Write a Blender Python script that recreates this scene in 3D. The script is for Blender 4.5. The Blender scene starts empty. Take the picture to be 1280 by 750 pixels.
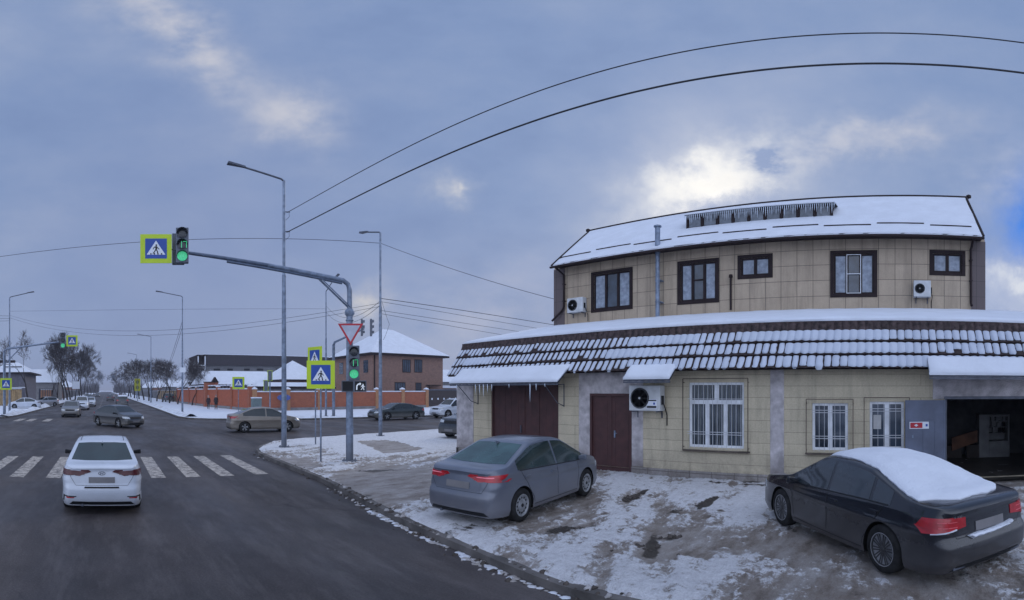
import bpy, bmesh, math, random
import numpy as np
from mathutils import Vector, Matrix
from mathutils.bvhtree import BVHTree
R = math.radians
SC = bpy.context.scene
COL = SC.collection

# ------------------------------------------------------------------ camera
# The photograph is a crop of a street panorama: 10.8 pixels to the degree both ways, horizon at y = 488,
# and the street (+Y) runs away from the viewer at x = 133.
EYE = 2.5; K = 10.8; HX = 133.0; HY = 488.0
SC.render.engine = 'CYCLES'
cam_d = bpy.data.cameras.new('camera'); cam = bpy.data.objects.new('camera', cam_d); COL.objects.link(cam)
cam.location = (0, 0, EYE)
cam.rotation_euler = (R(90), 0, -R((640 - HX) / K))
cam_d.type = 'PANO'; cam_d.clip_start = 0.05; cam_d.clip_end = 8000
for tgt in (cam_d, getattr(cam_d, 'cycles', None)):
    if tgt is None: continue
    try:
        tgt.panorama_type = 'EQUIRECTANGULAR'
        tgt.latitude_min = -R((750 - HY) / K); tgt.latitude_max = R(HY / K)
        tgt.longitude_min = -R(640 / K); tgt.longitude_max = R(640 / K)
    except Exception: pass
SC.camera = cam

def azel(px, py): return R((px - HX) / K), R((HY - py) / K)
def sky_dir(px, py):
    a, e = azel(px, py); return Vector((math.sin(a) * math.cos(e), math.cos(a) * math.cos(e), math.sin(e)))
def gnd(px, py, z=0.0):                    # point of the level z seen at that pixel
    a, e = azel(px, py); r = (EYE - z) / math.tan(-e)
    return Vector((r * math.sin(a), r * math.cos(a), z))
def onX(px, py, X):                        # point of the plane x = X
    a, e = azel(px, py); r = X / math.sin(a)
    return Vector((X, r * math.cos(a), EYE + r * math.tan(e)))
def onY(px, py, Y):
    a, e = azel(px, py); r = Y / math.cos(a)
    return Vector((r * math.sin(a), Y, EYE + r * math.tan(e)))

# ------------------------------------------------------------------ world, sun, exposure
SUN_AZ, SUN_EL = (885 - HX) / K, (HY - 232) / K
world = bpy.data.worlds.new('World'); SC.world = world; world.use_nodes = True
def make_sky():
    nt = world.node_tree; nt.nodes.clear()
    def N(t, **kw):
        n = nt.nodes.new(t)
        for k, v in kw.items(): setattr(n, k, v)
        return n
    def L(a, b): nt.links.new(a, b)
    def m(op, a, b=None, c=None, clamp=False):
        n = N('ShaderNodeMath', operation=op, use_clamp=clamp)
        for i, v in enumerate((a, b, c)):
            if v is None: continue
            if isinstance(v, (int, float)): n.inputs[i].default_value = v
            else: L(v, n.inputs[i])
        return n.outputs[0]
    def mix(f, a, b, bt='MIX'):
        n = N('ShaderNodeMix', data_type='RGBA', blend_type=bt)
        for s, v in ((0, f), (6, a), (7, b)):
            if isinstance(v, (int, float)): n.inputs[s].default_value = v
            elif isinstance(v, tuple): n.inputs[s].default_value = (*v, 1)
            else: L(v, n.inputs[s])
        return n.outputs[2]
    tc = N('ShaderNodeTexCoord'); d = tc.outputs['Generated']
    sky = N('ShaderNodeTexSky', sky_type='NISHITA', sun_disc=False)
    sky.sun_elevation = R(SUN_EL); sky.sun_rotation = R(SUN_AZ); sky.air_density = 1.0; sky.dust_density = 1.5; sky.ozone_density = 3
    # a layer of cloud seen against that sky; the direction is bent by noise so that edges wander
    def noise(scale, detail=6, rough=.55, vec=None, sc=(1, 1, 1), off=(0, 0, 0)):
        mp = N('ShaderNodeMapping'); mp.inputs['Scale'].default_value = sc; mp.inputs['Location'].default_value = off
        L(vec if vec is not None else d, mp.inputs[0])
        n = N('ShaderNodeTexNoise'); n.inputs['Scale'].default_value = scale; n.inputs['Detail'].default_value = detail; n.inputs['Roughness'].default_value = rough
        L(mp.outputs[0], n.inputs['Vector']); return n
    wn = noise(6.0, 9, .62, off=(3, 1, 2))
    sub = N('ShaderNodeVectorMath', operation='SUBTRACT'); L(wn.outputs['Color'], sub.inputs[0]); sub.inputs[1].default_value = (.5, .5, .5)
    scl = N('ShaderNodeVectorMath', operation='SCALE'); L(sub.outputs[0], scl.inputs[0]); scl.inputs['Scale'].default_value = .21
    add = N('ShaderNodeVectorMath', operation='ADD'); L(d, add.inputs[0]); L(scl.outputs[0], add.inputs[1])
    dw = add.outputs[0]
    def blob(p0, p1, wid, soft=1.0, vec=dw):
        """soft streak between two pixels of the sky, wid in radians"""
        a, b = sky_dir(*p0), sky_dir(*p1); c = (a + b).normalized()
        u = (b - a); ln = max(u.length / 2, wid); u = (u - c * u.dot(c)).normalized() if u.length > 1e-4 else c.orthogonal().normalized()
        w = c.cross(u).normalized()
        def dot(v):
            n = N('ShaderNodeVectorMath', operation='DOT_PRODUCT'); L(vec, n.inputs[0]); n.inputs[1].default_value = v; return n.outputs['Value']
        q = m('ADD', m('POWER', m('MULTIPLY', dot(u), 1 / ln), 2), m('POWER', m('MULTIPLY', dot(w), 1 / wid), 2))
        g = m('EXPONENT', m('MULTIPLY', q, -1.0 * soft))
        return m('MULTIPLY', g, m('GREATER_THAN', dot(c), 0))
    sep = N('ShaderNodeSeparateXYZ'); L(d, sep.inputs[0]); z = sep.outputs[2]
    big = noise(2.1, 8, .58, sc=(1, 1, 2.0)).outputs['Fac']
    med = noise(5.2, 8, .55, sc=(1, 1, 2.2), off=(7, 2, 1)).outputs['Fac']
    lum = m('ADD', m('MULTIPLY', big, .6), m('MULTIPLY', med, .4))
    def ramp(f, st):
        n = N('ShaderNodeValToRGB'); cr = n.color_ramp
        while len(cr.elements) < len(st): cr.elements.new(.5)
        for e, (p, c) in zip(cr.elements, st): e.position = p; e.color = (*c, 1)
        L(f, n.inputs[0]); return n.outputs[0]
    cloud = ramp(lum, [(.34, (.185, .27, .48)), (.45, (.215, .305, .52)), (.55, (.25, .335, .54)), (.68, (.31, .385, .57))])
    low = mix(m('MULTIPLY', m('SUBTRACT', 1, m('MULTIPLY', z, 2.6), clamp=True), .55), cloud, (.32, .37, .54))
    purple = blob((120, 330), (420, 360), .42, vec=d)
    low = mix(m('MULTIPLY', purple, .35), low, (.27, .31, .49))
    c = low
    warm, white = (.60, .60, .66), (.98, .96, .90)
    fin = noise(11, 9, .6, sc=(1, 1, 1.8), off=(2, 5, 3)).outputs['Fac']; tex = m('MULTIPLY_ADD', m('ADD', m('MULTIPLY', med, .5), m('MULTIPLY', fin, .5)), 4.2, -1.45, clamp=True)
    for p0, p1, wd, amt, colr in (((165, 0), (300, 90), .045, .8, warm), ((320, 110), (395, 175), .05, .45, warm), ((350, 145), (380, 165), .03, .4, warm),
                                  ((535, 238), (595, 246), .034, .85, (.50, .53, .62)), ((560, 241), (570, 243), .014, .8, (.72, .70, .68)),
                                  ((800, 245), (1000, 190), .065, .6, (.50, .54, .64)), ((815, 245), (985, 190), .038, 1.0, (.84, .85, .85)), ((850, 243), (905, 228), .030, 1.3, (1.0, .99, .96)),
                                  ((835, 236), (935, 222), .032, 1.0, white), ((985, 195), (1180, 160), .035, .55, warm),
                                  ((1210, 225), (1330, 200), .05, .4, warm), ((900, 240), (960, 230), .2, .15, (.42, .47, .60)),
                                  ((500, 420), (700, 380), .10, .35, (.48, .49, .60)), ((430, 400), (480, 390), .035, .6, (.62, .60, .60))):
        c = mix(m('MULTIPLY', m('MULTIPLY', blob(p0, p1, wd, .8), tex), amt * 1.5, clamp=True), c, colr)
    # the gap of clear blue at the right and the white bank under it
    gap = blob((1268, 290), (1420, 285), .12, 1.1)
    c = mix(m('MULTIPLY', m('MULTIPLY', gap, 2.1), m('MULTIPLY_ADD', med, 1.2, .2), clamp=True), c, (.04, .22, .78))
    c = mix(m('MULTIPLY', blob((1235, 350), (1420, 362), .065, 1.0), 1.9, clamp=True), c, (.42, .48, .66))
    c = mix(m('MULTIPLY', blob((1245, 340), (1290, 345), .022, 1.0), 1.2, clamp=True), c, (.70, .73, .80))
    # unseen sky above and behind the viewer, brightened to light the snow and facade
    back = m('MAXIMUM', m('MULTIPLY', m('SUBTRACT', z, .74), 3.5, clamp=True), 0)
    dn = N('ShaderNodeVectorMath', operation='DOT_PRODUCT'); L(d, dn.inputs[0]); bd = sky_dir(640, 488); dn.inputs[1].default_value = (-bd.x, -bd.y, 0)
    back = m('MAXIMUM', back, m('MULTIPLY', m('ADD', dn.outputs['Value'], -.15), 2.2, clamp=True))
    c = mix(back, c, (1.10, 1.25, 1.60))
    c = mix(m('MULTIPLY', m('SUBTRACT', .02, z), 30, clamp=True), c, (.30, .33, .45))
    bg1 = N('ShaderNodeBackground'); L(sky.outputs[0], bg1.inputs[0]); bg1.inputs[1].default_value = .05
    bg2 = N('ShaderNodeBackground'); L(c, bg2.inputs[0]); bg2.inputs[1].default_value = 1.0
    sh = N('ShaderNodeMixShader'); sh.inputs[0].default_value = .9
    L(bg1.outputs[0], sh.inputs[1]); L(bg2.outputs[0], sh.inputs[2])
    out = N('ShaderNodeOutputWorld'); L(sh.outputs[0], out.inputs[0])
make_sky()
sun_d = bpy.data.lights.new('sun', 'SUN'); sun_d.energy = 0.7; sun_d.angle = R(14); sun_d.color = (1, .95, .88)
sun = bpy.data.objects.new('sun', sun_d); COL.objects.link(sun)
_sd = Vector((math.sin(R(SUN_AZ)) * math.cos(R(SUN_EL)), math.cos(R(SUN_AZ)) * math.cos(R(SUN_EL)), math.sin(R(SUN_EL))))
sun.rotation_euler = _sd.to_track_quat('Z', 'Y').to_euler()
SC.view_settings.view_transform = 'Standard'; SC.view_settings.look = 'None'
SC.view_settings.exposure = 0.12; SC.view_settings.gamma = 1.0; SC.view_settings.use_curve_mapping = False

# ------------------------------------------------------------------ mesh helpers
class MB:
    def __init__(s): s.v = []; s.f = []; s.m = []
    def add(s, vs, fs, mi=0):
        s.g = getattr(s, 'g', []); s.g.append((len(s.v), len(s.f)))
        b = len(s.v); s.v += [tuple(v) for v in vs]
        s.f += [tuple(i + b for i in f) for f in fs]; s.m += [mi] * len(fs); return s
    def box(s, x0, x1, y0, y1, z0, z1, mi=0):
        x0, x1 = min(x0, x1), max(x0, x1); y0, y1 = min(y0, y1), max(y0, y1); z0, z1 = min(z0, z1), max(z0, z1)
        v = [(x0, y0, z0), (x1, y0, z0), (x1, y1, z0), (x0, y1, z0), (x0, y0, z1), (x1, y0, z1), (x1, y1, z1), (x0, y1, z1)]
        return s.add(v, [(3, 2, 1, 0), (4, 5, 6, 7), (0, 1, 5, 4), (1, 2, 6, 5), (2, 3, 7, 6), (3, 0, 4, 7)], mi)
    def quad(s, a, b, c, d, mi=0): return s.add([a, b, c, d], [(0, 1, 2, 3)], mi)
    def poly(s, pts, z0, z1, mi=0):             # prism over a plan
        n = len(pts); v = [(x, y, z0) for x, y in pts] + [(x, y, z1) for x, y in pts]
        f = [tuple(range(n - 1, -1, -1)), tuple(range(n, 2 * n))] + [(i, (i + 1) % n, n + (i + 1) % n, n + i) for i in range(n)]
        return s.add(v, f, mi)
    def plate(s, pts, y0, y1, mi=0):            # prism over an outline in x, z; y0 is the front
        n = len(pts); v = [(x, y0, z) for x, z in pts] + [(x, y1, z) for x, z in pts]
        f = [tuple(range(n)), tuple(range(2 * n - 1, n - 1, -1))] + [((i + 1) % n, i, n + i, n + (i + 1) % n) for i in range(n)]
        return s.add(v, f, mi)
    def tube(s, pts, rad, n=8, mi=0, caps=True):
        pts = [Vector(p) for p in pts]; rr = rad if isinstance(rad, (list, tuple)) else [rad] * len(pts)
        vs = []; ref = None
        for i, p in enumerate(pts):
            t = (pts[min(i + 1, len(pts) - 1)] - pts[max(i - 1, 0)]).normalized()
            if ref is None: ref = t.orthogonal().normalized()
            ref = (ref - t * ref.dot(t)); ref = ref.normalized() if ref.length > 1e-5 else t.orthogonal().normalized()
            w = t.cross(ref)
            for k in range(n):
                a = 2 * math.pi * k / n; vs.append(p + (ref * math.cos(a) + w * math.sin(a)) * rr[i])
        fs = [(i * n + k, i * n + (k + 1) % n, (i + 1) * n + (k + 1) % n, (i + 1) * n + k) for i in range(len(pts) - 1) for k in range(n)]
        if caps: fs += [tuple(range(n - 1, -1, -1)), tuple((len(pts) - 1) * n + k for k in range(n))]
        return s.add(vs, fs, mi)
    def lathe(s, prof, n=20, mi=0, axis='z', c=(0, 0, 0), caps=True):   # prof: (radius, height)
        vs = []
        for r, h in prof:
            for k in range(n):
                a = 2 * math.pi * k / n; x, y = r * math.cos(a), r * math.sin(a)
                p = {'z': (x, y, h), 'y': (x, h, y), 'x': (h, x, y)}[axis]
                vs.append((p[0] + c[0], p[1] + c[1], p[2] + c[2]))
        fs = [(i * n + k, i * n + (k + 1) % n, (i + 1) * n + (k + 1) % n, (i + 1) * n + k) for i in range(len(prof) - 1) for k in range(n)]
        if caps: fs += [tuple(range(n - 1, -1, -1)), tuple((len(prof) - 1) * n + k for k in range(n))]
        return s.add(vs, fs, mi)
    def rot(s, start, M):
        for i in range(start, len(s.v)): s.v[i] = tuple(M @ Vector(s.v[i]))
        return s
    def build(s, name, mats, parent=None, smooth=None, bevel=0, label=None, world=True, fix=True):
        o_w = Vector((0, 0, 0)); p = parent
        if world:
            while p is not None: o_w += p.location; p = p.parent
        me = bpy.data.meshes.new(name)
        me.from_pydata([(v[0] - o_w.x, v[1] - o_w.y, v[2] - o_w.z) for v in s.v], [], s.f)
        for mt in (mats if isinstance(mats, (list, tuple)) else [mats]): me.materials.append(mt)
        me.polygons.foreach_set('material_index', s.m)
        if fix:
            bm = bmesh.new(); bm.from_mesh(me); bmesh.ops.recalc_face_normals(bm, faces=bm.faces); bm.to_mesh(me); bm.free()
        if smooth is not None:
            me.polygons.foreach_set('use_smooth', [True] * len(me.polygons)); me.set_sharp_from_angle(angle=R(smooth))
        me.update()
        o = bpy.data.objects.new(name, me); COL.objects.link(o)
        if parent is not None: o.parent = parent
        if bevel:
            md = o.modifiers.new('bevel', 'BEVEL'); md.width = bevel; md.segments = 2; md.limit_method = 'ANGLE'
        if label: o['label'] = label
        return o

def build_each(g, name, mats, parent, **kw):      # one object for every shape that was added
    st = g.g + [(len(g.v), len(g.f))]; out = []
    for (v0, f0), (v1, f1) in zip(st, st[1:]):
        q = MB(); q.v = g.v[v0:v1]; q.f = [tuple(i - v0 for i in f) for f in g.f[f0:f1]]; q.m = g.m[f0:f1]; out.append(q.build(name, mats, parent, **kw))
    return out
def tag(o, label=None, cat=None, group=None, kind=None):
    if label: o['label'] = label
    if cat: o['category'] = cat
    if group: o['group'] = group
    if kind: o['kind'] = kind
    return o
def thing(name, label, cat, loc=(0, 0, 0), rz=0, group=None):
    o = bpy.data.objects.new(name, None); o.empty_display_size = .2; COL.objects.link(o)
    o.location = loc; o.rotation_euler = (0, 0, rz); return tag(o, label, cat, group)
def copy_tree(o, parent=None):
    c = o.copy(); COL.objects.link(c)
    if parent is not None: c.parent = parent
    for ch in list(o.children): copy_tree(ch, c)
    return c

# ------------------------------------------------------------------ materials
MATS = {}
def nodes(name):
    m = bpy.data.materials.new(name); m.use_nodes = True; nt = m.node_tree; nt.nodes.clear()
    out = nt.nodes.new('ShaderNodeOutputMaterial'); b = nt.nodes.new('ShaderNodeBsdfPrincipled'); nt.links.new(b.outputs[0], out.inputs[0])
    return m, nt, b
def nnoise(nt, vec, scale, detail=5, rough=.55, sc=None):
    if sc:
        mp = nt.nodes.new('ShaderNodeMapping'); mp.inputs['Scale'].default_value = sc; nt.links.new(vec, mp.inputs[0]); vec = mp.outputs[0]
    n = nt.nodes.new('ShaderNodeTexNoise'); n.inputs['Scale'].default_value = scale; n.inputs['Detail'].default_value = detail; n.inputs['Roughness'].default_value = rough
    nt.links.new(vec, n.inputs['Vector']); return n.outputs['Fac']
def nramp(nt, f, st):
    n = nt.nodes.new('ShaderNodeValToRGB'); cr = n.color_ramp
    while len(cr.elements) < len(st): cr.elements.new(.5)
    for e, (p, c) in zip(cr.elements, st): e.position = p; e.color = (*c, 1) if isinstance(c, tuple) else (c, c, c, 1)
    nt.links.new(f, n.inputs[0]); return n.outputs[0]
def nmix(nt, f, a, b, bt='MIX'):
    n = nt.nodes.new('ShaderNodeMix'); n.data_type = 'RGBA'; n.blend_type = bt
    for s, v in ((0, f), (6, a), (7, b)):
        if isinstance(v, (int, float)): n.inputs[s].default_value = v
        elif isinstance(v, tuple): n.inputs[s].default_value = (*v, 1)
        else: nt.links.new(v, n.inputs[s])
    return n.outputs[2]
def nbump(nt, h, strength, dist, b):
    n = nt.nodes.new('ShaderNodeBump'); n.inputs['Strength'].default_value = strength; n.inputs['Distance'].default_value = dist
    nt.links.new(h, n.inputs['Height']); nt.links.new(n.outputs[0], b.inputs['Normal'])
def coord(nt, kind='Object'):
    return nt.nodes.new('ShaderNodeTexCoord').outputs[kind]
def mat(name, col, rough=.6, metal=0, var=.15, vscale=3, bump=0, bscale=30, emit=0, coat=0, spec=.5, dirt=None, alpha=1):
    if name in MATS: return MATS[name]
    m, nt, b = nodes(name); v = coord(nt)
    f = nnoise(nt, v, vscale, 6)
    c = nmix(nt, nramp(nt, f, [(.35, 0.0), (.68, 1.0)]), tuple(x * (1 - var) for x in col), tuple(min(1, x * (1 + var)) for x in col))
    if dirt:      # (colour, height where it ends, amount)
        sp = nt.nodes.new('ShaderNodeSeparateXYZ'); nt.links.new(v, sp.inputs[0])
        mr = nt.nodes.new('ShaderNodeMapRange'); nt.links.new(sp.outputs[2], mr.inputs[0]); mr.inputs[1].default_value = dirt[1]; mr.inputs[2].default_value = dirt[1] * .25
        mr.inputs[3].default_value = 0; mr.inputs[4].default_value = dirt[2]
        f2 = nnoise(nt, v, 5, 8, .65); mm = nt.nodes.new('ShaderNodeMath'); mm.operation = 'MULTIPLY'; mm.use_clamp = True
        f2 = nramp(nt, f2, [(.25, .45), (.7, 1.3)]); nt.links.new(mr.outputs[0], mm.inputs[0]); nt.links.new(f2, mm.inputs[1])
        c = nmix(nt, mm.outputs[0], c, dirt[0])
        rr = nmix(nt, mm.outputs[0], (rough,) * 3, (.75,) * 3); nt.links.new(rr, b.inputs['Roughness'])
    else: b.inputs['Roughness'].default_value = rough
    nt.links.new(c, b.inputs['Base Color'])
    b.inputs['Metallic'].default_value = metal; b.inputs['Specular IOR Level'].default_value = spec
    b.inputs['Coat Weight'].default_value = coat; b.inputs['Coat Roughness'].default_value = .08
    if emit: b.inputs['Emission Color'].default_value = (*col, 1); b.inputs['Emission Strength'].default_value = emit
    if bump: nbump(nt, nnoise(nt, v, bscale, 4), bump, .02, b)
    MATS[name] = m; return m
def grid_mat(name, c1, c2, joint, w, h, jw=.01, axis='yz', offset=.5, var=.25, bump=.6, stain=.3, rough=.75, bscale=25, splash=0):
    """courses laid in a vertical plane: bricks, cladding tiles or plaster blocks"""
    if name in MATS: return MATS[name]
    m, nt, b = nodes(name); v = coord(nt)
    sp = nt.nodes.new('ShaderNodeSeparateXYZ'); nt.links.new(v, sp.inputs[0]); cb = nt.nodes.new('ShaderNodeCombineXYZ')
    if axis == 'both':
        ad = nt.nodes.new('ShaderNodeMath'); ad.operation = 'ADD'; nt.links.new(sp.outputs[0], ad.inputs[0]); nt.links.new(sp.outputs[1], ad.inputs[1]); nt.links.new(ad.outputs[0], cb.inputs[0])
    else: nt.links.new(sp.outputs[0 if axis == 'xz' else 1], cb.inputs[0])
    nt.links.new(sp.outputs[2], cb.inputs[1])
    br = nt.nodes.new('ShaderNodeTexBrick'); br.offset = offset; nt.links.new(cb.outputs[0], br.inputs[0])
    br.inputs['Color1'].default_value = (*c1, 1); br.inputs['Color2'].default_value = (*c2, 1); br.inputs['Mortar'].default_value = (*joint, 1)
    br.inputs['Scale'].default_value = 1; br.inputs['Mortar Size'].default_value = jw; br.inputs['Mortar Smooth'].default_value = .3
    br.inputs['Brick Width'].default_value = w; br.inputs['Row Height'].default_value = h
    f = nnoise(nt, v, 1.6, 8, .6)
    c = nmix(nt, stain, br.outputs[0], nramp(nt, f, [(.3, .35), (.7, 1.0)]), 'MULTIPLY')
    f2 = nnoise(nt, v, bscale, 6, .7)
    c = nmix(nt, var, c, nramp(nt, f2, [(.3, .55), (.7, 1.25)]), 'MULTIPLY')
    if splash:      # water marks running down and mud thrown up from the ground
        dr = nnoise(nt, v, 1.0, 8, .7, sc=(3, 3, .28)); c = nmix(nt, .55, c, nramp(nt, dr, [(.30, .45), (.50, .95), (.8, 1.1)]), 'MULTIPLY')
        mr = nt.nodes.new('ShaderNodeMapRange'); nt.links.new(sp.outputs[2], mr.inputs[0]); mr.inputs[1].default_value = 1.0; mr.inputs[2].default_value = .1
        mu = nt.nodes.new('ShaderNodeMath'); mu.operation = 'MULTIPLY'; mu.use_clamp = True; nt.links.new(mr.outputs[0], mu.inputs[0]); nt.links.new(nramp(nt, nnoise(nt, v, 3, 10, .75), [(.35, 0.0), (.65, 1.0)]), mu.inputs[1])
        m2 = nt.nodes.new('ShaderNodeMath'); m2.operation = 'MULTIPLY'; nt.links.new(mu.outputs[0], m2.inputs[0]); m2.inputs[1].default_value = splash; c = nmix(nt, m2.outputs[0], c, (.12, .10, .085))
    nt.links.new(c, b.inputs['Base Color']); b.inputs['Roughness'].default_value = rough
    ml = nt.nodes.new('ShaderNodeMath'); ml.operation = 'MULTIPLY_ADD'; nt.links.new(br.outputs['Fac'], ml.inputs[0]); ml.inputs[1].default_value = -1
    nt.links.new(f2, ml.inputs[2]); nbump(nt, ml.outputs[0], bump, .015, b)
    MATS[name] = m; return m
def snow_mat(name='snow', col=(.66, .70, .79), dirty=0.0):
    if name in MATS: return MATS[name]
    m, nt, b = nodes(name); v = coord(nt)
    c = nmix(nt, nramp(nt, nnoise(nt, v, 1.3, 8, .6), [(.4, 0.0), (.7, 1.0)]), tuple(x * .9 for x in col), col)
    if dirty: c = nmix(nt, nramp(nt, nnoise(nt, v, .8, 10, .7), [(.45, 0.0), (.62, dirty)]), c, (.28, .25, .23))
    nt.links.new(c, b.inputs['Base Color']); b.inputs['Roughness'].default_value = .7
    nbump(nt, nnoise(nt, v, 6, 10, .7), .6, .05, b)
    MATS[name] = m; return m
SNOW = snow_mat(); SNOWD = snow_mat('dirty_snow', dirty=.5)
STEEL = mat('galvanised_steel', (.19, .235, .32), .5, .25, .32, 5, dirt=((.10, .10, .11), .9, .7))
STEELD = mat('dark_steel', (.09, .10, .13), .5, .3, .2, 6)
BLACK = mat('black_plastic', (.010, .011, .014), .55, spec=.25)
RUBBER = mat('rubber', (.022, .022, .023), .9, var=.4, vscale=8, spec=.15)
CHROME = mat('chrome', (.7, .72, .75), .18, 1, .05)
GLASS = mat('car_glass', (.012, .018, .020), .06, 0, .2, 2, spec=.8)
GLASSG = mat('green_car_glass', (.035, .075, .075), .12, 0, .35, 2, spec=.8)
WPANE = mat('window_pane', (.035, .05, .075), .08, 0, .5, 1.2, spec=.9)
WHITEP = mat('white_frame', (.72, .75, .80), .4)
BROWNF = mat('dark_brown_trim', (.022, .013, .014), .6, var=.25, spec=.2)
YG = mat('fluorescent_yellow_film', (.50, .66, .02), .5, var=.05)
BLUES = mat('sign_blue', (.008, .06, .34), .4, var=.08)
WHITES = mat('sign_white', (.70, .74, .82), .4, var=.05)
BLACKS = mat('sign_black', (.01, .01, .012), .5)
REDS = mat('sign_red', (.42, .015, .03), .45, var=.08)
CABLE = mat('black_cable', (.012, .012, .02), .6)

# ------------------------------------------------------------------ ground, road, pavements
def _hash(ix, iy, seed):
    h = (ix.astype(np.int64) * 374761393 + iy.astype(np.int64) * 668265263 + seed * 974711) & 0x7fffffff
    h = ((h ^ (h >> 13)) * 1274126177) & 0x7fffffff
    return ((h ^ (h >> 16)) & 0xffff) / 65535.0
def vnoise(x, y, seed=0):
    ix, iy = np.floor(x), np.floor(y); fx, fy = x - ix, y - iy
    fx = fx * fx * (3 - 2 * fx); fy = fy * fy * (3 - 2 * fy)
    a, b, c, d = _hash(ix, iy, seed), _hash(ix + 1, iy, seed), _hash(ix, iy + 1, seed), _hash(ix + 1, iy + 1, seed)
    return (a * (1 - fx) + b * fx) * (1 - fy) + (c * (1 - fx) + d * fx) * fy
def fbm(x, y, o=5, seed=0, rough=.5):
    s = 0; a = 1; t = 0
    for i in range(o): s = s + a * vnoise(x * 2 ** i + 13.7 * i, y * 2 ** i + 7.1 * i, seed + i); t += a; a *= rough
    return s / t

def asphalt_mat(name, paint=False):
    m, nt, b = nodes(name); v = coord(nt)
    c = nramp(nt, nnoise(nt, v, .25, 6, .6, sc=(1.6, .25, 1)), [(.32, (.036, .031, .033)), (.5, (.054, .046, .047)), (.68, (.083, .070, .067))])
    c = nmix(nt, .7, c, nramp(nt, nnoise(nt, v, .7, 9, .68), [(.3, .55), (.55, 1.0), (.75, 1.35)]), 'MULTIPLY')
    g = nnoise(nt, v, 34, 6, .85)
    c = nmix(nt, .75, c, nramp(nt, g, [(.3, .4), (.5, .9), (.70, 2.3)]), 'MULTIPLY')
    st = nnoise(nt, v, 1.1, 8, .75, sc=(1.8, .35, 1))
    c = nmix(nt, nramp(nt, st, [(.48, 0.0), (.68, .5)]), c, (.125, .112, .112))
    # tarred cracks and repair seams
    wv = nt.nodes.new('ShaderNodeMix'); wv.data_type = 'RGBA'; wv.blend_type = 'ADD'; wv.inputs[0].default_value = .9; nt.links.new(v, wv.inputs[6])
    nz = nt.nodes.new('ShaderNodeTexNoise'); nz.inputs['Scale'].default_value = 1.3; nz.inputs['Detail'].default_value = 8; nt.links.new(v, nz.inputs['Vector']); nt.links.new(nz.outputs['Color'], wv.inputs[7])
    vo = nt.nodes.new('ShaderNodeTexVoronoi'); vo.feature = 'DISTANCE_TO_EDGE'; vo.inputs['Scale'].default_value = .17; nt.links.new(wv.outputs[2], vo.inputs['Vector'])
    ck = nmix(nt, 1, nramp(nt, vo.outputs['Distance'], [(.0, 1.0), (.005, 0.0)]), nramp(nt, nnoise(nt, v, .35, 3), [(.45, 0.0), (.55, .65)]), 'MULTIPLY'); c = nmix(nt, ck, c, (.016, .015, .016))
    if paint:
        w = nramp(nt, nnoise(nt, v, 5, 10, .8), [(.40, 0.0), (.56, 1.0)])
        w2 = nmix(nt, 1, w, nramp(nt, nnoise(nt, v, 26, 6, .8), [(.33, .25), (.50, 1.0)]), 'MULTIPLY')
        c = nmix(nt, w2, c, (.52, .47, .42))
    nt.links.new(c, b.inputs['Base Color'])
    nt.links.new(nramp(nt, nnoise(nt, v, .5, 6, .6, sc=(1, .3, 1)), [(.35, .42), (.65, .72)]), b.inputs['Roughness'])
    b.inputs['Specular IOR Level'].default_value = .3; nbump(nt, g, .5, .006, b); return m
ASPH = asphalt_mat('asphalt'); PAINT = asphalt_mat('worn_road_paint', True)
KERB = mat('kerb_stone', (.10, .092, .09), .85, var=.4, vscale=2, bump=.5)
g = MB(); g.quad((-4000, -4000, -.06), (4000, -4000, -.06), (4000, 4000, -.06), (-4000, 4000, -.06))
tag(g.build('ground', SNOWD, fix=False), kind='structure')
g = MB(); g.quad((-260, -60, 0), (260, -60, 0), (260, 900, 0), (-260, 900, 0))
tag(g.build('road', ASPH, fix=False), kind='structure')
g = MB()
for px in (-0.5, 35, 75, 115, 152, 190, 228, 265, 303):
    X = 16.0 * math.tan(R((px - HX) / K)); w = .21
    g.quad((X - w, 13.9, .004), (X + w, 13.9, .004), (X + w, 18.4, .004), (X - w, 18.4, .004))
for X in (-4.9, -6.3, -7.3): g.quad((X - .3, 39.5, .004), (X + .3, 39.5, .004), (X + .3, 43, .004), (X - .3, 43, .004))
for Y in range(62, 300, 9): g.quad((-1.05, Y, .004), (-.93, Y, .004), (-.93, Y + 4, .004), (-1.05, Y + 4, .004))
tag(g.build('road_markings', PAINT, fix=False), kind='structure')

def kerb(name, pts, z=.13, w=.16, side=1):
    g = MB(); L = []
    for i, p in enumerate(pts):
        a, b = Vector(pts[max(i - 1, 0)]), Vector(pts[min(i + 1, len(pts) - 1)]); t = (b - a).normalized(); n = Vector((t.y, -t.x)) * side
        L.append((Vector(p), Vector(p) + n * w))
    for i in range(len(L) - 1):
        (a, a2), (b, b2) = L[i], L[i + 1]
        g.quad((a.x, a.y, -.02), (b.x, b.y, -.02), (b.x, b.y, z), (a.x, a.y, z)); g.quad((a.x, a.y, z), (b.x, b.y, z), (b2.x, b2.y, z + .002), (a2.x, a2.y, z + .002))
        g.quad((a2.x, a2.y, z + .002), (b2.x, b2.y, z + .002), (b2.x, b2.y, -.02), (a2.x, a2.y, -.02))
    return tag(g.build(name, KERB), kind='structure')
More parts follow.
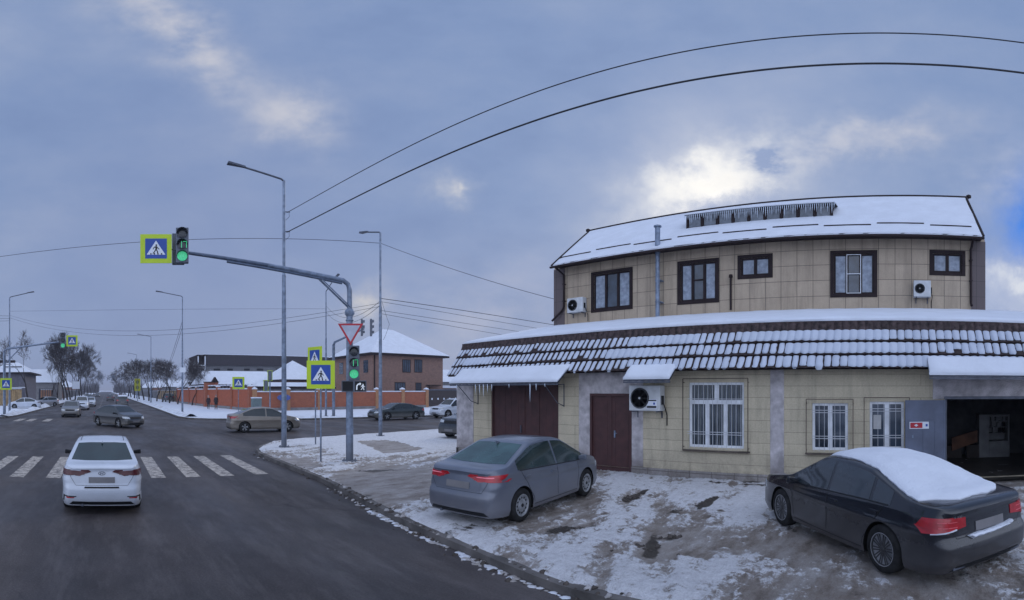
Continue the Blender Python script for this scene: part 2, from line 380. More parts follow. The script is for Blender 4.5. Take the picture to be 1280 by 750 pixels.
# near right corner: the trampled forecourt
LY = [-14, 3.5, 5.2, 7.5, 10, 12.4, 15.5, 17.9, 19.1, 20.3, 21.3, 22.0, 22.5, 22.9, 23.1, 23.3, 23.5]
LX = [4.35, 4.55, 4.8, 5.05, 5.38, 5.62, 5.65, 5.7, 5.95, 6.5, 7.2, 8.5, 10.5, 13, 16, 19, 25]
kerb('forecourt_kerb', list(zip(LX, LY)) + [(60, 24.5), (200, 28)], z=.12)
LOT = .13
def lot_height(x, y):
    return LOT + .05 * (fbm(x * .9, y * .9, 5, 3) - .5) + .05 * (fbm(x * 3.1, y * 3.1, 5, 9, .6) - .45) + .02 * (fbm(x * 14, y * 14, 3, 12, .6) - .5)
def make_lot():
    ys = np.concatenate([np.arange(-14, -3, .25), np.arange(-3, 21.5, .065), np.arange(21.5, 23.5, .03), [23.5]])
    us = np.linspace(0, 1, 300) ** 1.25
    Y, U = np.meshgrid(ys, us, indexing='ij'); X0 = np.interp(Y, LY, LX) + .07
    X = X0 + U * (25 - X0)
    Z = lot_height(X, Y); edge = np.clip((X - X0) / .25, 0, 1); Z = .105 + (Z - .105) * edge
    a = R(24); u = X * math.cos(a) + Y * math.sin(a); w = -X * math.sin(a) + Y * math.cos(a)
    wx = .8 * (fbm(X * .6, Y * .6, 4, 20) - .5); wy = .8 * (fbm(X * .6, Y * .6, 4, 30) - .5)
    streak = fbm(u * .35 + wx, w * 3.0 + wy, 6, 40, .62); blot = fbm(X * .55 + wx, Y * .55 + wy, 6, 50, .6)
    S = .60 + 1.5 * (streak - .5) + 1.5 * (blot - .5); M = -.35 + 0 * X
    def blob(px, py, rx, amp, tgt, ry=None, ang=0.0):
        p = gnd(px, py, LOT); ry = ry or rx; dx, dy = X - p.x, Y - p.y; c, s = math.cos(R(ang)), math.sin(R(ang))
        e = np.exp(-(((dx * c + dy * s) / rx) ** 2 + ((-dx * s + dy * c) / ry) ** 2)); tgt += amp * e
    # snow that nobody drove over
    S += 1.2 * np.clip((Y - 14.6) / 1.5, 0, 1) * np.clip((X - 8.2) / 1.2, 0, 1)
    for px, py, rx, am in ((400, 548, 2.0, 1.0), (350, 562, .9, .7), (425, 585, .6, .9), (400, 598, .6, 1.0), (385, 590, .3, .5), (590, 635, .9, .7), (545, 655, .6, .6), (620, 672, .7, .5), (760, 655, .8, .35),
                           (700, 700, .5, .35), (900, 712, .7, .55), (930, 630, .8, .35), (1000, 712, .5, .25), (840, 612, 1.2, .4), (760, 608, 1.0, .4), (1225, 700, .6, .2)):
        blob(px, py, rx, am, S)
    for px, py, rx, am in ((365, 580, 1.0, -1.3), (345, 575, .5, -.8), (440, 610, 1.4, -.9), (520, 600, 1.7, -1.0), (470, 592, .8, -.6), (500, 625, 1.1, -.6), (640, 700, .8, -.3), (690, 650, .9, -.25), (1020, 690, 1.0, -.6),
                           (1100, 735, 1.0, -.6), (960, 740, .8, -.4), (860, 690, .7, -.35), (1260, 600, 1.5, -.8), (780, 700, .8, -.3)):
        blob(px, py, rx, am, S)
    for px, py, rx, ry, an, am in ((790, 623, .45, .22, 10, .85), (805, 615, .35, .1, 0, .6), (880, 632, .45, .18, 8, .9), (895, 624, .35, .1, 0, .6), (845, 640, .3, .2, 0, .65), (700, 662, .45, .22, 10, .6), (815, 688, .45, .16, 20, .75), (815, 672, .5, .1, 20, .5),
                                  (840, 672, .18, .12, 0, .7), (985, 660, .9, .2, 40, .45), (470, 588, .9, .35, -30, .7), (465, 618, .3, .2, 0, .3), (1000, 610, 4, .12, 90, .5), (740, 660, .4, .2, 0, .35),
                                  (600, 655, 1.6, .5, 10, .35), (1190, 720, 1.2, .5, 38, .4)):
        blob(px, py, rx * 1.1, am + .38, M, ry * 1.2, an); blob(px, py, rx * 1.4, -.2, S, ry * 1.6, an)
    pg = [gnd(x_, y_, LOT) for x_, y_ in ((445, 553), (455, 551), (484, 550.5), (505, 555), (529, 561.5), (508, 566.5), (478, 568), (466, 561))]; XX, YY = X + .25 * (fbm(X * 3, Y * 3, 4, 61) - .5), Y + .25 * (fbm(X * 3, Y * 3, 4, 62) - .5)
    inside = np.zeros_like(X, bool)
    for (p_, q_) in zip(pg, pg[1:] + pg[:1]): cr = ((p_.y > YY) != (q_.y > YY)) & (XX < (q_.x - p_.x) * (YY - p_.y) / ((q_.y - p_.y) or 1e-9) + p_.x); inside ^= cr
    S = np.where(inside, -1.2, S); M = np.where(inside, M + .25, M)
    M += .9 * (fbm(X * 2.2, Y * 2.2, 5, 70, .65) - .5)
    fs = fbm(X * 7, Y * 7, 4, 95, .7); Z = Z - .03 * np.clip(M, 0, 1) + .045 * np.clip((S + 1.4 * (fs - .5) - .35) * 3, 0, 1) * edge; S = S + 1.1 * (fs - .5)
    M += .7 * np.clip(1 - (X - X0) / .3, 0, 1) * (fbm(X * 1.5, Y * 1.5, 4, 80) - .2)
    # the trench of wet earth along the foot of the wall
    M += .9 * np.exp(-((X - 12.0) / .16) ** 2) * (Y < 14) * (fbm(X * 2, Y * 2, 3, 90) * 1.2)
    n, k = X.shape
    v = np.stack([X, Y, Z], -1).reshape(-1, 3); idx = np.arange(n * k).reshape(n, k)
    f = np.stack([idx[:-1, :-1], idx[:-1, 1:], idx[1:, 1:], idx[1:, :-1]], -1).reshape(-1, 4)
    me = bpy.data.meshes.new('snowy_forecourt'); me.from_pydata(v.tolist(), [], f.tolist())
    at = me.color_attributes.new('cover', 'FLOAT_COLOR', 'POINT')
    cc = np.ones((n * k, 4)); cc[:, 0] = np.clip(S, 0, 1).ravel(); cc[:, 1] = np.clip(M, 0, 1).ravel(); at.data.foreach_set('color', cc.ravel())
    m, nt, b = nodes('trampled_snow'); vv = coord(nt)
    an = nt.nodes.new('ShaderNodeAttribute'); an.attribute_name = 'cover'; sp = nt.nodes.new('ShaderNodeSeparateColor'); nt.links.new(an.outputs['Color'], sp.inputs[0])
    def ma(op, a, b_, c=None):
        q = nt.nodes.new('ShaderNodeMath'); q.operation = op
        for i, t in enumerate((a, b_, c)):
            if t is None: continue
            if isinstance(t, (int, float)): q.inputs[i].default_value = t
            else: nt.links.new(t, q.inputs[i])
        return q.outputs[0]
    fine = nnoise(nt, vv, 9, 10, .72); mid = nnoise(nt, vv, 2.6, 10, .7, sc=(.55, 1.5, 1)); grit = nnoise(nt, vv, 45, 5, .75)
    grit2 = nnoise(nt, vv, 22, 8, .8); s = ma('ADD', sp.outputs[0], ma('MULTIPLY_ADD', fine, 2.0, -1.0)); s = ma('ADD', s, ma('MULTIPLY_ADD', mid, 1.5, -.75)); s = ma('ADD', s, ma('MULTIPLY_ADD', grit2, 1.4, -.7))
    ice = nramp(nt, mid, [(.32, (.16, .13, .11)), (.44, (.28, .24, .215)), (.56, (.38, .345, .33)), (.7, (.52, .50, .50))])
    c = nmix(nt, nramp(nt, s, [(.40, 0.0), (.54, .5), (.66, 1.0)]), ice, nramp(nt, fine, [(.3, (.60, .60, .64)), (.6, (.80, .81, .86))]))
    mm = ma('ADD', sp.outputs[1], ma('MULTIPLY_ADD', fine, .9, -.45))
    c = nmix(nt, nramp(nt, mm, [(.38, 0.0), (.50, 1.0)]), c, nramp(nt, grit, [(.35, (.025, .020, .018)), (.65, (.085, .068, .055))]))
    c = nmix(nt, .5, c, nramp(nt, grit, [(.3, .6), (.5, 1.0), (.7, 1.25)]), 'MULTIPLY')
    nt.links.new(c, b.inputs['Base Color']); nt.links.new(nramp(nt, s, [(.3, .38), (.7, .75)]), b.inputs['Roughness'])
    nbump(nt, ma('ADD', ma('ADD', fine, ma('MULTIPLY', grit2, .5)), ma('MULTIPLY', grit, .3)), 1.0, .09, b)
    me.materials.append(m); me.polygons.foreach_set('use_smooth', [True] * len(me.polygons)); me.update()
    o = bpy.data.objects.new('snowy_forecourt', me); COL.objects.link(o); tag(o, kind='structure')
make_lot()
g = MB(); g.box(25, 200, -14, 24, -.03, .12); g.box(-5 + 12, 25, -60, -14, -.03, .12); tag(g.build('yard_ground', SNOWD), kind='structure')
# lumps of ice and grit thrown along the kerb
random.seed(4); g = MB()
def lump(g, x, y, z, s, mi=0):
    k = len(g.v); ph = [random.uniform(.6, 1.2) for _ in range(12)]
    vs = []
    for j, (rr, h) in enumerate(((1.0, 0), (.85, .35), (.45, .6))):
        for i in range(6): a = i * math.pi / 3 + j * .3; q = s * rr * ph[i + (j % 2) * 6]; vs.append((x + q * math.cos(a), y + q * .7 * math.sin(a), z + s * h * ph[(i * 2) % 12]))
    fs = [(j * 6 + i, j * 6 + (i + 1) % 6, (j + 1) * 6 + (i + 1) % 6, (j + 1) * 6 + i) for j in range(2) for i in range(6)] + [tuple(12 + i for i in range(6))]
    g.add(vs, fs, mi)
for i in range(260):
    y = random.uniform(1.5, 11) if i % 3 else random.uniform(1.5, 19); x = float(np.interp(y, LY, LX)) + random.choice((-1, 1, 1)) * abs(random.gauss(0, .12)) - .02
    lump(g, x, y, 0 if x < np.interp(y, LY, LX) else .12, random.choice((.012, .02, .02, .03, .04, .065)), random.choice((0, 1, 1)))
for i in range(170):
    y = random.choice((random.uniform(1.5, 9.5), random.gauss(5.2, .8), random.gauss(8, .5))); x = float(np.interp(y, LY, LX)) - abs(random.gauss(0, .05)) - .02; k0 = len(g.v); lump(g, x, y, 0, random.uniform(.02, .065), random.choice((0, 2)))
    for q in range(k0, len(g.v)): vx, vy, vz = g.v[q]; g.v[q] = (vx, y + (vy - y) * 1.9, vz * .33)
tag(g.build('ice_lumps', [snow_mat('grey_ice', (.38, .37, .38), .6), mat('frozen_dirt', (.06, .05, .045), .9, var=.4), SNOWD], smooth=30), 'lumps of dirty ice scattered along the forecourt kerb', 'ice', kind='stuff')
g = MB()
for px, py, n_, sp_ in ((790, 623, 26, .35), (882, 632, 46, .45), (860, 634, 14, .3), (840, 672, 12, .18), (815, 688, 14, .4), (806, 614, 12, .3)):
    p = gnd(px, py, LOT)
    for i in range(n_):
        x, y = p.x + random.gauss(0, sp_ * .5), p.y + random.gauss(0, sp_ * .6); lump(g, x, y, float(lot_height(np.array([x]), np.array([y]))[0]) - .02, random.uniform(.02, .085))
tag(g.build('frozen_mud_clods', MATS['frozen_dirt'], smooth=40), 'dark frozen mud clods broken out of the snow before the wall', 'mud', kind='stuff')

def block(name, pts, z=.12, m=SNOW, back=()):
    g = MB(); g.poly(list(pts) + list(back), -.03, z); tag(g.build(name, m), kind='structure'); kerb(name + '_kerb', list(pts), z + .012, .16, side=1)
block('far_pavement', [(6.6, 900), (6.7, 62), (6.6, 45), (7.2, 42.4), (8.6, 41), (11, 40.2), (16.2, 38.7), (30.7, 37.5), (60, 36), (255, 30)], m=SNOW, back=[(255, 900)])
kb = [(-255, 47), (-30, 42.5), (-14, 41.2), (-11, 41.6), (-9.3, 43.5), (-8.6, 47), (-8.4, 70), (-8.4, 900)]
block('left_far_pavement', kb, back=[(-255, 900)])
block('left_near_pavement', [(-10, -60), (-10, 18), (-11.5, 22), (-15, 24), (-255, 34)], back=[(-255, -60)])
# low ridges of ploughed snow at the kerbs
def bank(name, pts, h, w, seed, lab):
    g = MB(); rnd = random.Random(seed); n = len(pts); prev = None
    P = []
    for i in range(n - 1):
        a, b = Vector(pts[i]), Vector(pts[i + 1]); k = max(2, int((b - a).length / .8))
        P += [a + (b - a) * (j / k) for j in range(k)]
    P.append(Vector(pts[-1]))
    rows = []
    for i, p in enumerate(P):
        t = (P[min(i + 1, len(P) - 1)] - P[max(i - 1, 0)]).normalized(); nn = Vector((t.y, -t.x)); hh = h * rnd.uniform(.35, 1.2); ww = w * rnd.uniform(.7, 1.2)
        rows.append([(p.x + nn.x * ww * q, p.y + nn.y * ww * q, .11 + hh * hz * rnd.uniform(.7, 1.2)) for q, hz in ((-.5, 0), (-.33, .5), (-.1, .95), (.12, 1), (.35, .5), (.5, 0))])
    vs = [v for r in rows for v in r]; fs = [(i * 6 + j, i * 6 + j + 1, (i + 1) * 6 + j + 1, (i + 1) * 6 + j) for i in range(len(rows) - 1) for j in range(5)]
    g.add(vs, fs); tag(g.build(name, SNOWD, smooth=60), lab, 'snow', kind='stuff')
bank('snow_bank', [(-9.4, 44), (-9.2, 60), (-9.2, 220)], .35, 1.2, 1, 'ploughed ridge of snow along the left far kerb')
bank('snow_bank', [(7.6, 44), (7.5, 70), (7.4, 240)], .22, 1.0, 2, 'ploughed ridge of snow along the right far kerb')
bank('snow_bank', [(12, 41), (17, 39.3), (31, 38.2), (60, 36.8)], .2, 1.1, 3, 'ploughed ridge of snow in front of the red brick fence')

# ------------------------------------------------------------------ corner building
FX, UX = 12.1, 18.0
BL = 14.1                       # left end of the ground floor
PLASTER = mat('rough_grey_plaster', (.47, .44, .455), .95, var=.3, vscale=3.5, bump=1.0, bscale=40, dirt=((.13, .11, .10), .9, .8))
SIDING = grid_mat('cream_wall_blocks', (.62, .545, .40), (.58, .51, .375), (.36, .31, .23), 5.9, .29, .007, 'yz', .37, .35, .6, .3, splash=.8)
PLINTH = grid_mat('stone_plinth', (.38, .355, .35), (.42, .395, .38), (.16, .14, .13), .62, .30, .010, 'yz', 0, .5, .9, .6, splash=.9)
TILES = grid_mat('porcelain_cladding', (.51, .405, .295), (.455, .36, .26), (.12, .095, .075), .6, .6, .010, 'yz', 0, .2, .6, .25, .5, splash=.01)
MAROON = mat('maroon_metal', (.060, .022, .022), .55, var=.2, vscale=4, bump=.15)
TILED = mat('dark_brown_roof_tile', (.026, .015, .015), .55, 0, .3, 3, spec=.25)
bld = thing('corner_building', 'two-storey corner building with cream walls, scalloped dark tile skirt and clad upper floor under snow', 'building', (FX, 5, 0))
def onF(px, py): return onX(px, py, FX)
def onU(px, py): return onX(px, py, UX)
def rectF(x0, y0, x1, y1, f=onF):            # pixel box on a facade plane -> (Ylow, Yhigh, zlow, zhigh)
    a, b = f(x0, (y0 + y1) / 2), f(x1, (y0 + y1) / 2); xm = (x0 + x1) / 2; t, u = f(xm, y0), f(xm, y1)
    return (min(a.y, b.y), max(a.y, b.y), min(t.z, u.z), max(t.z, u.z))
def wall_holes(g, X, y0, y1, z0, z1, holes, depth=.14, mi=0, mi2=None):
    ys = sorted({y0, y1, *[h[0] for h in holes], *[h[1] for h in holes]}); zs = sorted({z0, z1, *[h[2] for h in holes], *[h[3] for h in holes]})
    ys = [y for y in ys if y0 <= y <= y1]; zs = [z for z in zs if z0 <= z <= z1]
    for a, b in zip(ys, ys[1:]):
        for c, d in zip(zs, zs[1:]):
            my, mz = (a + b) / 2, (c + d) / 2
            if any(h[0] < my < h[1] and h[2] < mz < h[3] for h in holes): continue
            g.quad((X, a, c), (X, a, d), (X, b, d), (X, b, c), mi)
    for a, b, c, d in holes:
        m2 = mi if mi2 is None else mi2; X2 = X + depth
        g.quad((X, a, c), (X2, a, c), (X2, a, d), (X, a, d), m2); g.quad((X, b, c), (X, b, d), (X2, b, d), (X2, b, c), m2)
        g.quad((X, a, c), (X, b, c), (X2, b, c), (X2, a, c), m2); g.quad((X, a, d), (X2, a, d), (X2, b, d), (X, b, d), m2)
WALLTOP = 3.35; Y_END = -9.0
gar = rectF(614, 478, 698, 560); gar = (gar[0], gar[1], .1, onF(656, 478).z)
dor = rectF(738, 492, 790, 594); dor = (dor[0], dor[1], .15, onF(764, 492).z)
w1 = rectF(861, 478, 930, 560); w2 = rectF(1015, 504, 1060, 563); w3 = rectF(1087, 502, 1130, 562)
gop = (onF(1290, 520).y - .2, onF(1181, 520).y, .1, onF(1181, 499).z)
g = MB()
wall_holes(g, FX, Y_END, BL, .30, WALLTOP, [(h[0], h[1], max(h[2], .30), h[3]) for h in (gar, dor, w1, w2, w3, gop)], .16)
g.quad((FX, BL, .30), (FX, BL, WALLTOP), (26, BL, WALLTOP), (26, BL, .30)); g.quad((FX, Y_END, .30), (FX, Y_END, WALLTOP), (26, Y_END, WALLTOP), (26, Y_END, .30)); g.quad((26, BL, 0), (26, BL, WALLTOP), (26, Y_END, WALLTOP), (26, Y_END, 0))
g.build('lower_wall', SIDING, bld, fix=False)
g = MB()
for a, b in ((BL, gar[1]), (gar[0], dor[1]), (dor[0], gop[1]), (gop[0], Y_END)): g.box(FX - .045, FX + .1, a, b, -.02, .36)
g.box(FX - .045, 26, BL - .1, BL + .04, -.02, .36)
g.build('plinth', PLINTH, bld, bevel=.01)
pl = onF
# rough plaster piers and surrounds standing 2 cm proud of the cladding
def trim(*bx): g = MB(); [g.box(*q) for q in bx]; g.build('plaster_trim', PLASTER, bld, bevel=.006)
T0, T1, ZT = FX - .022, FX + .05, WALLTOP - .004
trim((T0, FX + .5, onF(592, 520).y, BL + .022, .37, ZT)); trim((T0, T1, onF(724, 520).y, dor[1], .37, ZT), (T0, T1, dor[0], onF(804, 520).y, .37, ZT), (T0, T1, dor[1], dor[0], dor[3], ZT))
trim((T0, T1, onF(963, 520).y, onF(980, 520).y, .37, ZT)); trim((T0, T1, Y_END, onF(1166, 520).y, gop[3], ZT), (T0, T1, Y_END, gop[0], .37, gop[3]))

# maroon garage doors and entrance door
g = MB(); mid = (gar[0] + gar[1]) / 2
g.box(FX + .08, FX + .12, gar[0], gar[1], gar[2], gar[3])
for y in (mid, mid - .62): g.box(FX + .06, FX + .08, y - .035, y + .035, gar[2], gar[3])
for y in np.arange(gar[0] + .25, gar[1], .3): g.box(FX + .074, FX + .08, y - .008, y + .008, gar[2], gar[3])
g.box(FX + .03, FX + .078, gar[0], gar[0] + .06, gar[2], gar[3]); g.box(FX + .03, FX + .078, gar[1] - .06, gar[1], gar[2], gar[3]); g.box(FX + .03, FX + .078, gar[0] + .06, gar[1] - .06, gar[3] - .06, gar[3])
gd = g.build('garage_door', MAROON, bld, bevel=.004, label='closed double-leaf maroon garage door')
h = MB(); h.box(FX + .02, FX + .05, mid + .1, mid + .13, 1.1, 1.35); h.build('handle', STEELD, gd)
g = MB(); g.box(FX + .03, FX + .08, dor[0], dor[1], dor[2], dor[3])
g.box(FX - .035, FX + .03, dor[0], dor[0] + .07, dor[2], dor[3]); g.box(FX - .035, FX + .03, dor[1] - .07, dor[1], dor[2], dor[3]); g.box(FX - .035, FX + .03, dor[0] + .07, dor[1] - .07, dor[3] - .07, dor[3])
ym = (dor[0] + dor[1]) / 2; g.box(FX + .015, FX + .03, ym - .03, ym + .03, dor[2], dor[3] - .07)
for q in (.25, .75): 
    yy = dor[0] + (dor[1] - dor[0]) * q; g.box(FX + .024, FX + .03, yy - .22, yy - .2, dor[2] + .1, dor[3] - .2); g.box(FX + .024, FX + .03, yy + .2, yy + .22, dor[2] + .1, dor[3] - .2)
dd = g.build('door', MAROON, bld, bevel=.004, label='maroon metal entrance door')
h = MB(); h.box(FX - .02, FX + .015, ym - .16, ym - .12, 1.15, 1.35); h.tube([(FX - .02, ym - .14, 1.28), (FX - .05, ym - .14, 1.28), (FX - .05, ym - .24, 1.28)], .01, 6); h.build('handle', STEEL, dd)

# white windows behind welded grilles
GRILLE = mat('white_grille_paint', (.50, .52, .56), .5, var=.1)
CURT = mat('pale_curtain', (.42, .42, .44), .9, var=.25, vscale=9)
def low_window(r, mull, transom=None, curtain=True, out=.10, paper=False):
    y0, y1, z0, z1 = r; X = FX + .11
    g = MB(); g.box(X, X + .01, y0, y1, z0, z1); wn = g.build('window', WPANE, bld)
    f = MB(); t = .065; Xf = X - .05
    f.box(Xf, X, y0, y0 + t, z0, z1); f.box(Xf, X, y1 - t, y1, z0, z1); f.box(Xf, X, y0 + t, y1 - t, z0, z0 + t); f.box(Xf, X, y0 + t, y1 - t, z1 - t, z1)
    zt = z1
    if transom:
        zt = z0 + (z1 - z0) * transom; f.box(Xf - .008, X, y0 + t, y1 - t, zt - .055, zt + .055)
        ym = (y0 + y1) / 2; f.box(Xf - .004, X, ym - .06, ym + .06, zt + .055, z1 - t); zt -= .055
    for q in mull: ym = y0 + (y1 - y0) * q; f.box(Xf - .004, X, ym - .055, ym + .055, z0 + t, zt if transom else z1 - t)
    f.build('frame', WHITEP, wn, bevel=.004)
    if curtain:
        c = MB(); n = 90; vs = []
        for i in range(n + 1): yy = y0 + .07 + (y1 - y0 - .14) * i / n; vs += [(X + .045 - .012 * math.sin(i * 1.1), yy, z0 + .03), (X + .045 - .012 * math.sin(i * 1.1 + .4), yy, z1 - .03)]
        # the curtain hangs just inside the glass, drawn here as pleats on its inner face
        c.add([(v[0] - .047, v[1], v[2]) for v in vs], [(2 * i, 2 * i + 2, 2 * i + 3, 2 * i + 1) for i in range(n)]); c.build('curtain', mat('curtain_behind_glass', (.10, .115, .125), .3, var=.2, vscale=6), wn)
    b = MB(); Xg = FX - out; s = .009; o = .13
    Y0, Y1, Z0, Z1 = y0 - o, y1 + o, z0 - .09, z1 + .10
    for yy in (Y0, Y1): b.box(Xg - s, Xg + s, yy - s, yy + s, Z0, Z1)
    for zz in (Z0, Z1): b.box(Xg - s * .9, Xg + s * .9, Y0, Y1, zz - s, zz + s)
    for yy in (Y0, Y1):
        for zz in (Z0 + .1, Z1 - .1): b.box(Xg, FX, yy - s * .8, yy + s * .8, zz - s * .8, zz + s * .8)
    gf = b.build('grille_frame', mat('rusty_brown_bar', (.085, .06, .05), .8, var=.4), wn)
    b = MB(); n = max(5, int((y1 - y0) / .125))
    for i in range(n):
        yy = y0 + .06 + (y1 - y0 - .12) * i / (n - 1); b.box(Xg + .02, Xg + .03, yy - .0048, yy + .0048, z0 - .02, z1 - .0)
    for zz in ((z0 + .30, z0 + .36, z1 - .17, z1 - .23) if not transom else (z0 + .42, z0 + .36, zt + .14)): b.box(Xg + .013, Xg + .019, y0, y1, zz - .007, zz + .007)
    b.build('grille', GRILLE, wn)
    s_ = MB(); s_.box(FX - .07, FX + .10, y0 - .16, y1 + .16, z0 - .10, z0 - .06); s_.build('sill', mat('stained_sill', (.14, .12, .10), .9, var=.5), wn)
    if paper: p_ = MB(); p_.box(X - .006, X - .002, y0 + .75 * (y1 - y0) - .07, y0 + .75 * (y1 - y0) + .12, z0 + .5, z0 + .85); p_.build('paper_note', mat('paper', (.5, .5, .5), .8), wn)
low_window(w1, (.34, .67), .70); low_window(w2, (.5,), None, False); low_window(w3, (.5,), None, False, paper=True)

# open steel leaf of the right garage with its sticker, and the room behind it
LEAFM = mat('blue_grey_metal', (.105, .125, .185), .5, var=.2, vscale=2)
hy = gop[1]; lw = onF(1131, 520).y - hy; ang = R(5)
leaf = MB()
leaf.box(-.03, .03, 0, lw, .22, gop[3] - .02); leaf.box(-.038, -.03, .25 * lw, .27 * lw, .5, gop[3] - .5); leaf.box(-.038, -.03, .55 * lw, .57 * lw, .5, gop[3] - .5); leaf.box(-.038, -.03, .27 * lw, .55 * lw, gop[3] - .52, gop[3] - .5)
leaf.box(-.034, -.03, 0, lw, .22, .27); leaf.box(-.036, -.03, 0, .05, .27, gop[3] - .02); leaf.box(-.036, -.03, lw - .05, lw, .27, gop[3] - .02)
M = Matrix.Translation((FX - .07, hy, 0)) @ Matrix.Rotation(ang, 4, 'Z'); leaf.rot(0, M)
lf = leaf.build('garage_door', LEAFM, bld, bevel=.003, label='open blue-grey steel garage leaf with a red and white sticker')
st = MB(); zc = onF(1148, 531).z
st.box(-.043, -.04, .42 * lw, .9 * lw, zc - .085, zc + .085, 0); st.box(-.047, -.0435, .58 * lw, .88 * lw, zc - .065, zc + .065, 1)
st.box(-.050, -.0475, .69 * lw, .78 * lw, zc - .012, zc + .012, 0); st.box(-.050, -.0475, .72 * lw, .75 * lw, zc + .0125, zc + .03, 0); st.box(-.050, -.0475, .72 * lw, .75 * lw, zc - .03, zc - .0125, 0); st.box(-.046, -.0435, .45 * lw, .5 * lw, zc - .03, zc + .03, 2)
st.rot(0, M); st.build('sticker', [WHITES, REDS, BLUES], lf)
st = MB(); st.box(-.045, -.03, .8 * lw, .84 * lw, 1.35, 1.42); st.rot(0, M); st.build('lock', STEEL, lf)
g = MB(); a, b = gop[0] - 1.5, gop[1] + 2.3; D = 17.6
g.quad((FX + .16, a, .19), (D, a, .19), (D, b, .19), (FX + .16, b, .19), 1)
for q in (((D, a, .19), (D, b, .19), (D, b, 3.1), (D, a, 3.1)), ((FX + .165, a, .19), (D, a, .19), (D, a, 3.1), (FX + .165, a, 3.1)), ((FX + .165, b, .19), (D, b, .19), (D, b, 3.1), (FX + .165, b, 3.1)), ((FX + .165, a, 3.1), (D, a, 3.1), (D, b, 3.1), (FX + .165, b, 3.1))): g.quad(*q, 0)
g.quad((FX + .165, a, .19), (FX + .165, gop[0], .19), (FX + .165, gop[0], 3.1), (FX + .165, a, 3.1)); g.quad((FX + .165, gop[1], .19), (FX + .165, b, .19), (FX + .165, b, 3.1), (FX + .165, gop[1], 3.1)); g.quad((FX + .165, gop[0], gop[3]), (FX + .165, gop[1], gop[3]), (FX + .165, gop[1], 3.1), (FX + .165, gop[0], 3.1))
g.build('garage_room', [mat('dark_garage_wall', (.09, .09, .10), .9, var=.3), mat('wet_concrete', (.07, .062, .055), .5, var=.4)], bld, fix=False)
g = MB(); g.box(FX - .06, FX + .17, gop[0], gop[1] + .02, gop[3], gop[3] + .07); g.box(FX - .01, FX + .17, gop[1] - .05, gop[1], .12, gop[3]); g.build('garage_frame', STEELD, bld)

# scalloped metal-tile skirt with snow lying on every tile
EB, ET = Vector((11.62, 0, 3.0)), Vector((12.32, 0, 4.02))
PITCH = .195; RY0, RY1 = Y_END - .3, BL + .03; NW = int((RY1 - RY0) / PITCH)
PITCH = (RY1 - RY0) / NW; ROWS = 3
sd_ = (ET - EB); slen = sd_.length; sdn = sd_.normalized(); nrm = Vector((-sdn.z, 0, sdn.x))
if nrm.x > 0: nrm = -nrm
def tile_off(y, s):      # wave across, step down every row
    r = (s / (slen / ROWS)) % 1.0; k = (y - RY0) / PITCH
    return .030 * abs(math.sin(math.pi * k)) ** .8 + .045 * (1 - r)
def tpt(y, s, extra=0.0): return EB + sdn * s + nrm * (tile_off(y, s) + extra) + Vector((0, y, 0))
g = MB(); S_ = []
for r in range(ROWS):
    a = r * slen / ROWS; S_ += [a + 1e-4, a + slen / ROWS * .5, a + slen / ROWS - 1e-4]
ny = NW * 6; ys = [RY0 + (RY1 - RY0) * i / ny for i in range(ny + 1)]
vs = [tpt(y, s) for y in ys for s in S_]; ns = len(S_)
g.add(vs, [(i * ns + j, i * ns + j + 1, (i + 1) * ns + j + 1, (i + 1) * ns + j) for i in range(ny) for j in range(ns - 1)])
g.add([EB + Vector((.04, RY0, -.0)), EB + Vector((.04, RY1, 0)), ET + Vector((.04, RY1, 0)), ET + Vector((.04, RY0, 0))], [(0, 1, 2, 3)])
roof = g.build('tile_skirt', TILED, bld, smooth=35, label='dark scalloped metal-tile skirt with snow on every tile')
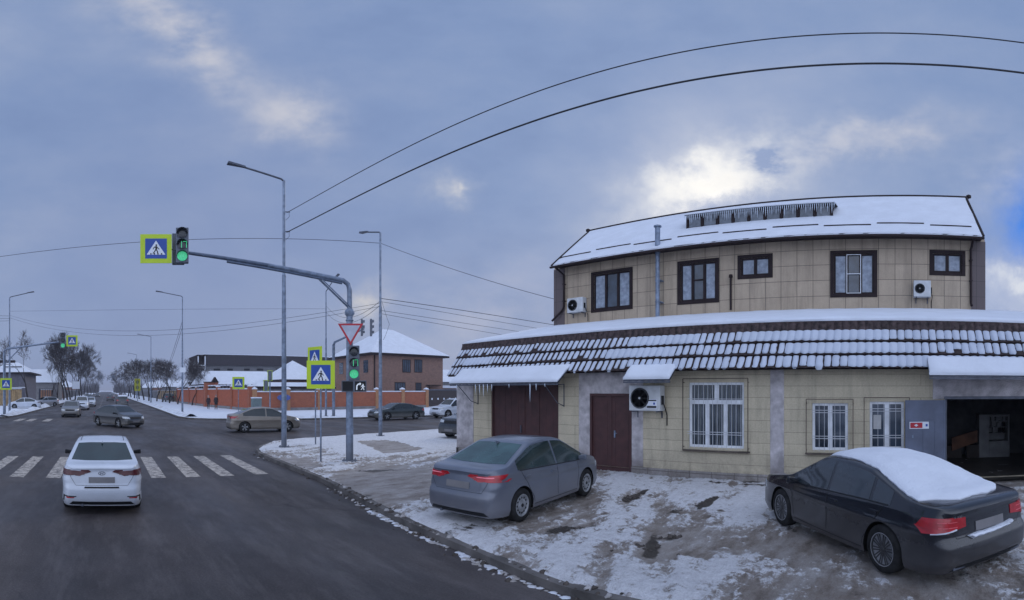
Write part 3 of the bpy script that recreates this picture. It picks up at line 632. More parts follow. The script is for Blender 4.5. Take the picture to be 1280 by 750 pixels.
# the row of bare tile tops above it
g = MB(); top = Vector((12.40, 0, 4.23)); n2 = Vector((-1, 0, .3)).normalized()
vs = []
for y in ys:
    w = .03 * abs(math.sin(math.pi * (y - RY0) / PITCH)) ** .8
    vs += [ET + Vector((0, y, -.02)) + n2 * (w + .03), top + Vector((0, y, 0)) + n2 * (w + .02)]
g.add(vs, [(2 * i, 2 * i + 1, 2 * i + 3, 2 * i + 2) for i in range(ny)]); g.box(12.36, 12.5, RY0, RY1, 4.16, 4.26)
g.build('ridge_tiles', mat('bare_brown_tile', (.05, .034, .034), .6, var=.6, vscale=9, spec=.25), bld, smooth=35)
g = MB(); rs = random.Random(3); rl = slen / ROWS
for r in range(ROWS):
    for k in range(NW):
        yc = RY0 + (k + .5) * PITCH
        if vnoise(np.array([yc * .8 + r * 3.3]), np.array([r * 5.1]), 44)[0] < (.62 if yc < 2.5 else .40 if yc < 7 else .12):      # here the snow bridges the tiles
            n_ = 7; rw = (0, .05, .14, .35, .65, .92, 1); vs = []
            for j in range(n_):
                yy = yc - PITCH * .5 + PITCH * j / (n_ - 1); jag = .035 * float(vnoise(np.array([yy * 9.0]), np.array([r * 7.7]), 5)[0]); sa = r * rl + .055 * (1 - abs(math.sin(math.pi * (yy - RY0) / PITCH))) + jag - .01; sb = (r + 1) * rl - .012 - jag * .5
                for q in rw: th = (.0, .014, .022, .024, .024, .02, .004)[rw.index(q)] * (.8 + .5 * float(vnoise(np.array([yy * 13.0]), np.array([q * 9 + r]), 6)[0])); vs.append(tpt(yy, sa + (sb - sa) * q, .004 + th))
            m_ = len(rw); g.add(vs, [(i * m_ + j, i * m_ + j + 1, (i + 1) * m_ + j + 1, (i + 1) * m_ + j) for i in range(n_ - 1) for j in range(m_ - 1)]); continue
        hw = PITCH * (rs.uniform(.28, .37) if yc > 7 else rs.uniform(.36, .45) if yc > 2 else rs.uniform(.42, .52))
        s0 = r * rl + rs.uniform(.0, .07); s1 = (r + 1) * rl - rs.uniform(.0, .035); th = rs.uniform(.015, .035)
        if r == 0: s0 -= rs.uniform(0, .05)
        if rs.random() < .05: s0 += .12
        cols = (-1, -.8, -.35, .1, .5, .85, 1); rws = (0, .04, .12, .3, .6, .9, 1)
        vs = []
        for q in rws:
            for c_ in cols:
                sx = (.35, .72, .93, 1, 1, .96, .8)[rws.index(q)]; e = max(0, 1 - abs(c_) ** 3) * max(0, 1 - abs(2 * q - 1) ** 6)
                vs.append(tpt(yc + hw * c_ * sx, s0 + (s1 - s0) * q, .003 + th * e ** .6) + Vector((0, rs.gauss(0, .006), rs.gauss(0, .004) * (e > 0))))
        n_ = len(cols); g.add(vs, [(i * n_ + j, i * n_ + j + 1, (i + 1) * n_ + j + 1, (i + 1) * n_ + j) for i in range(len(rws) - 1) for j in range(n_ - 1)])
g.build('snow_cover', snow_mat('thin_wet_snow', (.50, .55, .66)), roof, smooth=60)
# snow slope between the skirt and the upper floor
def snow_slab(name, rows, t, parent, seed=0, m=SNOW, edge=.03):
    """rows: lists of points; a lumpy blanket t thick over them"""
    rn = random.Random(seed); nr, nc = len(rows), len(rows[0]); vs = []
    for i, r_ in enumerate(rows):
        for j, p in enumerate(r_):
            e = 1 if 0 < i < nr - 1 and 0 < j < nc - 1 else .5; jit = rn.uniform(-1, 1) * edge
            vs.append(Vector(p) + Vector((jit * .4 if i in (0, nr - 1) else 0, jit * (j in (0, nc - 1)), t * e + jit * .25)))
    base = len(vs); vs += [Vector(p) for r_ in rows for p in r_]
    fs = [(i * nc + j, i * nc + j + 1, (i + 1) * nc + j + 1, (i + 1) * nc + j) for i in range(nr - 1) for j in range(nc - 1)]
    bd = [(0, j) for j in range(nc)] + [(i, nc - 1) for i in range(1, nr)] + [(nr - 1, j) for j in range(nc - 2, -1, -1)] + [(i, 0) for i in range(nr - 2, 0, -1)]
    ix = [i * nc + j for i, j in bd]
    fs += [(ix[k], ix[(k + 1) % len(ix)], base + ix[(k + 1) % len(ix)], base + ix[k]) for k in range(len(ix))]
    g = MB(); g.add(vs, fs); return g.build(name, m, parent, smooth=55)
g = MB(); g.quad((12.42, RY0, 4.25), (12.42, RY1, 4.25), (18.1, RY1, 5.46), (18.1, RY0, 5.46)); g.quad((18.1, RY0, 5.46), (18.1, RY1, 5.46), (26.3, RY1, 5.0), (26.3, RY0, 5.0))
g.quad((12.42, RY1, 4.25), (12.42, RY1, 3.3), (26.3, RY1, 3.3), (26.3, RY1, 5.0)); g.add([(12.42, RY1, 4.25), (18.1, RY1, 5.46), (26.3, RY1, 5.0)], [(0, 1, 2)]); lr = g.build('lower_roof', TILED, bld)
snow_slab('snow_cover', [[(12.38 + 5.7 * q, RY0 + (RY1 - .05 - RY0) * k / 90, 4.262 + 1.21 * q) for k in range(91)] for q in (0, .015, .08, .3, .6, .85, 1)], .10, lr, 5)
snow_slab('snow_cover', [[(18.1 + 8.1 * q, RY0 + (-4.0 - RY0) * k / 12, 5.47 - .44 * q) for k in range(13)] for q in (0, .1, .5, 1)], .12, lr, 6)

# canopies
def canopy(x0, x1, out, zwall, zlip, brackets=(), seed=0, lab=None, ice=()):
    a, b = onX(x0, 470, FX - out * .6).y, onX(x1, 470, FX - out * .6).y; a, b = min(a, b), max(a, b)
    g = MB(); P = [(FX - .42, zwall), (FX - out, zlip)]
    n = int((b - a) / .09); vs = []
    for i in range(n + 1):
        y = a + (b - a) * i / n; w = .012 * (i % 2)
        vs += [(P[0][0], y, P[0][1] - .02 + w), (P[1][0], y, P[1][1] - .02 + w), (P[0][0], y, P[0][1] - .05 + w), (P[1][0], y, P[1][1] - .05 + w)]
    g.add(vs, [(4 * i, 4 * i + 1, 4 * i + 5, 4 * i + 4) for i in range(n)] + [(4 * i + 2, 4 * i + 6, 4 * i + 7, 4 * i + 3) for i in range(n)] + [(4 * i + 1, 4 * i + 3, 4 * i + 7, 4 * i + 5) for i in range(n)])
    g.box(FX - out - .005, FX - out + .03, a, b, zlip - .09, zlip - .055)
    c = g.build('canopy', STEELD, bld, label=lab)
    snow_slab('snow_cover', [[(FX - .40 - (out - .37) * q, a + (b - a) * k / 24, zwall + (zlip - zwall) * q) for k in range(25)] for q in (1, .97, .8, .4, .1, -.02)], .085, c, seed, edge=.02)
    for y in brackets:
        m = MB(); m.tube([(FX - .02, y, zlip - .75), (FX - .02, y, zlip - .06), (FX - out + .02, y, zlip - .07)], .016, 6); m.tube([(FX - .02, y, zlip - .72), (FX - .35 * out, y, zlip - .62), (FX - out + .05, y, zlip - .08)], .013, 6); m.build('bracket', STEELD, c)
    if ice:
        for q, L_ in ice: m = MB(); y = b + (a - b) * q; m.tube([(FX - out, y, zlip - .05), (FX - out, y + .004, zlip - .05 - L_ * .5), (FX - out, y, zlip - .05 - L_)], [.02, .012, .001], 6); m.build('icicle', mat('ice', (.6, .68, .8), .1, var=.05, spec=.8), c)
zl = onX(640, 478, FX - 1.0).z
canopy(573, 708, 1.0, 3.22, zl, (onF(592, 480).y - .25, onF(712, 480).y + .2), 11, 'snowy canopy on brackets over the maroon garage door', [(q, l) for q, l in ((.08, .18), (.28, .3), (.32, .35), (.36, .4), (.4, .28), (.44, .22), (.78, .55), (.83, .2), (.6, .12), (.9, .1))])
canopy(787, 844, .85, 3.14, onX(815, 474, FX - .85).z, (), 12, 'small snowy canopy over the wall air conditioner')
canopy(1160, 1300, .95, 3.26, onX(1200, 469, FX - .95).z, (), 13, 'long snowy canopy over the open garage')

# upper floor
UZ0, EV = 4.9, onU(1100, 299).z
UY0, UY1 = onU(1231, 340).y, onU(693, 370).y
ups = [(rectF(739, 337, 791, 388.5, onU), 3, 'r'), (rectF(847, 324.5, 899, 379.5, onU), 3, 'm'), (rectF(922, 318, 966, 348, onU), 2, ''), (rectF(1037.7, 313, 1096.7, 371.5, onU), 3, 's'), (rectF(1161.7, 313, 1206.7, 344.5, onU), 2, '')]
TR = .13
g = MB(); wall_holes(g, UX, UY0, UY1, UZ0, EV + .1, [(r[0] + TR, r[1] - TR, r[2] + TR, r[3] - TR) for r, _, _ in ups], .12)
g.quad((UX, UY1, UZ0), (UX, UY1, EV + .1), (26, UY1, EV + .1), (26, UY1, UZ0)); g.quad((UX, UY0, UZ0), (26, UY0, UZ0), (26, UY0, EV + .1), (UX, UY0, EV + .1)); g.quad((26, UY0, UZ0), (26, UY1, UZ0), (26, UY1, EV + .1), (26, UY0, EV + .1))
g.build('upper_wall', TILES, bld, fix=False)
for ya_, yb_ in ((UY0 - .02, onU(1214, 340).y), (onU(706, 370).y, UY1 + .02)): g = MB(); g.box(UX - .02, UX + .1, ya_, yb_, UZ0, EV); g.build('corner_cladding', grid_mat('dark_cladding', (.135, .105, .105), (.125, .10, .10), (.06, .05, .05), .6, .6, .008, 'yz', 0, .1, .3, .1), bld)
for (y0, y1, z0, z1), n, kind in ups:
    g = MB(); X = UX + .09; a, b, c, d = y0 + TR, y1 - TR, z0 + TR, z1 - TR
    g.box(X, X + .01, a, b, c, d); wn = g.build('window', WPANE, bld)
    f = MB(); f.box(UX - .03, UX + .03, y0, a, z0, z1); f.box(UX - .03, UX + .03, b, y1, z0, z1); f.box(UX - .03, UX + .03, a, b, z0, c); f.box(UX - .03, UX + .03, a, b, d, z1); f.build('surround', BROWNF, wn, bevel=.005)
    f = MB(); t = .06; Xf = X - .05; f.box(Xf, X, a, a + t, c, d); f.box(Xf, X, b - t, b, c, d); f.box(Xf, X, a + t, b - t, c, c + t); f.box(Xf, X, a + t, b - t, d - t, d)
    for k in range(1, n): ym = a + (b - a) * k / n; f.box(Xf - .004, X, ym - .05, ym + .05, c + t, d - t)
    if kind == 'm': f.box(Xf - .002, X, a + (b - a) / 3, a + 2 * (b - a) / 3, (c + d) / 2 + .05, (c + d) / 2 + .1)
    f.build('frame', BROWNF, wn)
    for k in range(n):      # pale roller blinds and nets right behind the outer panes
        if n == 3 and k == 1: continue
        cu = MB()
        p, q = a + (b - a) * k / n + .07, a + (b - a) * (k + 1) / n - .07
        m_ = 24; cu.add([(X - .004 - .002 * (i % 2), p + (q - p) * i / m_, zz) for i in range(m_ + 1) for zz in (c + .07, d - .07)], [(2 * i, 2 * i + 2, 2 * i + 3, 2 * i + 1) for i in range(m_)]); cu.build('curtain', mat('blue_white_curtain', (.26, .30, .37), .35, var=.3, vscale=5), wn)
    if kind == 's':
        s_ = MB(); p, q = a + (b - a) / 3 - .02, a + 2 * (b - a) / 3 + .02; t = .025; zm = (c + d) / 2 - .02
        for bx in ((p, p + t, c + .02, d - .02), (q - t, q, c + .02, d - .02), (p + t, q - t, c + .02, c + .045), (p + t, q - t, d - .045, d - .02), (p + t, q - t, zm, zm + t)): s_.box(UX + .01, UX + .035, *bx)
        s_.build('fly_screen', WHITEP, wn)
# gable roof: eaves fascia, gutter, snow, ridge, long dormer strip
EX, RX = 17.35, 22.0; EZ = onX(1100, 293, EX).z; RZ = onX(1080, 243.5, RX).z
RZ -= .06; RZL = RZ - .30
GY0, GY1 = onX(1230, 294, EX).y, onX(689, 333, EX).y; HY0, HY1 = onX(1208, 250, RX).y, onX(737, 291, RX).y
g = MB(); rt = .06
g.add([(EX, GY0, EZ), (EX, GY1, EZ), (RX, HY1, RZL), (RX, HY0, RZ), (EX + .02, GY0, EZ - rt), (EX + .02, GY1, EZ - rt), (RX, HY1, RZL - rt * 1.5), (RX, HY0, RZ - rt * 1.5)], [(0, 1, 2, 3), (4, 7, 6, 5), (0, 3, 7, 4), (1, 5, 6, 2), (0, 4, 5, 1), (3, 2, 6, 7)])
g.add([(26.7, GY0, EZ), (26.7, GY1, EZ), (RX, HY1, RZL), (RX, HY0, RZ)], [(0, 1, 2, 3)])
g.add([(UX, UY1, EV), (26, UY1, EV), (RX, UY1, RZL - .15)], [(0, 1, 2)]); g.add([(UX, UY0, EV), (26, UY0, EV), (RX, UY0, RZ - .15)], [(0, 1, 2)])
ur = g.build('upper_roof', TILED, bld)
g = MB(); g.box(EX - .02, EX + .03, GY0, GY1, EV - .06, EZ + .02); g.box(EX + .03, UX + .02, GY0, GY1, EV + .02, EV + .06); g.box(EX - .13, EX - .02, GY0, GY1, EZ - .10, EZ - .02)
g.build('eaves_gutter', BROWNF, bld, bevel=.008)
def rp(q, y01, up=0): return Vector((EX + (RX - EX) * q, (GY0 + (GY1 - GY0) * y01) * (1 - q) + (HY0 + (HY1 - HY0) * y01) * q, EZ + (RZ + (RZL - RZ) * y01 - EZ) * q + up))
snow_slab('snow_cover', [[rp(q, .004 + .992 * k / 80, .01) for k in range(81)] for q in (0.006, .02, .1, .3, .5, .7, .9, .985)], .075, ur, 8, edge=.02)
g = MB(); g.tube([Vector((RX, HY0 - .1, RZ + .03)), Vector((RX, HY1 + .1, RZL + .03))], .08, 8); g.tube([rp(1, 0, .06), rp(0, 0, .06)], .035, 6); g.tube([rp(1, 1, .06), rp(0, 1, .06)], .035, 6)
g.lathe([(.02, RZ), (.12, RZ + .03), (.12, RZ + .14), (.02, RZ + .2)], 10, c=(RX, HY0 - .1, 0)); g.lathe([(.02, RZL), (.12, RZL + .03), (.12, RZL + .14), (.02, RZL + .2)], 10, c=(RX, HY1 + .1, 0))
g.build('ridge_cap', BROWNF, ur, smooth=40)
ns_ = 9
for k in range(ns_):         # snow guards: short rails, alternately set a little up the slope
    q = .16 + .035 * (k % 2); a, b = (k + .08) / ns_, (k + 1.0) / ns_ - .004
    if k == 0: a = .02
    g = MB(); g.tube([rp(q, a, .10), rp(q, b, .10)], .03, 6)
    for t_ in np.linspace(a, b, 4): g.tube([rp(q, t_, .0), rp(q, t_, .12)], .012, 4)
    g.build('snow_guard', BROWNF, ur)
# long low dormer with icicles
dq = .42; yA, yB = onX(1040, 262, EX + 2.0).y, onX(860, 272, EX + 2.0).y
dx = EX + (RX - EX) * dq; dz = EZ + (RZ - .13 - EZ) * dq; dh = .62
g = MB(); g.box(dx, dx + .06, yA, yB, dz - .1, dz + dh); g.quad((dx, yA, dz), (dx, yA, dz + dh), (dx + 1.2, yA, dz + dh + .2), (dx + 1.0, yA, dz + .6)); g.quad((dx, yB, dz), (dx + 1.0, yB, dz + .6), (dx + 1.2, yB, dz + dh + .2), (dx, yB, dz + dh))
g.quad((dx - .12, yA - .12, dz + dh), (dx - .12, yB + .12, dz + dh), (dx + 1.6, yB + .12, dz + dh + .42), (dx + 1.6, yA - .12, dz + dh + .42))
n = 9
for k in range(n + 1): y = yA + (yB - yA) * k / n; g.box(dx - .03, dx, y - .05, y + .05, dz + .02, dz + dh - .02)
do = g.build('dormer', BROWNF, ur, label='long low dormer strip hung with icicles')
g = MB()
for k in range(n): a, b = yA + (yB - yA) * (k + .12) / n, yA + (yB - yA) * (k + .88) / n; g.box(dx - .006, dx - .001, a, b, dz + .08, dz + dh - .1)
g.build('panes', mat('grey_dormer_pane', (.13, .15, .18), .2, var=.3), do)
snow_slab('snow_cover', [[(dx - .13 + 1.6 * q, yA - .12 + (yB - yA + .24) * k / 40, dz + dh + .02 + .40 * q) for k in range(41)] for q in (0, .05, .4, 1)], .09, do, 9)
g = MB(); rr = random.Random(8)
for k in range(74): y = yA - .1 + (yB - yA + .2) * k / 73; L_ = rr.uniform(.15, .48); g.tube([(dx - .12, y, dz + dh), (dx - .12, y, dz + dh - L_ * .5), (dx - .12, y, dz + dh - L_)], [.02, .013, .002], 5)
g.build('icicles', mat('ice', (.6, .68, .8), .1, var=.05, spec=.8), do)
# flue, vent, downpipes
g = MB(); p = onX(822, 396, UX - .35); t = onX(822, 284, UX - .35)
g.tube([(UX - .35, p.y, p.z - .2), (UX - .35, p.y, onX(822, 316, UX - .35).z)], .085, 14); g.tube([(UX - .35, p.y, onX(822, 317, UX - .35).z), (UX - .35, p.y, t.z)], .105, 14); g.lathe([(.03, t.z), (.16, t.z + .01), (.16, t.z + .06), (.04, t.z + .12)], 14, c=(UX - .35, p.y, 0))
for zz in (p.z + .6, p.z + 1.5): g.box(UX - .36, UX, p.y - .11, p.y + .11, zz, zz + .04)
g.build('flue_pipe', STEEL, bld, smooth=40)
g = MB(); p = onU(914.6, 388); t = onU(914.6, 348); g.tube([(UX - .12, p.y, p.z), (UX - .12, p.y, t.z)], .045, 8); g.lathe([(.05, t.z), (.08, t.z + .02), (.07, t.z + .12), (.02, t.z + .14)], 8, c=(UX - .12, t.y, 0)); g.build('vent_pipe', BROWNF, bld, smooth=40)
for px, bend in ((706.5, 1), (1213, 0)):
    g = MB(); y = onU(px, 340).y; zt = EV; zb = onU(px, 388 if bend else 384).z
    pts = [(EX - .05, y, EZ - .1), (UX - .10, y, zt - .35), (UX - .10, y, zb + .15)]
    if bend: pts += [(UX - .10, y + .1, zb - .02), (UX - .25, UY1 - .05, zb - .48)]
    else: pts += [(UX - .25, y, zb + .02)]
    g.tube(pts, .05, 8); 
    for zz in (zt - .8, zt - 1.6): g.box(UX - .16, UX, y - .06, y + .06, zz, zz + .03)
    g.build('downpipe', BROWNF, bld, smooth=50)

# air conditioners hung on the walls
def ac_unit(X, r, lab, label_plate=False, sc=1):
    y0, y1, z0, z1 = r; D = .3; zc = (z0 + z1) / 2; t = thing('air_conditioner', lab, 'air conditioner', (X, (y0 + y1) / 2, z0), group='air conditioners on the corner building')
    body = mat('ac_casing', (.52, .54, .56), .5, var=.12, vscale=4)
    g = MB(); g.box(X - D - .05, X - .05, y0, y1, z0, z1); b_ = g.build('casing', body, t, bevel=.015)
    w = y1 - y0; h = z1 - z0; rf = min(h * .42, w * .3); fy = y1 - rf * 1.18; xf = X - D - .05
    g = MB(); g.lathe([(rf, xf - .012), (rf, xf + .01), (rf * .9, xf + .01), (rf * .9, xf - .012)], 28, axis='x', c=(0, fy, zc)); g.lathe([(rf * .9, xf - .002), (rf * .9, xf + .002)], 28, 0, 'x', c=(0, fy, zc)); g.build('fan_opening', mat('fan_shadow_grey', (.035, .037, .042), .6), t, smooth=40)
    g = MB()
    for q in np.linspace(.25, .88, 6): g.lathe([(rf * q + .003, xf - .02), (rf * q + .003, xf - .016), (rf * q - .003, xf - .016), (rf * q - .003, xf - .02)], 24, axis='x', c=(0, fy, zc))
    for k in range(8): a = k * math.pi / 4; g.tube([(xf - .018, fy + .04 * math.cos(a), zc + .04 * math.sin(a)), (xf - .018, fy + rf * .95 * math.cos(a), zc + rf * .95 * math.sin(a))], .004, 4)
    g.build('fan_grille', mat('grey_wire', (.14, .15, .17), .5), t)
    g = MB(); g.lathe([(rf * .11, xf - .024), (rf * .11, xf - .02)], 14, axis='x', c=(0, fy, zc)); g.build('fan_hub', body, t)
    if label_plate:
        g = MB(); a = y0 + w * .10; b2 = y0 + w * .42; g.box(xf - .006, xf - .001, a, b2, z0 + h * .10, z0 + h * .46, 0); g.box(xf - .009, xf - .0065, a + .01, b2 - .01, z0 + h * .39, z0 + h * .44, 1); g.box(xf - .009, xf - .0065, a + .01, b2 - .01, z0 + h * .12, z0 + h * .20, 1); g.box(xf - .009, xf - .0065, a + .05, a + .10, z0 + h * .25, z0 + h * .33, 2); g.build('label_plate', [WHITES, BLACKS, BLUES], t)
    g = MB()
    for yy in (y0 + .1, y1 - .1): g.box(X - D - .05, X, yy - .015, yy + .015, z0 - .035, z0 - .003); g.box(X - .03, X, yy - .015, yy + .015, z0 - .2, z0 - .036)
    g.box(X - .05, X - .002, y0 + w * .2, y1 - w * .2, z0 + .05, z1 - .05)
    g.build('bracket', STEELD, t)
    g = MB(); g.box(X - D + .02, X - .2, y0 - .05, y0 - .002, z0 + h * .25, z0 + h * .6); g.tube([(X - .2, y0 - .03, z0 + h * .3), (X - .14, y0 - .07, z0 + .02), (X - .02, y0 - .05, z0 - .12), (X - .02, y0 - .05, z0 - .4)], .015, 6); g.build('hose', BLACK, t)
ac_unit(FX, rectF(794, 482, 832, 513), 'big grey-white air conditioner with round fan beside the maroon door', True)
ac_unit(UX, rectF(714.6, 373.5, 734, 391.5, onU), 'small air conditioner at the left end of the clad upper floor')
ac_unit(UX, rectF(1141.5, 353, 1162.5, 373, onU), 'small air conditioner below the small right upper window')

# things standing in the open garage
t = thing('display_cabinet', 'pale glazed cabinet with items inside standing at the back of the dark garage', 'cabinet', (16.9, 0, .19))
p0, p1 = onX(1224, 560, 16.6), onX(1262, 560, 16.6); ya, yb = p1.y, p0.y; zt = onX(1240, 518, 16.6).z; 
g = MB(); PALE = mat('pale_metal', (.30, .31, .33), .6, var=.2)
g.box(16.6, 17.2, yb - .35, yb, .19, zt); g.box(16.6, 17.2, ya, ya + .06, .19, zt); g.box(16.6, 17.2, ya + .06, yb - .35, .19, .75); g.box(16.6, 17.2, ya + .06, yb - .35, zt - .08, zt); g.box(17.1, 17.2, ya + .06, yb - .35, .75, zt - .08)
for q in (.3, .55, .8): g.box(16.7, 17.1, ya + .06, yb - .35, .75 + (zt - .83) * q, .77 + (zt - .83) * q)
g.build('frame', PALE, t, bevel=.01)
g = MB(); rr = random.Random(2)
for q in (.3, .55, .8):
    y = ya + .12
    while y < yb - .5: h_ = rr.uniform(.12, .26); g.box(16.75, 16.95, y, y + .08, .77 + (zt - .83) * q, .77 + (zt - .83) * q + h_, rr.choice((0, 1))); y += rr.uniform(.12, .25)
g.build('items', [BLACK, PALE], t)
t = thing('covered_bench', 'low slanting brown board leaning over crates on the garage floor', 'board', (16.5, 1.2, .19))
pa, pb = onX(1190, 560, 16.5), onX(1222, 550, 16.5)
g = MB(); g.add([(16.5, pa.y, .9), (16.5, pb.y, 1.15), (16.5, pb.y, .75), (16.5, pa.y, .45), (16.6, pa.y, .9), (16.6, pb.y, 1.15), (16.6, pb.y, .75), (16.6, pa.y, .45)], [(0, 1, 2, 3), (7, 6, 5, 4), (0, 4, 5, 1), (3, 2, 6, 7), (0, 3, 7, 4), (1, 5, 6, 2)]); g.build('board', mat('orange_brown_board', (.20, .09, .05), .7, var=.3), t)
g = MB(); 
for y in (pa.y - .1, pb.y + .1): g.box(16.62, 17.0, y - .25, y + .25, .19, .62)
g.build('crate', mat('dark_crate', (.06, .05, .045), .8), t)

# ------------------------------------------------------------------ pedestrian signs, signals, masts, lamps
def walker(g, cx, cz, s, y, mi):          # the walking figure; s = height, y = front plane
    P = lambda pts: g.plate([(cx + a * s, cz + b * s) for a, b in pts], y, y + .0015, mi)
    P([(.03 + .085 * math.cos(a), .42 + .085 * math.sin(a)) for a in np.linspace(0, 2 * math.pi, 11)[:-1]][::-1])
    P([(-.10, .30), (.10, .32), (.12, .05), (.06, -.06), (-.09, -.06), (-.06, .08)])
    P([(-.09, -.05), (.03, -.05), (-.10, -.28), (-.26, -.46), (-.33, -.40), (-.19, -.24)])
    P([(-.02, -.05), (.10, -.05), (.20, -.25), (.22, -.48), (.12, -.48), (.09, -.24)])
    P([(-.10, .30), (-.06, .20), (-.20, .10), (-.24, -.02), (-.31, .0), (-.27, .14)]); P([(.08, .30), (.11, .20), (.24, .12), (.33, .02), (.28, -.03), (.18, .06)])
def crossing_face(parent, w=.9, y=0, border=True, cx=0, cz=0, flip=1):
    h = w
    g = MB(); g.box(cx - w / 2, cx + w / 2, y, y + .02, cz - h / 2, cz + h / 2); bp = g.build('border_plate', YG, parent, world=False, bevel=.004)
    b = w * .345; g = MB(); g.box(cx - b, cx + b, y - .004, y - .001, cz - b, cz + b); g.build('blue_panel', BLUES, parent, world=False)
    t = b * .86; g = MB(); g.plate([(cx - t, cz - t * .72), (cx + t, cz - t * .72), (cx, cz + t * .92)], y - .007, y - .0045); g.build('white_triangle', WHITES, parent, world=False)
    g = MB(); walker(g, cx, cz - t * .10, t * 1.15, y - .010, 0)
    g.build('walking_figure', BLACKS, parent, world=False); g = MB()
    for k in range(4): x = cx - t * .62 + k * t * .38; g.plate([(x, cz - t * .70), (x + t * .16, cz - t * .70), (x + t * .12, cz - t * .54), (x + t * .02, cz - t * .54)], y - .010, y - .0085, 0)
    build_each(g, 'crossing_stripe', BLACKS, parent, world=False)
def aim(p):                                # turn of a thing whose face looks along -Y so that it looks back down its own azimuth
    return -math.atan2(p[0], p[1])
def post_sign(base, zc, w, lab, rz=0, group=None, two=False, double=False, off=0):
    t = thing('pedestrian_crossing_sign', lab, 'road sign', base, rz, group)
    bz = base[2]; g = MB(); g.tube([(off, .05, -.05), (off, .05, zc - bz + w * .42)], .03, 10); g.box(off - .05, off + .05, .02, .08, zc - bz - .25, zc - bz - .2); g.box(off - .05, off + .05, .02, .08, zc - bz + .2, zc - bz + .25); g.build('post', STEEL, t, world=False, smooth=50)
    crossing_face(t, w, 0, cz=zc - bz); return t
GREEN = mat('green_signal_lamp', (.05, .42, .20), .4, emit=.75, var=.45, vscale=45)
LENSD = mat('unlit_lens', (.035, .04, .05), .2)
HOUS = mat('signal_housing', (.095, .11, .145), .5, var=.15)
def seg(g, cx, cz, s, digit, y):
    L = {'a': (-.5, .5, 1, 1), 'g': (-.5, .5, 0, 0), 'd': (-.5, .5, -1, -1), 'b': (.5, .5, 0, 1), 'c': (.5, .5, -1, 0), 'f': (-.5, -.5, 0, 1), 'e': (-.5, -.5, -1, 0)}
    for k in {1: 'bc', 7: 'abc', 4: 'fgbc', 0: 'abcdef'}[digit]:
        x0, x1, z0, z1 = L[k]; t = s * .045
        g.box(cx + x0 * s * .5 - t, cx + x1 * s * .5 + t, y - .004, y, cz + z0 * s * .5 - t, cz + z1 * s * .5 + t)
def traffic_light(loc, lab, rz=0, w=.36, h=1.12, lit=True, digits=True, group='traffic lights', name='traffic_light'):
    t = thing(name, lab, 'traffic light', loc, rz, group)      # origin at its centre, face towards -Y
    g = MB(); g.box(-w / 2, w / 2, 0, .16, -h / 2, h / 2); g.build('housing', HOUS, t, world=False, bevel=.02)
    g = MB(); 
    for k in (-1, 0, 1): g.lathe([(w * .44, -.012), (w * .44, 0)], 24, axis='y', c=(0, 0, k * h * .32)); 
    g.build('lens_ring', HOUS, t, world=False)
    for k in (-1, 0, 1):
        g = MB()
        for a in range(0, 9): a0 = R(20 * a); a1 = R(20 * (a + 1)); r = w * .45; z = k * h * .32; g.add([(r * math.cos(a0), 0, z + r * math.sin(a0)), (r * math.cos(a1), 0, z + r * math.sin(a1)), (r * math.cos(a1), -.16, z + r * math.sin(a1)), (r * math.cos(a0), -.16, z + r * math.sin(a0)), (r * .96 * math.cos(a0), 0, z + r * .96 * math.sin(a0)), (r * .96 * math.cos(a1), 0, z + r * .96 * math.sin(a1)), (r * .96 * math.cos(a1), -.16, z + r * .96 * math.sin(a1)), (r * .96 * math.cos(a0), -.16, z + r * .96 * math.sin(a0))], [(0, 1, 2, 3), (7, 6, 5, 4), (3, 2, 6, 7)])
        g.build('visor', HOUS, t, world=False)
        g = MB(); g.lathe([(w * .40, -.022), (w * .34, -.03), (w * .02, -.034)], 24, axis='y', c=(0, 0, k * h * .32))
        g.build('lens', GREEN if (k == -1 and lit) else LENSD, t, world=False, smooth=60, label='lit green lens' if (k == -1 and lit) else None)
    if lit and digits:
        for dx_, dg in ((-w * .02 - .06, 1), (.075, 7)): g = MB(); seg(g, dx_, 0.0, .19, dg, -.036); g.build('countdown_digit', mat('green_digits', (.05, .50, .22), .3, emit=.7), t, world=False)
    return t
def flange(g, x, y, z, r):
    g.lathe([(r * 1.02, z - .02), (r * 2.1, z), (r * 2.1, z + .03), (r * 1.05, z + .035)], 16, c=(x, y, 0))
    for k in range(6): a = k * math.pi / 3; g.lathe([(.018, z + .03), (.018, z + .09)], 6, c=(x + r * 1.7 * math.cos(a), y + r * 1.7 * math.sin(a), 0))

# the near signal mast
mb = gnd(437, 577, .13); mx, my = mb.x, mb.y
mast = thing('signal_mast', 'near grey steel mast on the corner with collar, long arm over the road and brace', 'mast', (mx, my, .13), group='signal masts')
rng = math.hypot(mx, my)
zof = lambda py, r=rng: EYE + r * math.tan(R((HY - py) / K))
zc, zt = zof(388), zof(352)
g = MB(); g.tube([(mx, my, .1), (mx, my, zc)], [.125, .105], 20); flange(g, mx, my, .15, .125); g.lathe([(.10, zc - .22), (.16, zc - .12), (.165, zc - .05), (.15, zc), (.10, zc + .05)], 20, c=(mx, my, 0)); g.lathe([(.13, zc - .36), (.135, zc - .33), (.11, zc - .3)], 16, c=(mx, my, 0))
for k in range(8): a = k * math.pi / 4; g.lathe([(.02, zc - .14), (.02, zc - .05)], 6, c=(mx + .15 * math.cos(a), my + .15 * math.sin(a), 0))
g.box(mx - .07, mx + .07, my - .135, my - .10, 1.05, 1.3)
g.build('column', STEEL, mast, smooth=40)
ax = 2.45; az_ = zt + .60; e = onY(241, 317, my)
tip = Vector((e.x, my, e.z))
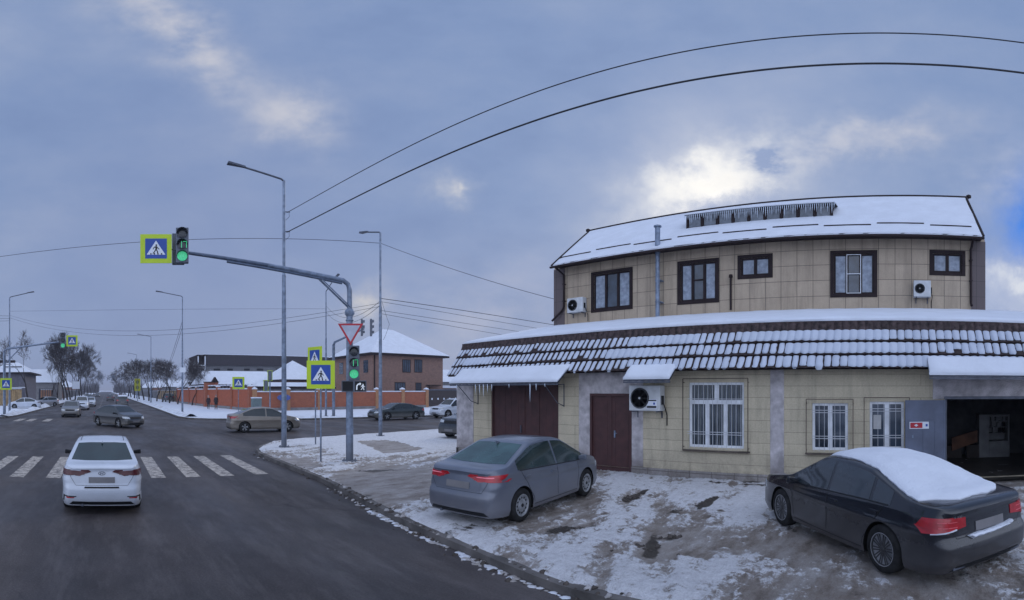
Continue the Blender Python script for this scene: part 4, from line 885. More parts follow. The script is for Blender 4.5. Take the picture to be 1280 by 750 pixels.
g = MB(); g.tube([(mx, my, zc - .05), (mx, my, zt - .28), (mx - .05, my, zt - .10), (mx - .25, my, zt + .02), (mx + (tip.x - mx) * .55, my, zt + (tip.z - zt) * .55)], [.085, .085, .085, .08, .07], 14); g.build('upright', STEEL, mast, smooth=50)
g = MB(); g.tube([(mx - .30, my - .02, zt - .09), (mx + (tip.x - mx) * .8, my - .02, zt + (tip.z - zt) * .8 - .10)], .045, 8); g.tube([(mx + (tip.x - mx) * .5, my, zt + (tip.z - zt) * .5), tip, tip + Vector((-.55, 0, .06))], [.07, .055, .035], 12); g.build('arm', mat('blue_grey_steel', (.10, .13, .19), .45, .3, .18, 6), mast, smooth=50)
b0 = onY(399, 349, my); g = MB(); g.tube([(b0.x, my, b0.z), (mx, my, zc + .06)], .035, 8); g.tube([(b0.x + .06, my - .1, b0.z - .02), (mx - .02, my - .1, zc + .1)], .02, 8); g.build('brace', STEEL, mast, smooth=50)
s1 = onY(227.8, 306, my - .25); traffic_light(s1, 'green-lit traffic light with countdown hanging at the end of the mast arm over the road', aim(s1), .37, 1.12)
s1b = onY(224, 310, my + .1); g_ = MB(); t_ = thing('dark_signal_box', 'second dark signal box just behind the light at the end of the overhead arm', 'traffic light', (s1b.x - .02, my + .05, s1b.z), aim(s1b)); g_.box(-.2, .17, .1, .25, -.5, .5); g_.build('housing', HOUS, t_, world=False, bevel=.02); g_ = MB(); [g_.lathe([(.14, .25), (.14, .27)], 16, axis='y', c=(0, 0, k * .33)) for k in (-1, 0, 1)]; g_.build('lens', LENSD, t_, world=False)
s2 = onY(195, 310.6, my - .1); w2_ = 39.4 / K * R(1) * s2.xy.length
t = thing('pedestrian_crossing_sign', 'overhead crossing sign at the tip of the near mast arm left of the green light', 'road sign', (s2.x, s2.y, s2.z), aim(s2), 'pedestrian crossing signs'); crossing_face(t, w2_); g = MB(); g.box(-.03, .03, .02, .09, -.3, .3); g.tube([(0, .06, .02), (.75, .10, -.02)], .025, 8); g.build('bracket', STEELD, t, world=False)
s3 = Vector((mx, my - .30, 0)); s3 = onY(442.5, 453.5, my - .22); traffic_light(s3, 'green-lit traffic light with countdown fixed low on the near corner mast', aim(s3), .36, 1.14)
# right-turn section below it
s4 = onY(442.5, 482.7, my - .2); t = thing('turn_signal', 'wide two-cell signal box with white arrow and walking figure on the near mast', 'traffic light', s4, aim(s4))
g = MB(); g.box(-.41, .41, 0, .14, -.185, .185); g.build('housing', HOUS, t, world=False, bevel=.015)
g = MB(); g.box(-.38, -.03, -.006, 0, -.155, .155); g.box(.03, .38, -.006, 0, -.155, .155); g.build('screen', BLACK, t, world=False)
g = MB(); W_ = mat('white_lit_symbol', (.7, .75, .8), .4, emit=.3)
g.plate([(.07, -.12), (.11, -.12), (.11, -.01), (.14, .045), (.19, .055), (.19, .02), (.24, .075), (.19, .13), (.19, .095), (.13, .085), (.075, .02)], -.010, -.007); walker(g, .29, -.03, .21, -.010, 0); g.build('white_symbol', W_, t, world=False)
# yield sign
s5 = onY(438.2, 413.5, my - .16); t = thing('yield_sign', 'red-bordered downward triangle sign on the near mast above the traffic light', 'road sign', s5, aim(s5))
q = .42; tri = lambda k: [(-q * k, q * .866 * k * .667 * 1.0 + 0), (q * k, q * .866 * k * .667), (0, -q * .866 * k * 1.33)][::-1]
g = MB(); g.plate(tri(1), 0, .02); g.build('red_plate', REDS, t, world=False, bevel=.003)
g = MB(); g.plate(tri(.74), -.004, -.001); g.build('white_plate', mat('sign_white_grey', (.42, .45, .55), .4), t, world=False)
g = MB(); g.box(-.03, .03, .02, .1, -.1, .1); g.build('bracket', STEELD, t, world=False)
# near post signs
p1 = gnd(401, 579, .13); post_sign(p1, EYE + p1.xy.length * math.tan(R((HY - 468.3) / K)), 35.3 / K * R(1) * p1.xy.length, 'large crossing sign on a thin post just left of the near mast', aim(p1), 'pedestrian crossing signs')
p2 = gnd(393.3, 557, .13); post_sign(p2, EYE + p2.xy.length * math.tan(R((HY - 446.5) / K)), .9, 'crossing sign on the rear post showing obliquely above the large corner sign', aim(p2) + R(-48), 'pedestrian crossing signs')
# far signs
far = Vector((298, 45))
p3 = gnd(298, 524, .12); post_sign(p3, EYE + p3.xy.length * math.tan(R((HY - 478.7) / K)), 1.0, 'crossing sign on a post in front of the red fence across the side street', aim(p3), 'pedestrian crossing signs')
p4 = gnd(8, 519, .12)

def street_lamp(base, h, armdir, lab, arm=2.5, r=.09, droop=.0, rise=.42, gr='street lamps'):
    t = thing('street_lamp', lab, 'street lamp', base, math.atan2(armdir[1], armdir[0]), gr); H = h - base[2]
    g = MB(); g.tube([(0, 0, -.1), (0, 0, H * .62), (0, 0, H * .62 + .01), (0, 0, H)], [r, r * .72, r * .55, r * .5], 12); g.lathe([(r * .7, H * .62 - .1), (r * .75, H * .62), (r * .5, H * .62 + .15)], 10); flange(g, 0, 0, .02, r); g.build('pole', STEEL, t, world=False, smooth=40)
    g = MB(); g.tube([(0, 0, H - .03), (.12, 0, H + .07), (arm - .55, 0, H + rise)], r * .38, 8); g.build('arm', STEELD, t, world=False, smooth=50)
    g = MB(); s = .55; x0, z0 = arm - .6, H + rise; dz = rise / arm
    g.add([(x0, -.05, z0 - .03), (x0, .05, z0 - .03), (x0 + .75, .13, z0 + .7 * dz - .05), (x0 + .75, -.13, z0 + .7 * dz - .05), (x0, -.06, z0 + .06), (x0, .06, z0 + .06), (x0 + .72, .11, z0 + .7 * dz + .06), (x0 + .72, -.11, z0 + .7 * dz + .06)], [(0, 3, 2, 1), (4, 5, 6, 7), (0, 1, 5, 4), (1, 2, 6, 5), (2, 3, 7, 6), (3, 0, 4, 7)])
    g.build('lamp_head', STEELD, t, world=False, bevel=.01); return t
def lamp_px(bx, by, topy, dirv, lab, arm=2.5, z=.12, **kw):
    b = gnd(bx, by, z); return b, EYE + b.xy.length * math.tan(R((HY - topy) / K)), street_lamp(b, EYE + b.xy.length * math.tan(R((HY - topy) / K)), dirv, lab, arm, **kw)
LA, LAh, _ = lamp_px(355, 560, 226, (-1, 0), 'tall street lamp at the kerb left of the near mast, arm over the main road', 2.25, r=.115)
LB, LBh, _ = lamp_px(475.5, 546, 291, (0, 1), 'street lamp in the snow right of the near mast, arm over the side street', 1.9, r=.105)
LC, LCh, _ = lamp_px(12, 517, 372, (1, 0), 'left far street lamp beside the left mast', 2.4, r=.12)
LD, LDh, _ = lamp_px(228, 517, 371, (-1, 0), 'street lamp at the right kerb beyond the junction', 2.6, r=.11)
LE, LEh, _ = lamp_px(188.7, 503, 421, (-1, 0), 'street lamp further down the right kerb behind the one beyond the junction', 2.6, r=.12)
for k, lab in ((1, 'third street lamp down the right kerb'), (2, 'fourth street lamp down the right kerb'), (3, 'fifth and farthest street lamp down the right kerb')):
    street_lamp((LE.x + .2, LE.y + 50 * k, .12), LEh, (-1, 0), lab, 2.6, r=.12)
LF, LFh, _ = lamp_px(407.5, 521, 364, (.25, -.97), 'tall thin street lamp across the side street behind the crossing sign', 1.6, r=.10, rise=.9)
# a small white lamp-pole board on the lamp beyond the junction
t = thing('pole_board', 'small white board strapped to the lamp pole beyond the junction', 'sign', (LD.x, LD.y - .13, 4.6), aim(LD)); g = MB(); g.box(-.3, .3, 0, .03, -.25, .25); g.build('plate', WHITES, t, world=False)

def far_mast(px, py, hgt_py, tipx, tipy, lab, brace=True):
    b = gnd(px, py, .12); zt = EYE + b.xy.length * math.tan(R((HY - hgt_py) / K)); t = thing('signal_mast', lab, 'mast', b, group='signal masts')
    return b, zt, t
b, zt, t = far_mast(5.5, 519, 436, 76, 428, 'left far signal mast with arm reaching over the oncoming lane')
tp = onY(74, 427.5, b.y); g = MB(); g.tube([(b.x, b.y, 0), (b.x, b.y, zt - .2), (b.x + .25, b.y, zt), (tp.x, b.y, tp.z)], [.15, .13, .11, .07], 12); flange(g, b.x, b.y, .14, .15); g.build('column', STEEL, t, smooth=50)
g = MB(); g.tube([(b.x, b.y, zt - 1.5), (b.x + 1.6, b.y, zt + .1)], .05, 8); g.build('brace', STEEL, t)
q = onY(78.5, 425.5, b.y - .2); traffic_light(q, 'green-lit traffic light at the end of the left far mast arm', aim(q), .48, 1.5, digits=False)
q = onY(90, 426, b.y - .2); t = thing('pedestrian_crossing_sign', 'overhead crossing sign at the tip of the left far mast arm', 'road sign', q, aim(q), 'pedestrian crossing signs'); crossing_face(t, 1.05); g = MB(); g.tube([(-1.0, .06, 0), (0, .05, 0)], .03, 6); g.build('bracket', STEELD, t, world=False)
q = onY(7.5, 480, b.y - .3); t = thing('pedestrian_crossing_sign', 'crossing sign fixed low on the left far mast', 'road sign', q, aim(q), 'pedestrian crossing signs'); crossing_face(t, 1.1); g = MB(); g.box(-.05, .05, .02, .2, -.3, .3); g.build('bracket', STEELD, t, world=False)
b, zt, t = far_mast(417, 521, 428, 452, 410, 'right far signal mast across the side street, arm towards the viewer')
tpx = Vector((b.x, b.y - 4.6, EYE + 1.14 + b.xy.length * math.tan(R((HY - 414) / K)) * .86))
pA = Vector((b.x, b.y, zt)); tA = onX(455, 411, b.x)
g = MB(); g.tube([(b.x, b.y, 0), (b.x, b.y, zt - .25), (b.x, b.y - .25, zt), tA], [.14, .13, .10, .07], 12); flange(g, b.x, b.y, .14, .14); g.build('column', STEEL, t, smooth=50)
for px, lab in ((453.5, 'left of two dark signal boxes at the tip of the right far mast arm'), (465, 'right of two dark signal boxes at the tip of the right far mast arm')):
    q = onX(px, 409.5, b.x); traffic_light(q, lab, R(62), .42, 1.35, lit=False)
# narrow signals and edge-on sign by the red fence
for px, y0, y1, lab in ((337.5, 463, 476, 'upper narrow yellow-green edged signal on the thin post by the red fence'), (332.5, 475, 489, 'lower narrow yellow-green edged signal on the thin post by the red fence')):
    q = onY(px, (y0 + y1) / 2, 44); h_ = (y1 - y0) / K * R(1) * q.xy.length; t = thing('traffic_light', lab, 'traffic light', q, aim(q), 'traffic lights')
    g = MB(); g.box(-.17, .17, 0, .2, -h_ * .46, h_ * .46); g.build('housing', HOUS, t, world=False); g = MB(); g.box(-.23, .23, .2, .22, -h_ / 2, h_ / 2); g.box(-.23, -.19, -.03, .2, -h_ / 2, h_ / 2); g.box(-.19, .23, .0, .2, h_ * .46 + .004, h_ / 2); g.build('border', YG, t, world=False)
q = onY(337.5, 490, 44.3); t = thing('signal_post', 'thin grey post carrying the two narrow edged signals by the red fence', 'post', (q.x, 44.3, .12)); g = MB(); g.tube([(q.x, 44.3, .1), (q.x, 44.3, EYE + 46 * math.tan(R((HY - 462) / K)))], .06, 8); g.build('post', STEEL, t)
q = onY(171.8, 481, 112); t = thing('crossing_warning_sign', 'tall yellow board with two round panels at the right kerb down the road', 'road sign', (q.x, 112, .12)); z_ = q.z - .12
g = MB(); g.tube([(0, .05, 0), (0, .05, z_ + .9)], .07, 8); g.build('post', STEEL, t, world=False); g = MB(); g.box(-.68, .68, 0, .02, z_ - 1.4, z_ + 1.4); g.build('yellow_board', mat('dirty_yellow_film', (.42, .42, .02), .6), t, world=False)
for s in (.62, -.62): g = MB(); g.plate([(.42 * math.cos(a), z_ + s + .42 * math.sin(a)) for a in np.linspace(0, 2 * math.pi, 17)[:-1]][::-1], -.004, -.001); g.build('round_panel', mat('khaki_panel', (.16, .17, .03), .6), t, world=False)

# ------------------------------------------------------------------ overhead wires
def wire(pts, lab, sag=.5, r=.014, group='overhead wires'):
    g = MB(); P = []
    for a, b in zip(pts, pts[1:]):
        a, b = Vector(a), Vector(b); n = 28
        for i in range(n + (b == Vector(pts[-1]))): u = i / n; p = a.lerp(b, u); p.z -= sag * 4 * u * (1 - u); P.append(p)
    g.tube(P, r, 5); o = g.build('overhead_wire', CABLE, smooth=60); tag(o, lab, 'cable', group); return o
def z_at(p, py): return EYE + p.xy.length * math.tan(R((HY - py) / K))
za, zb = z_at(LA, 265.5), z_at(LA, 290)
# the next lamp of that row stands behind the viewer
NB = (LA.x + .25, -20.0, .12); street_lamp(NB, LAh, (-1, 0), 'street lamp behind the viewer carrying the two long wires', 2.5, r=.115)
def fit_sag(a, b, px, py):                 # sag so that the wire passes that pixel
    a, b = Vector(a), Vector(b); t = math.tan(R((px - HX) / K)); az = R((px - HX) / K)
    lo = None
    for i in range(1, 400):
        p = a.lerp(b, i / 400); q = math.atan2(p.x, p.y)
        if lo is None or abs(q - az) < lo[0]: lo = (abs(q - az), i / 400, p)
    u, p = lo[1], lo[2]; zz = EYE + p.xy.length * math.tan(R((HY - py) / K)); return (p.z - zz) / (4 * u * (1 - u))
for z, py, lab, r in ((za, 41.5, 'upper of the two long wires curving over the corner building', .014), (zb, 79.5, 'lower, thicker of the two long wires curving over the corner building', .021)):
    a, b = (LA.x + .12, LA.y, z), (NB[0], NB[1], z); wire([a, b], lab, fit_sag(a, b, 1080, py), r)
g = MB(); t = thing('insulator_bracket', 'two small hooks with clamps on the tall near street lamp', 'bracket', (LA.x, LA.y, zb))
for z in (za, zb): g.tube([(LA.x, LA.y - .02, z + .02), (LA.x + .16, LA.y - .02, z + .04), (LA.x + .22, LA.y - .1, z)], .02, 6); g.tube([(LA.x + .2, LA.y - .05, z), (LA.x + .22, LA.y - .05, z - .18), (LA.x + .08, LA.y, z - .35)], .01, 5)
build_each(g, 'hook', STEELD, t)
za2 = z_at(LB, 304)
LP = (-17.5, 30.5, .12); street_lamp((LP[0], LP[1], .12), 12, (1, 0), 'street lamp beyond the left edge carrying the cross wire', 2.5)
a, b = (LP[0], LP[1], za2 - .1), (LB.x, LB.y, za2); wire([a, b], 'thin wire crossing the whole road behind the overhead sign', fit_sag(a, b, 235, 299.5), .013)
wire([(LB.x, LB.y, za2), (UX, UY1, onU(692, 374).z)], 'thin wire running down to the left end of the clad upper floor', .25, .012)
EP = (62, 19.5, .12)
t = thing('utility_pole', 'wooden service pole behind the corner building', 'pole', EP); g = MB(); g.tube([(0, 0, 0), (0, 0, 8.4)], .14, 10); g.build('pole', KERB, t, world=False); g = MB(); g.box(-.05, .05, -.9, .9, 7.7, 7.8); g.build('crossarm', STEELD, t, world=False)
for k, (y0, y1, lab) in enumerate(((373, 405, 'topmost of the wires falling right from the snow lamp'), (377, 414, 'second of the wires falling right from the snow lamp'), (388, 421, 'third of the wires falling right from the snow lamp'), (392, 430, 'lowest of the wires falling right from the snow lamp'))):
    a = (LB.x, LB.y, z_at(LB, y0)); b = (EP[0], EP[1] + (-.8 + .5 * k), 7.9 - .1 * k); wire([a, b], lab, fit_sag(a, b, 610, y0 + (y1 - y0) * .62), .016 if k == 0 else .010)
for k, (p0, y0, p1, y1, mx_, my_, lab) in enumerate(((LC, 389, LF, 386, 230, 386.5, 'highest of the faint wires slung over the far side of the junction'), (LC, 394, LB, 379, 235, 411, 'middle wire slung from the left far lamp to the snow lamp'), (LC, 397, LB, 383, 260, 415, 'lowest wire slung from the left far lamp to the snow lamp'))):
    a, b = (p0.x, p0.y, z_at(p0, y0)), (p1.x, p1.y, z_at(p1, y1)); wire([a, b], lab, fit_sag(a, b, mx_, my_), .009)
for k in range(3):
    a, b = (LC.x, LC.y, z_at(LC, 395 + 3 * k)), (-17.5 - k, 30.5, 9.0 - .5 * k); wire([a, b], ('first', 'second', 'third')[k] + ' wire leaving the left far lamp towards the left edge', .3, .014)
for k in range(2):
    a, b = (LD.x, LD.y, z_at(LD, 401 + 8 * k)), (LE.x + 2.5, LE.y, 5.4 - .6 * k); wire([a, b], ('upper', 'lower')[k] + ' wire dropping behind the lamp beyond the junction', .5, .022)
for k in range(2): wire([(LB.x, LB.y, z_at(LB, 376 + 5 * k)), (LF.x, LF.y, z_at(LF, 382 + 8 * k))], ('upper', 'lower')[k] + ' looping cable between the snow lamp and the thin far lamp', 1.0, .012)
wire([(LB.x + .04, LB.y - .1, z_at(LB, 378)), (LB.x + .45, LB.y - .15, z_at(LB, 405)), (LB.x + .1, LB.y - .12, z_at(LB, 425))], 'slack cable loop hanging beside the snow lamp', .05, .008)

# ------------------------------------------------------------------ vehicles
def smooth_curve(pts, r=.05):
    xs = np.arange(pts[0][0] - .5, pts[-1][0] + .5, .01); ys = np.interp(xs, [p[0] for p in pts], [p[1] for p in pts])
    k = int(r / .01) * 2 + 1; w = np.hanning(k + 2)[1:-1]; w /= w.sum(); pad = np.pad(ys, k // 2, mode='edge'); sm = np.convolve(pad, w, 'valid')
    return lambda x: np.interp(x, xs, sm)
class Body:
    """car body shell lofted from a side profile; +X is the front, the wheels stand on z = 0"""
    def __init__(s, L, W, top, belt, xw, rt, sill=.20, tum=.42, taper=(.20, .24), rear=None, front=None, roofk=1.0, nose_r=(.55, .75)):
        s.L, s.W, s.xw, s.rt = L, W, xw, rt; s.top = smooth_curve(top, .12); s.belt = smooth_curve(belt, .3); h = L / 2
        s.half = W / 2
        def width(x):
            d = h - x; r = nose_r[1]; w = 0 if d > r else taper[1] * (1 - math.sqrt(max(0, 1 - (1 - d / r) ** 2.4)))
            d = h + x; r = nose_r[0]; w += 0 if d > r else taper[0] * (1 - math.sqrt(max(0, 1 - (1 - d / r) ** 2.4)))
            return s.half - w
        xs = set(np.round(np.arange(-h, h + .001, .05), 4)) | {h, -h}
        ar = rt + .055
        for c in xw:
            xs = {x for x in xs if not (c - ar - .02 < x < c + ar + .02)}
            xs |= {c + ar * math.cos(R(a)) for a in range(0, 181, 9)} | {c - ar - .012, c + ar + .012}
        xs |= {-h + .01, -h + .025, h - .01, h - .025}; xs = sorted(xs)
        D0 = rear or [(.2, -.06), (.32, .0), (.50, .02), (.60, .01), (.63, -.03), (.8, -.05), (.95, -.07), (1.1, -.03)]
        D1 = front or [(.2, -.10), (.3, 0), (.5, .02), (.65, -.02), (.8, -.12)]
        rows = []
        for x in xs:
            zl = sill
            for c in xw:
                d = ar * ar - (x - c) ** 2
                if d > 0: zl = max(zl, rt - .01 + math.sqrt(d))
            w = width(x); zt = float(s.top(x)); zb = min(float(s.belt(x)), zt - .02); gg = zt - zb; zl = min(zl, zb - .05)
            ed = max(0, 1 - min(h - abs(x), .06) / .06); zt2 = zt - .03 * ed
            ring = [(max(.2, w - .34), zl)]; 
            for k in range(16):
                q = k / 15; z = zl + (zb - zl) * q
                f = np.interp(z, [.15, .24, .30, .36, .50, .62, .70, .745, .79, .95], [.94, .975, .996, .990, .984, .986, .994, 1.0, .980, .955]); ring.append((w * float(f), z))
            wb = ring[-1][0]
            for kz, ky in ((.10, .055), (.35, .17), (.60, .29), (.80, .39), (.91, .46), (.965, .55), (.99, .72)): ring.append((max(wb - tum / .5 * gg * ky * 1.0 - (.0 if gg > .2 else 0), .05), zb + gg * kz - (zt - zt2)))
            yl = ring[-1][0]; ring += [(yl * .72, zb + gg * .998 - (zt - zt2)), (yl * .38, zt2 + .004), (0, zt2 + .006)]
            rows.append((x, ring))
        n = len(rows[0][1]); V = []
        def disp(x, y, z):
            sg, D, r = (-1, D0, .35) if x < 0 else (1, D1, .4)
            t = max(0, 1 - (h - abs(x)) / r); t = t * t * (3 - 2 * t)
            dd = float(np.interp(z, [d[0] for d in D], [d[1] for d in D]))
            return x + sg * t * (dd + .05 * (1 - (y / s.half) ** 2))
        for x, ring in rows:
            full = [(y, z) for y, z in ring] + [(-y, z) for y, z in ring[-2::-1]]
            V.append([(disp(x, y, z), y, z) for y, z in full])
        m = len(V[0]); g = MB(); flat = [v for r in V for v in r]; F = []; MI = []
        for i in range(len(V) - 1):
            for j in range(m):
                j2 = (j + 1) % m; F.append((i * m + j, i * m + j2, (i + 1) * m + j2, (i + 1) * m + j)); MI.append(1 if j in (0, m - 2, m - 1) else 0)
        b0 = len(flat)
        for ei, flip in ((0, False), (len(V) - 1, True)):      # end faces, row by row from left to right
            ring = rows[ei][1]; x = rows[ei][0]; cols = 9; idx = []
            for k in range(n - 1):
                y, z = ring[k]; r_ = [ei * m + k]
                for c in range(1, cols): yy = y * (1 - 2 * c / cols); flat.append((disp(x, yy, z + (ring[-1][1] - ring[k][1]) * .0), yy, z)); r_.append(len(flat) - 1)
                r_.append(ei * m + (m - 1 - k)); idx.append(r_)
            for k in range(n - 2):
                for c in range(cols): q = (idx[k][c], idx[k][c + 1], idx[k + 1][c + 1], idx[k + 1][c]); F.append(q if flip else q[::-1]); MI.append(0)
            for c in range(cols): F.append((idx[-1][c], idx[-1][c + 1], ei * m + n - 1)); MI.append(0)
        s.V, s.F, s.M = flat, F, MI
        s.bvh = BVHTree.FromPolygons([Vector(v) for v in flat], F)
    def mesh(s, mats, parent):
        g = MB(); g.v = [tuple(v) for v in s.V]; g.f = s.F; g.m = s.M
        return g.build('body', mats, parent, smooth=38, world=False)
    def drape(s, poly, axis, side, name, m, parent, off=.006, step=.06, label=None, skirt=True, fn=None, build=True):
        """lay a patch on the body: poly in (x,z) for axis y, (y,z) for axis x, (x,y) for axis z; side = +-1 where the ray comes from"""
        bm = bmesh.new(); vs = [bm.verts.new((a, b, 0)) for a, b in poly]; f = bm.faces.new(vs); bmesh.ops.triangulate(bm, faces=[f])
        for ax_ in (0, 1):
            lo, hi = min(p[ax_] for p in poly), max(p[ax_] for p in poly); n = max(1, int(math.ceil((hi - lo) / step)))
            for k in range(1, n):
                co = [0, 0, 0]; co[ax_] = lo + (hi - lo) * k / n; no = [0, 0, 0]; no[ax_] = 1
                bmesh.ops.bisect_plane(bm, geom=bm.verts[:] + bm.edges[:] + bm.faces[:], plane_co=co, plane_no=no)
        ok = {}
        for v in bm.verts:
            a, b = v.co.x, v.co.y
            if axis == 'y': o, d = Vector((a, side * 2, b)), Vector((0, -side, 0))
            elif axis == 'x': o, d = Vector((side * 4, a, b)), Vector((-side, 0, 0))
            else: o, d = Vector((a, b, 3)), Vector((0, 0, -1))
            hit, no, _, _ = s.bvh.ray_cast(o, d)
            if hit is None: ok[v] = None; continue
            if no.dot(d) > 0: no = -no
            e = off if not fn else fn(a, b); ok[v] = (hit, no, e)
        bad = [v for v in bm.verts if ok[v] is None]
        keep = [v for v in bm.verts if ok[v] is not None]
        if bad: bmesh.ops.delete(bm, geom=bad, context='VERTS')
        base = {}
        for v in keep:
            if v.is_valid: hit, no, e = ok[v]; v.co = hit + no * e; base[v] = hit - no * .004
        if skirt:
            for e in [e for e in bm.edges if e.is_boundary]:
                a, b = e.verts; na, nb_ = bm.verts.new(base[a]), bm.verts.new(base[b])
                try: bm.faces.new((a, b, nb_, na))
                except ValueError: pass
        bmesh.ops.recalc_face_normals(bm, faces=bm.faces)
        g = MB(); bm.verts.index_update(); g.v = [tuple(v.co) for v in bm.verts]; g.f = [tuple(v.index for v in f.verts) for f in bm.faces]; g.m = [0] * len(g.f); bm.free()
        if not g.f: return None
        if not build: return g
        return g.build(name, m, parent, smooth=45, world=False, label=label)
def merge(gs):
    g = MB()
    for q in gs:
        if q: g.add(q.v, q.f)
    return g
RIMS = mat('rim_silver', (.27, .28, .30), .4, .15, .3, 10); RIMD = mat('rim_dark', (.045, .046, .05), .35, .2); RIML = mat('rim_lip', (.36, .37, .40), .35, .3)
WELL = mat('wheel_well', (.008, .008, .008), .95, spec=.05)
RLAMPD = mat('dark_red_lamp', (.07, .004, .008), .3, coat=0, var=.2, vscale=12, spec=.7); RLAMP = mat('red_lamp', (.36, .006, .014), .2, coat=.15, var=.2, vscale=12, spec=.7); RLIT = mat('lit_tail_strip', (.75, .20, .26), .3, emit=.15); HLAMP = mat('headlamp', (.45, .48, .52), .12, coat=.5, var=.3, vscale=15)
PLATE = mat('blank_number_plate', (.17, .165, .175), .5, var=.1); GAP = mat('panel_gap', (.008, .008, .010), .8)
def wheel(parent, x, y, r, side, style, w=.21):
    t = r
    g = MB(); p = [(r * .66, -w / 2), (r * .80, -w / 2 - .006), (r * .93, -w / 2 + .004), (r * .985, -w * .40), (r, -w * .28), (r, w * .28), (r * .985, w * .40), (r * .93, w / 2 - .004), (r * .80, w / 2 + .006), (r * .66, w / 2)]
    g.lathe(p, 36, axis='y', c=(x, y, r), caps=False); g.lathe([(r * .66, -side * w / 2), (r * .66, 0)], 24, axis='y', c=(x, y, r)); wh = g.build('wheel', RUBBER, parent, smooth=50, world=False)
    o = y + side * (w / 2 - .02); rr = r * .69
    g = MB(); g.lathe([(rr, o - side * .06), (rr * .97, o + side * .018), (rr * .90, o + side * .018), (rr * .86, o - side * .03), (.03, o - side * .05)], 36, axis='y', c=(x, 0, r))
    if style == 'steel':     # steel disc with round holes hinted by dark slots
        g = MB(); g.lathe([(rr, o - side * .06), (rr * .97, o + side * .018), (rr * .86, o + side * .014), (rr * .80, o - side * .015), (rr * .45, o + side * .015), (rr * .25, o + side * .012), (.02, o + side * .02)], 30, axis='y', c=(x, 0, r)); rim = g.build('rim', RIMS, wh, smooth=50, world=False)
        g = MB(); g.lathe([(rr * .60, o + side * .0005), (rr * .60, o + side * .0045), (rr * .57, o + side * .0045), (rr * .57, o + side * .0005)], 24, axis='y', c=(x, 0, r), caps=False)
        for k in range(12): a = k * math.pi / 6; g.lathe([(rr * .085, o + side * .001), (rr * .085, o + side * .006)], 8, axis='y', c=(x + rr * .66 * math.cos(a), 0, r + rr * .66 * math.sin(a)))
        g.lathe([(rr * .17, o + side * .012), (rr * .15, o + side * .026)], 12, axis='y', c=(x, 0, r)); g.build('holes', GAP, rim, world=False); return wh
    rim = g.build('rim', RIMD if style == 'multi' else GAP, wh, smooth=50, world=False)
    g = MB(); n = 10 if style == 'multi' else 5
    for k in range(n):
        a = 2 * math.pi * k / n + .2
        for da in ((-.13, .13) if style == 'multi' else (-.1, .1)):
            c0, c1 = a + da * .2, a + da * 1.6; i_, e_ = rr * .16, rr * .93; wd = rr * (.045 if style == 'multi' else .09)
            P = [(x + q * math.cos(c) , r + q * math.sin(c)) for q, c in ((i_, c0), (e_, c1))]; d = Vector((P[1][0] - P[0][0], P[1][1] - P[0][1])).normalized(); nn = Vector((-d.y, d.x)) * wd
            vs = [(P[0][0] + nn.x, o + side * .004, P[0][1] + nn.y), (P[0][0] - nn.x, o + side * .004, P[0][1] - nn.y), (P[1][0] - nn.x * .8, o + side * .012, P[1][1] - nn.y * .8), (P[1][0] + nn.x * .8, o + side * .012, P[1][1] + nn.y * .8)]
            vs += [(v[0], v[1] - side * .03, v[2]) for v in vs]; g.add(vs, [(0, 1, 2, 3), (7, 6, 5, 4), (0, 4, 5, 1), (1, 5, 6, 2), (2, 6, 7, 3), (3, 7, 4, 0)])
    g.lathe([(rr * .2, o - side * .02), (rr * .19, o + side * .012), (rr * .08, o + side * .018)], 16, axis='y', c=(x, 0, r)); g.build('spokes', RIMD if style == 'multi' else RIMS, rim, world=False, bevel=.003)
    if style == 'multi': g = MB(); g.lathe([(rr * 1.0, o + side * .0), (rr * .99, o + side * .022), (rr * .955, o + side * .022), (rr * .955, o + side * .0)], 40, axis='y', c=(x, 0, r)); g.build('lip', RIML, rim, smooth=50, world=False)
    return wh
def paint(name, col, rough=.3, metal=.3, dirt=((.16, .145, .13), .75, .8), coat=.6):
    return mat(name, col, rough, metal, .06, 2, dirt=dirt, coat=coat, spec=.5)
def side_glass(B, parent, xa, xc, side, gm, pillars=(0,), lo=.035, hi=.87, gapw=.035):
    """windows between the pillars; bounds follow the greenhouse"""
    h = B.L / 2; cuts = [xa] + sorted(pillars) + [xc]; 
    for a, b in zip(cuts, cuts[1:]):
        a2 = a + (gapw if a in pillars else 0); b2 = b - (gapw if b in pillars else 0)
        xs = np.linspace(a2, b2, 9); bot, topp = [], []
        for x in xs:
            zb, zt = float(B.belt(x)), float(B.top(x)); u = zb + lo; v = zb + (zt - zb) * hi
            if v > u + .02: bot.append((x, u)); topp.append((x, v))
        if len(bot) < 2: continue
        B.drape(bot + topp[::-1], 'y', side, 'side_window', gm, parent, .004, .07)
def seam(B, pts, side, w=.013):
    poly = []
    for i, p in enumerate(pts):
        a, b = Vector(pts[max(i - 1, 0)]), Vector(pts[min(i + 1, len(pts) - 1)]); n = (b - a).normalized(); n = Vector((-n.y, n.x)) * w / 2; poly.append((Vector(p) + n, Vector(p) - n))
    return B.drape([tuple(q[0]) for q in poly] + [tuple(q[1]) for q in poly[::-1]], 'y', side, '', None, None, .0025, .08, skirt=False, build=False)
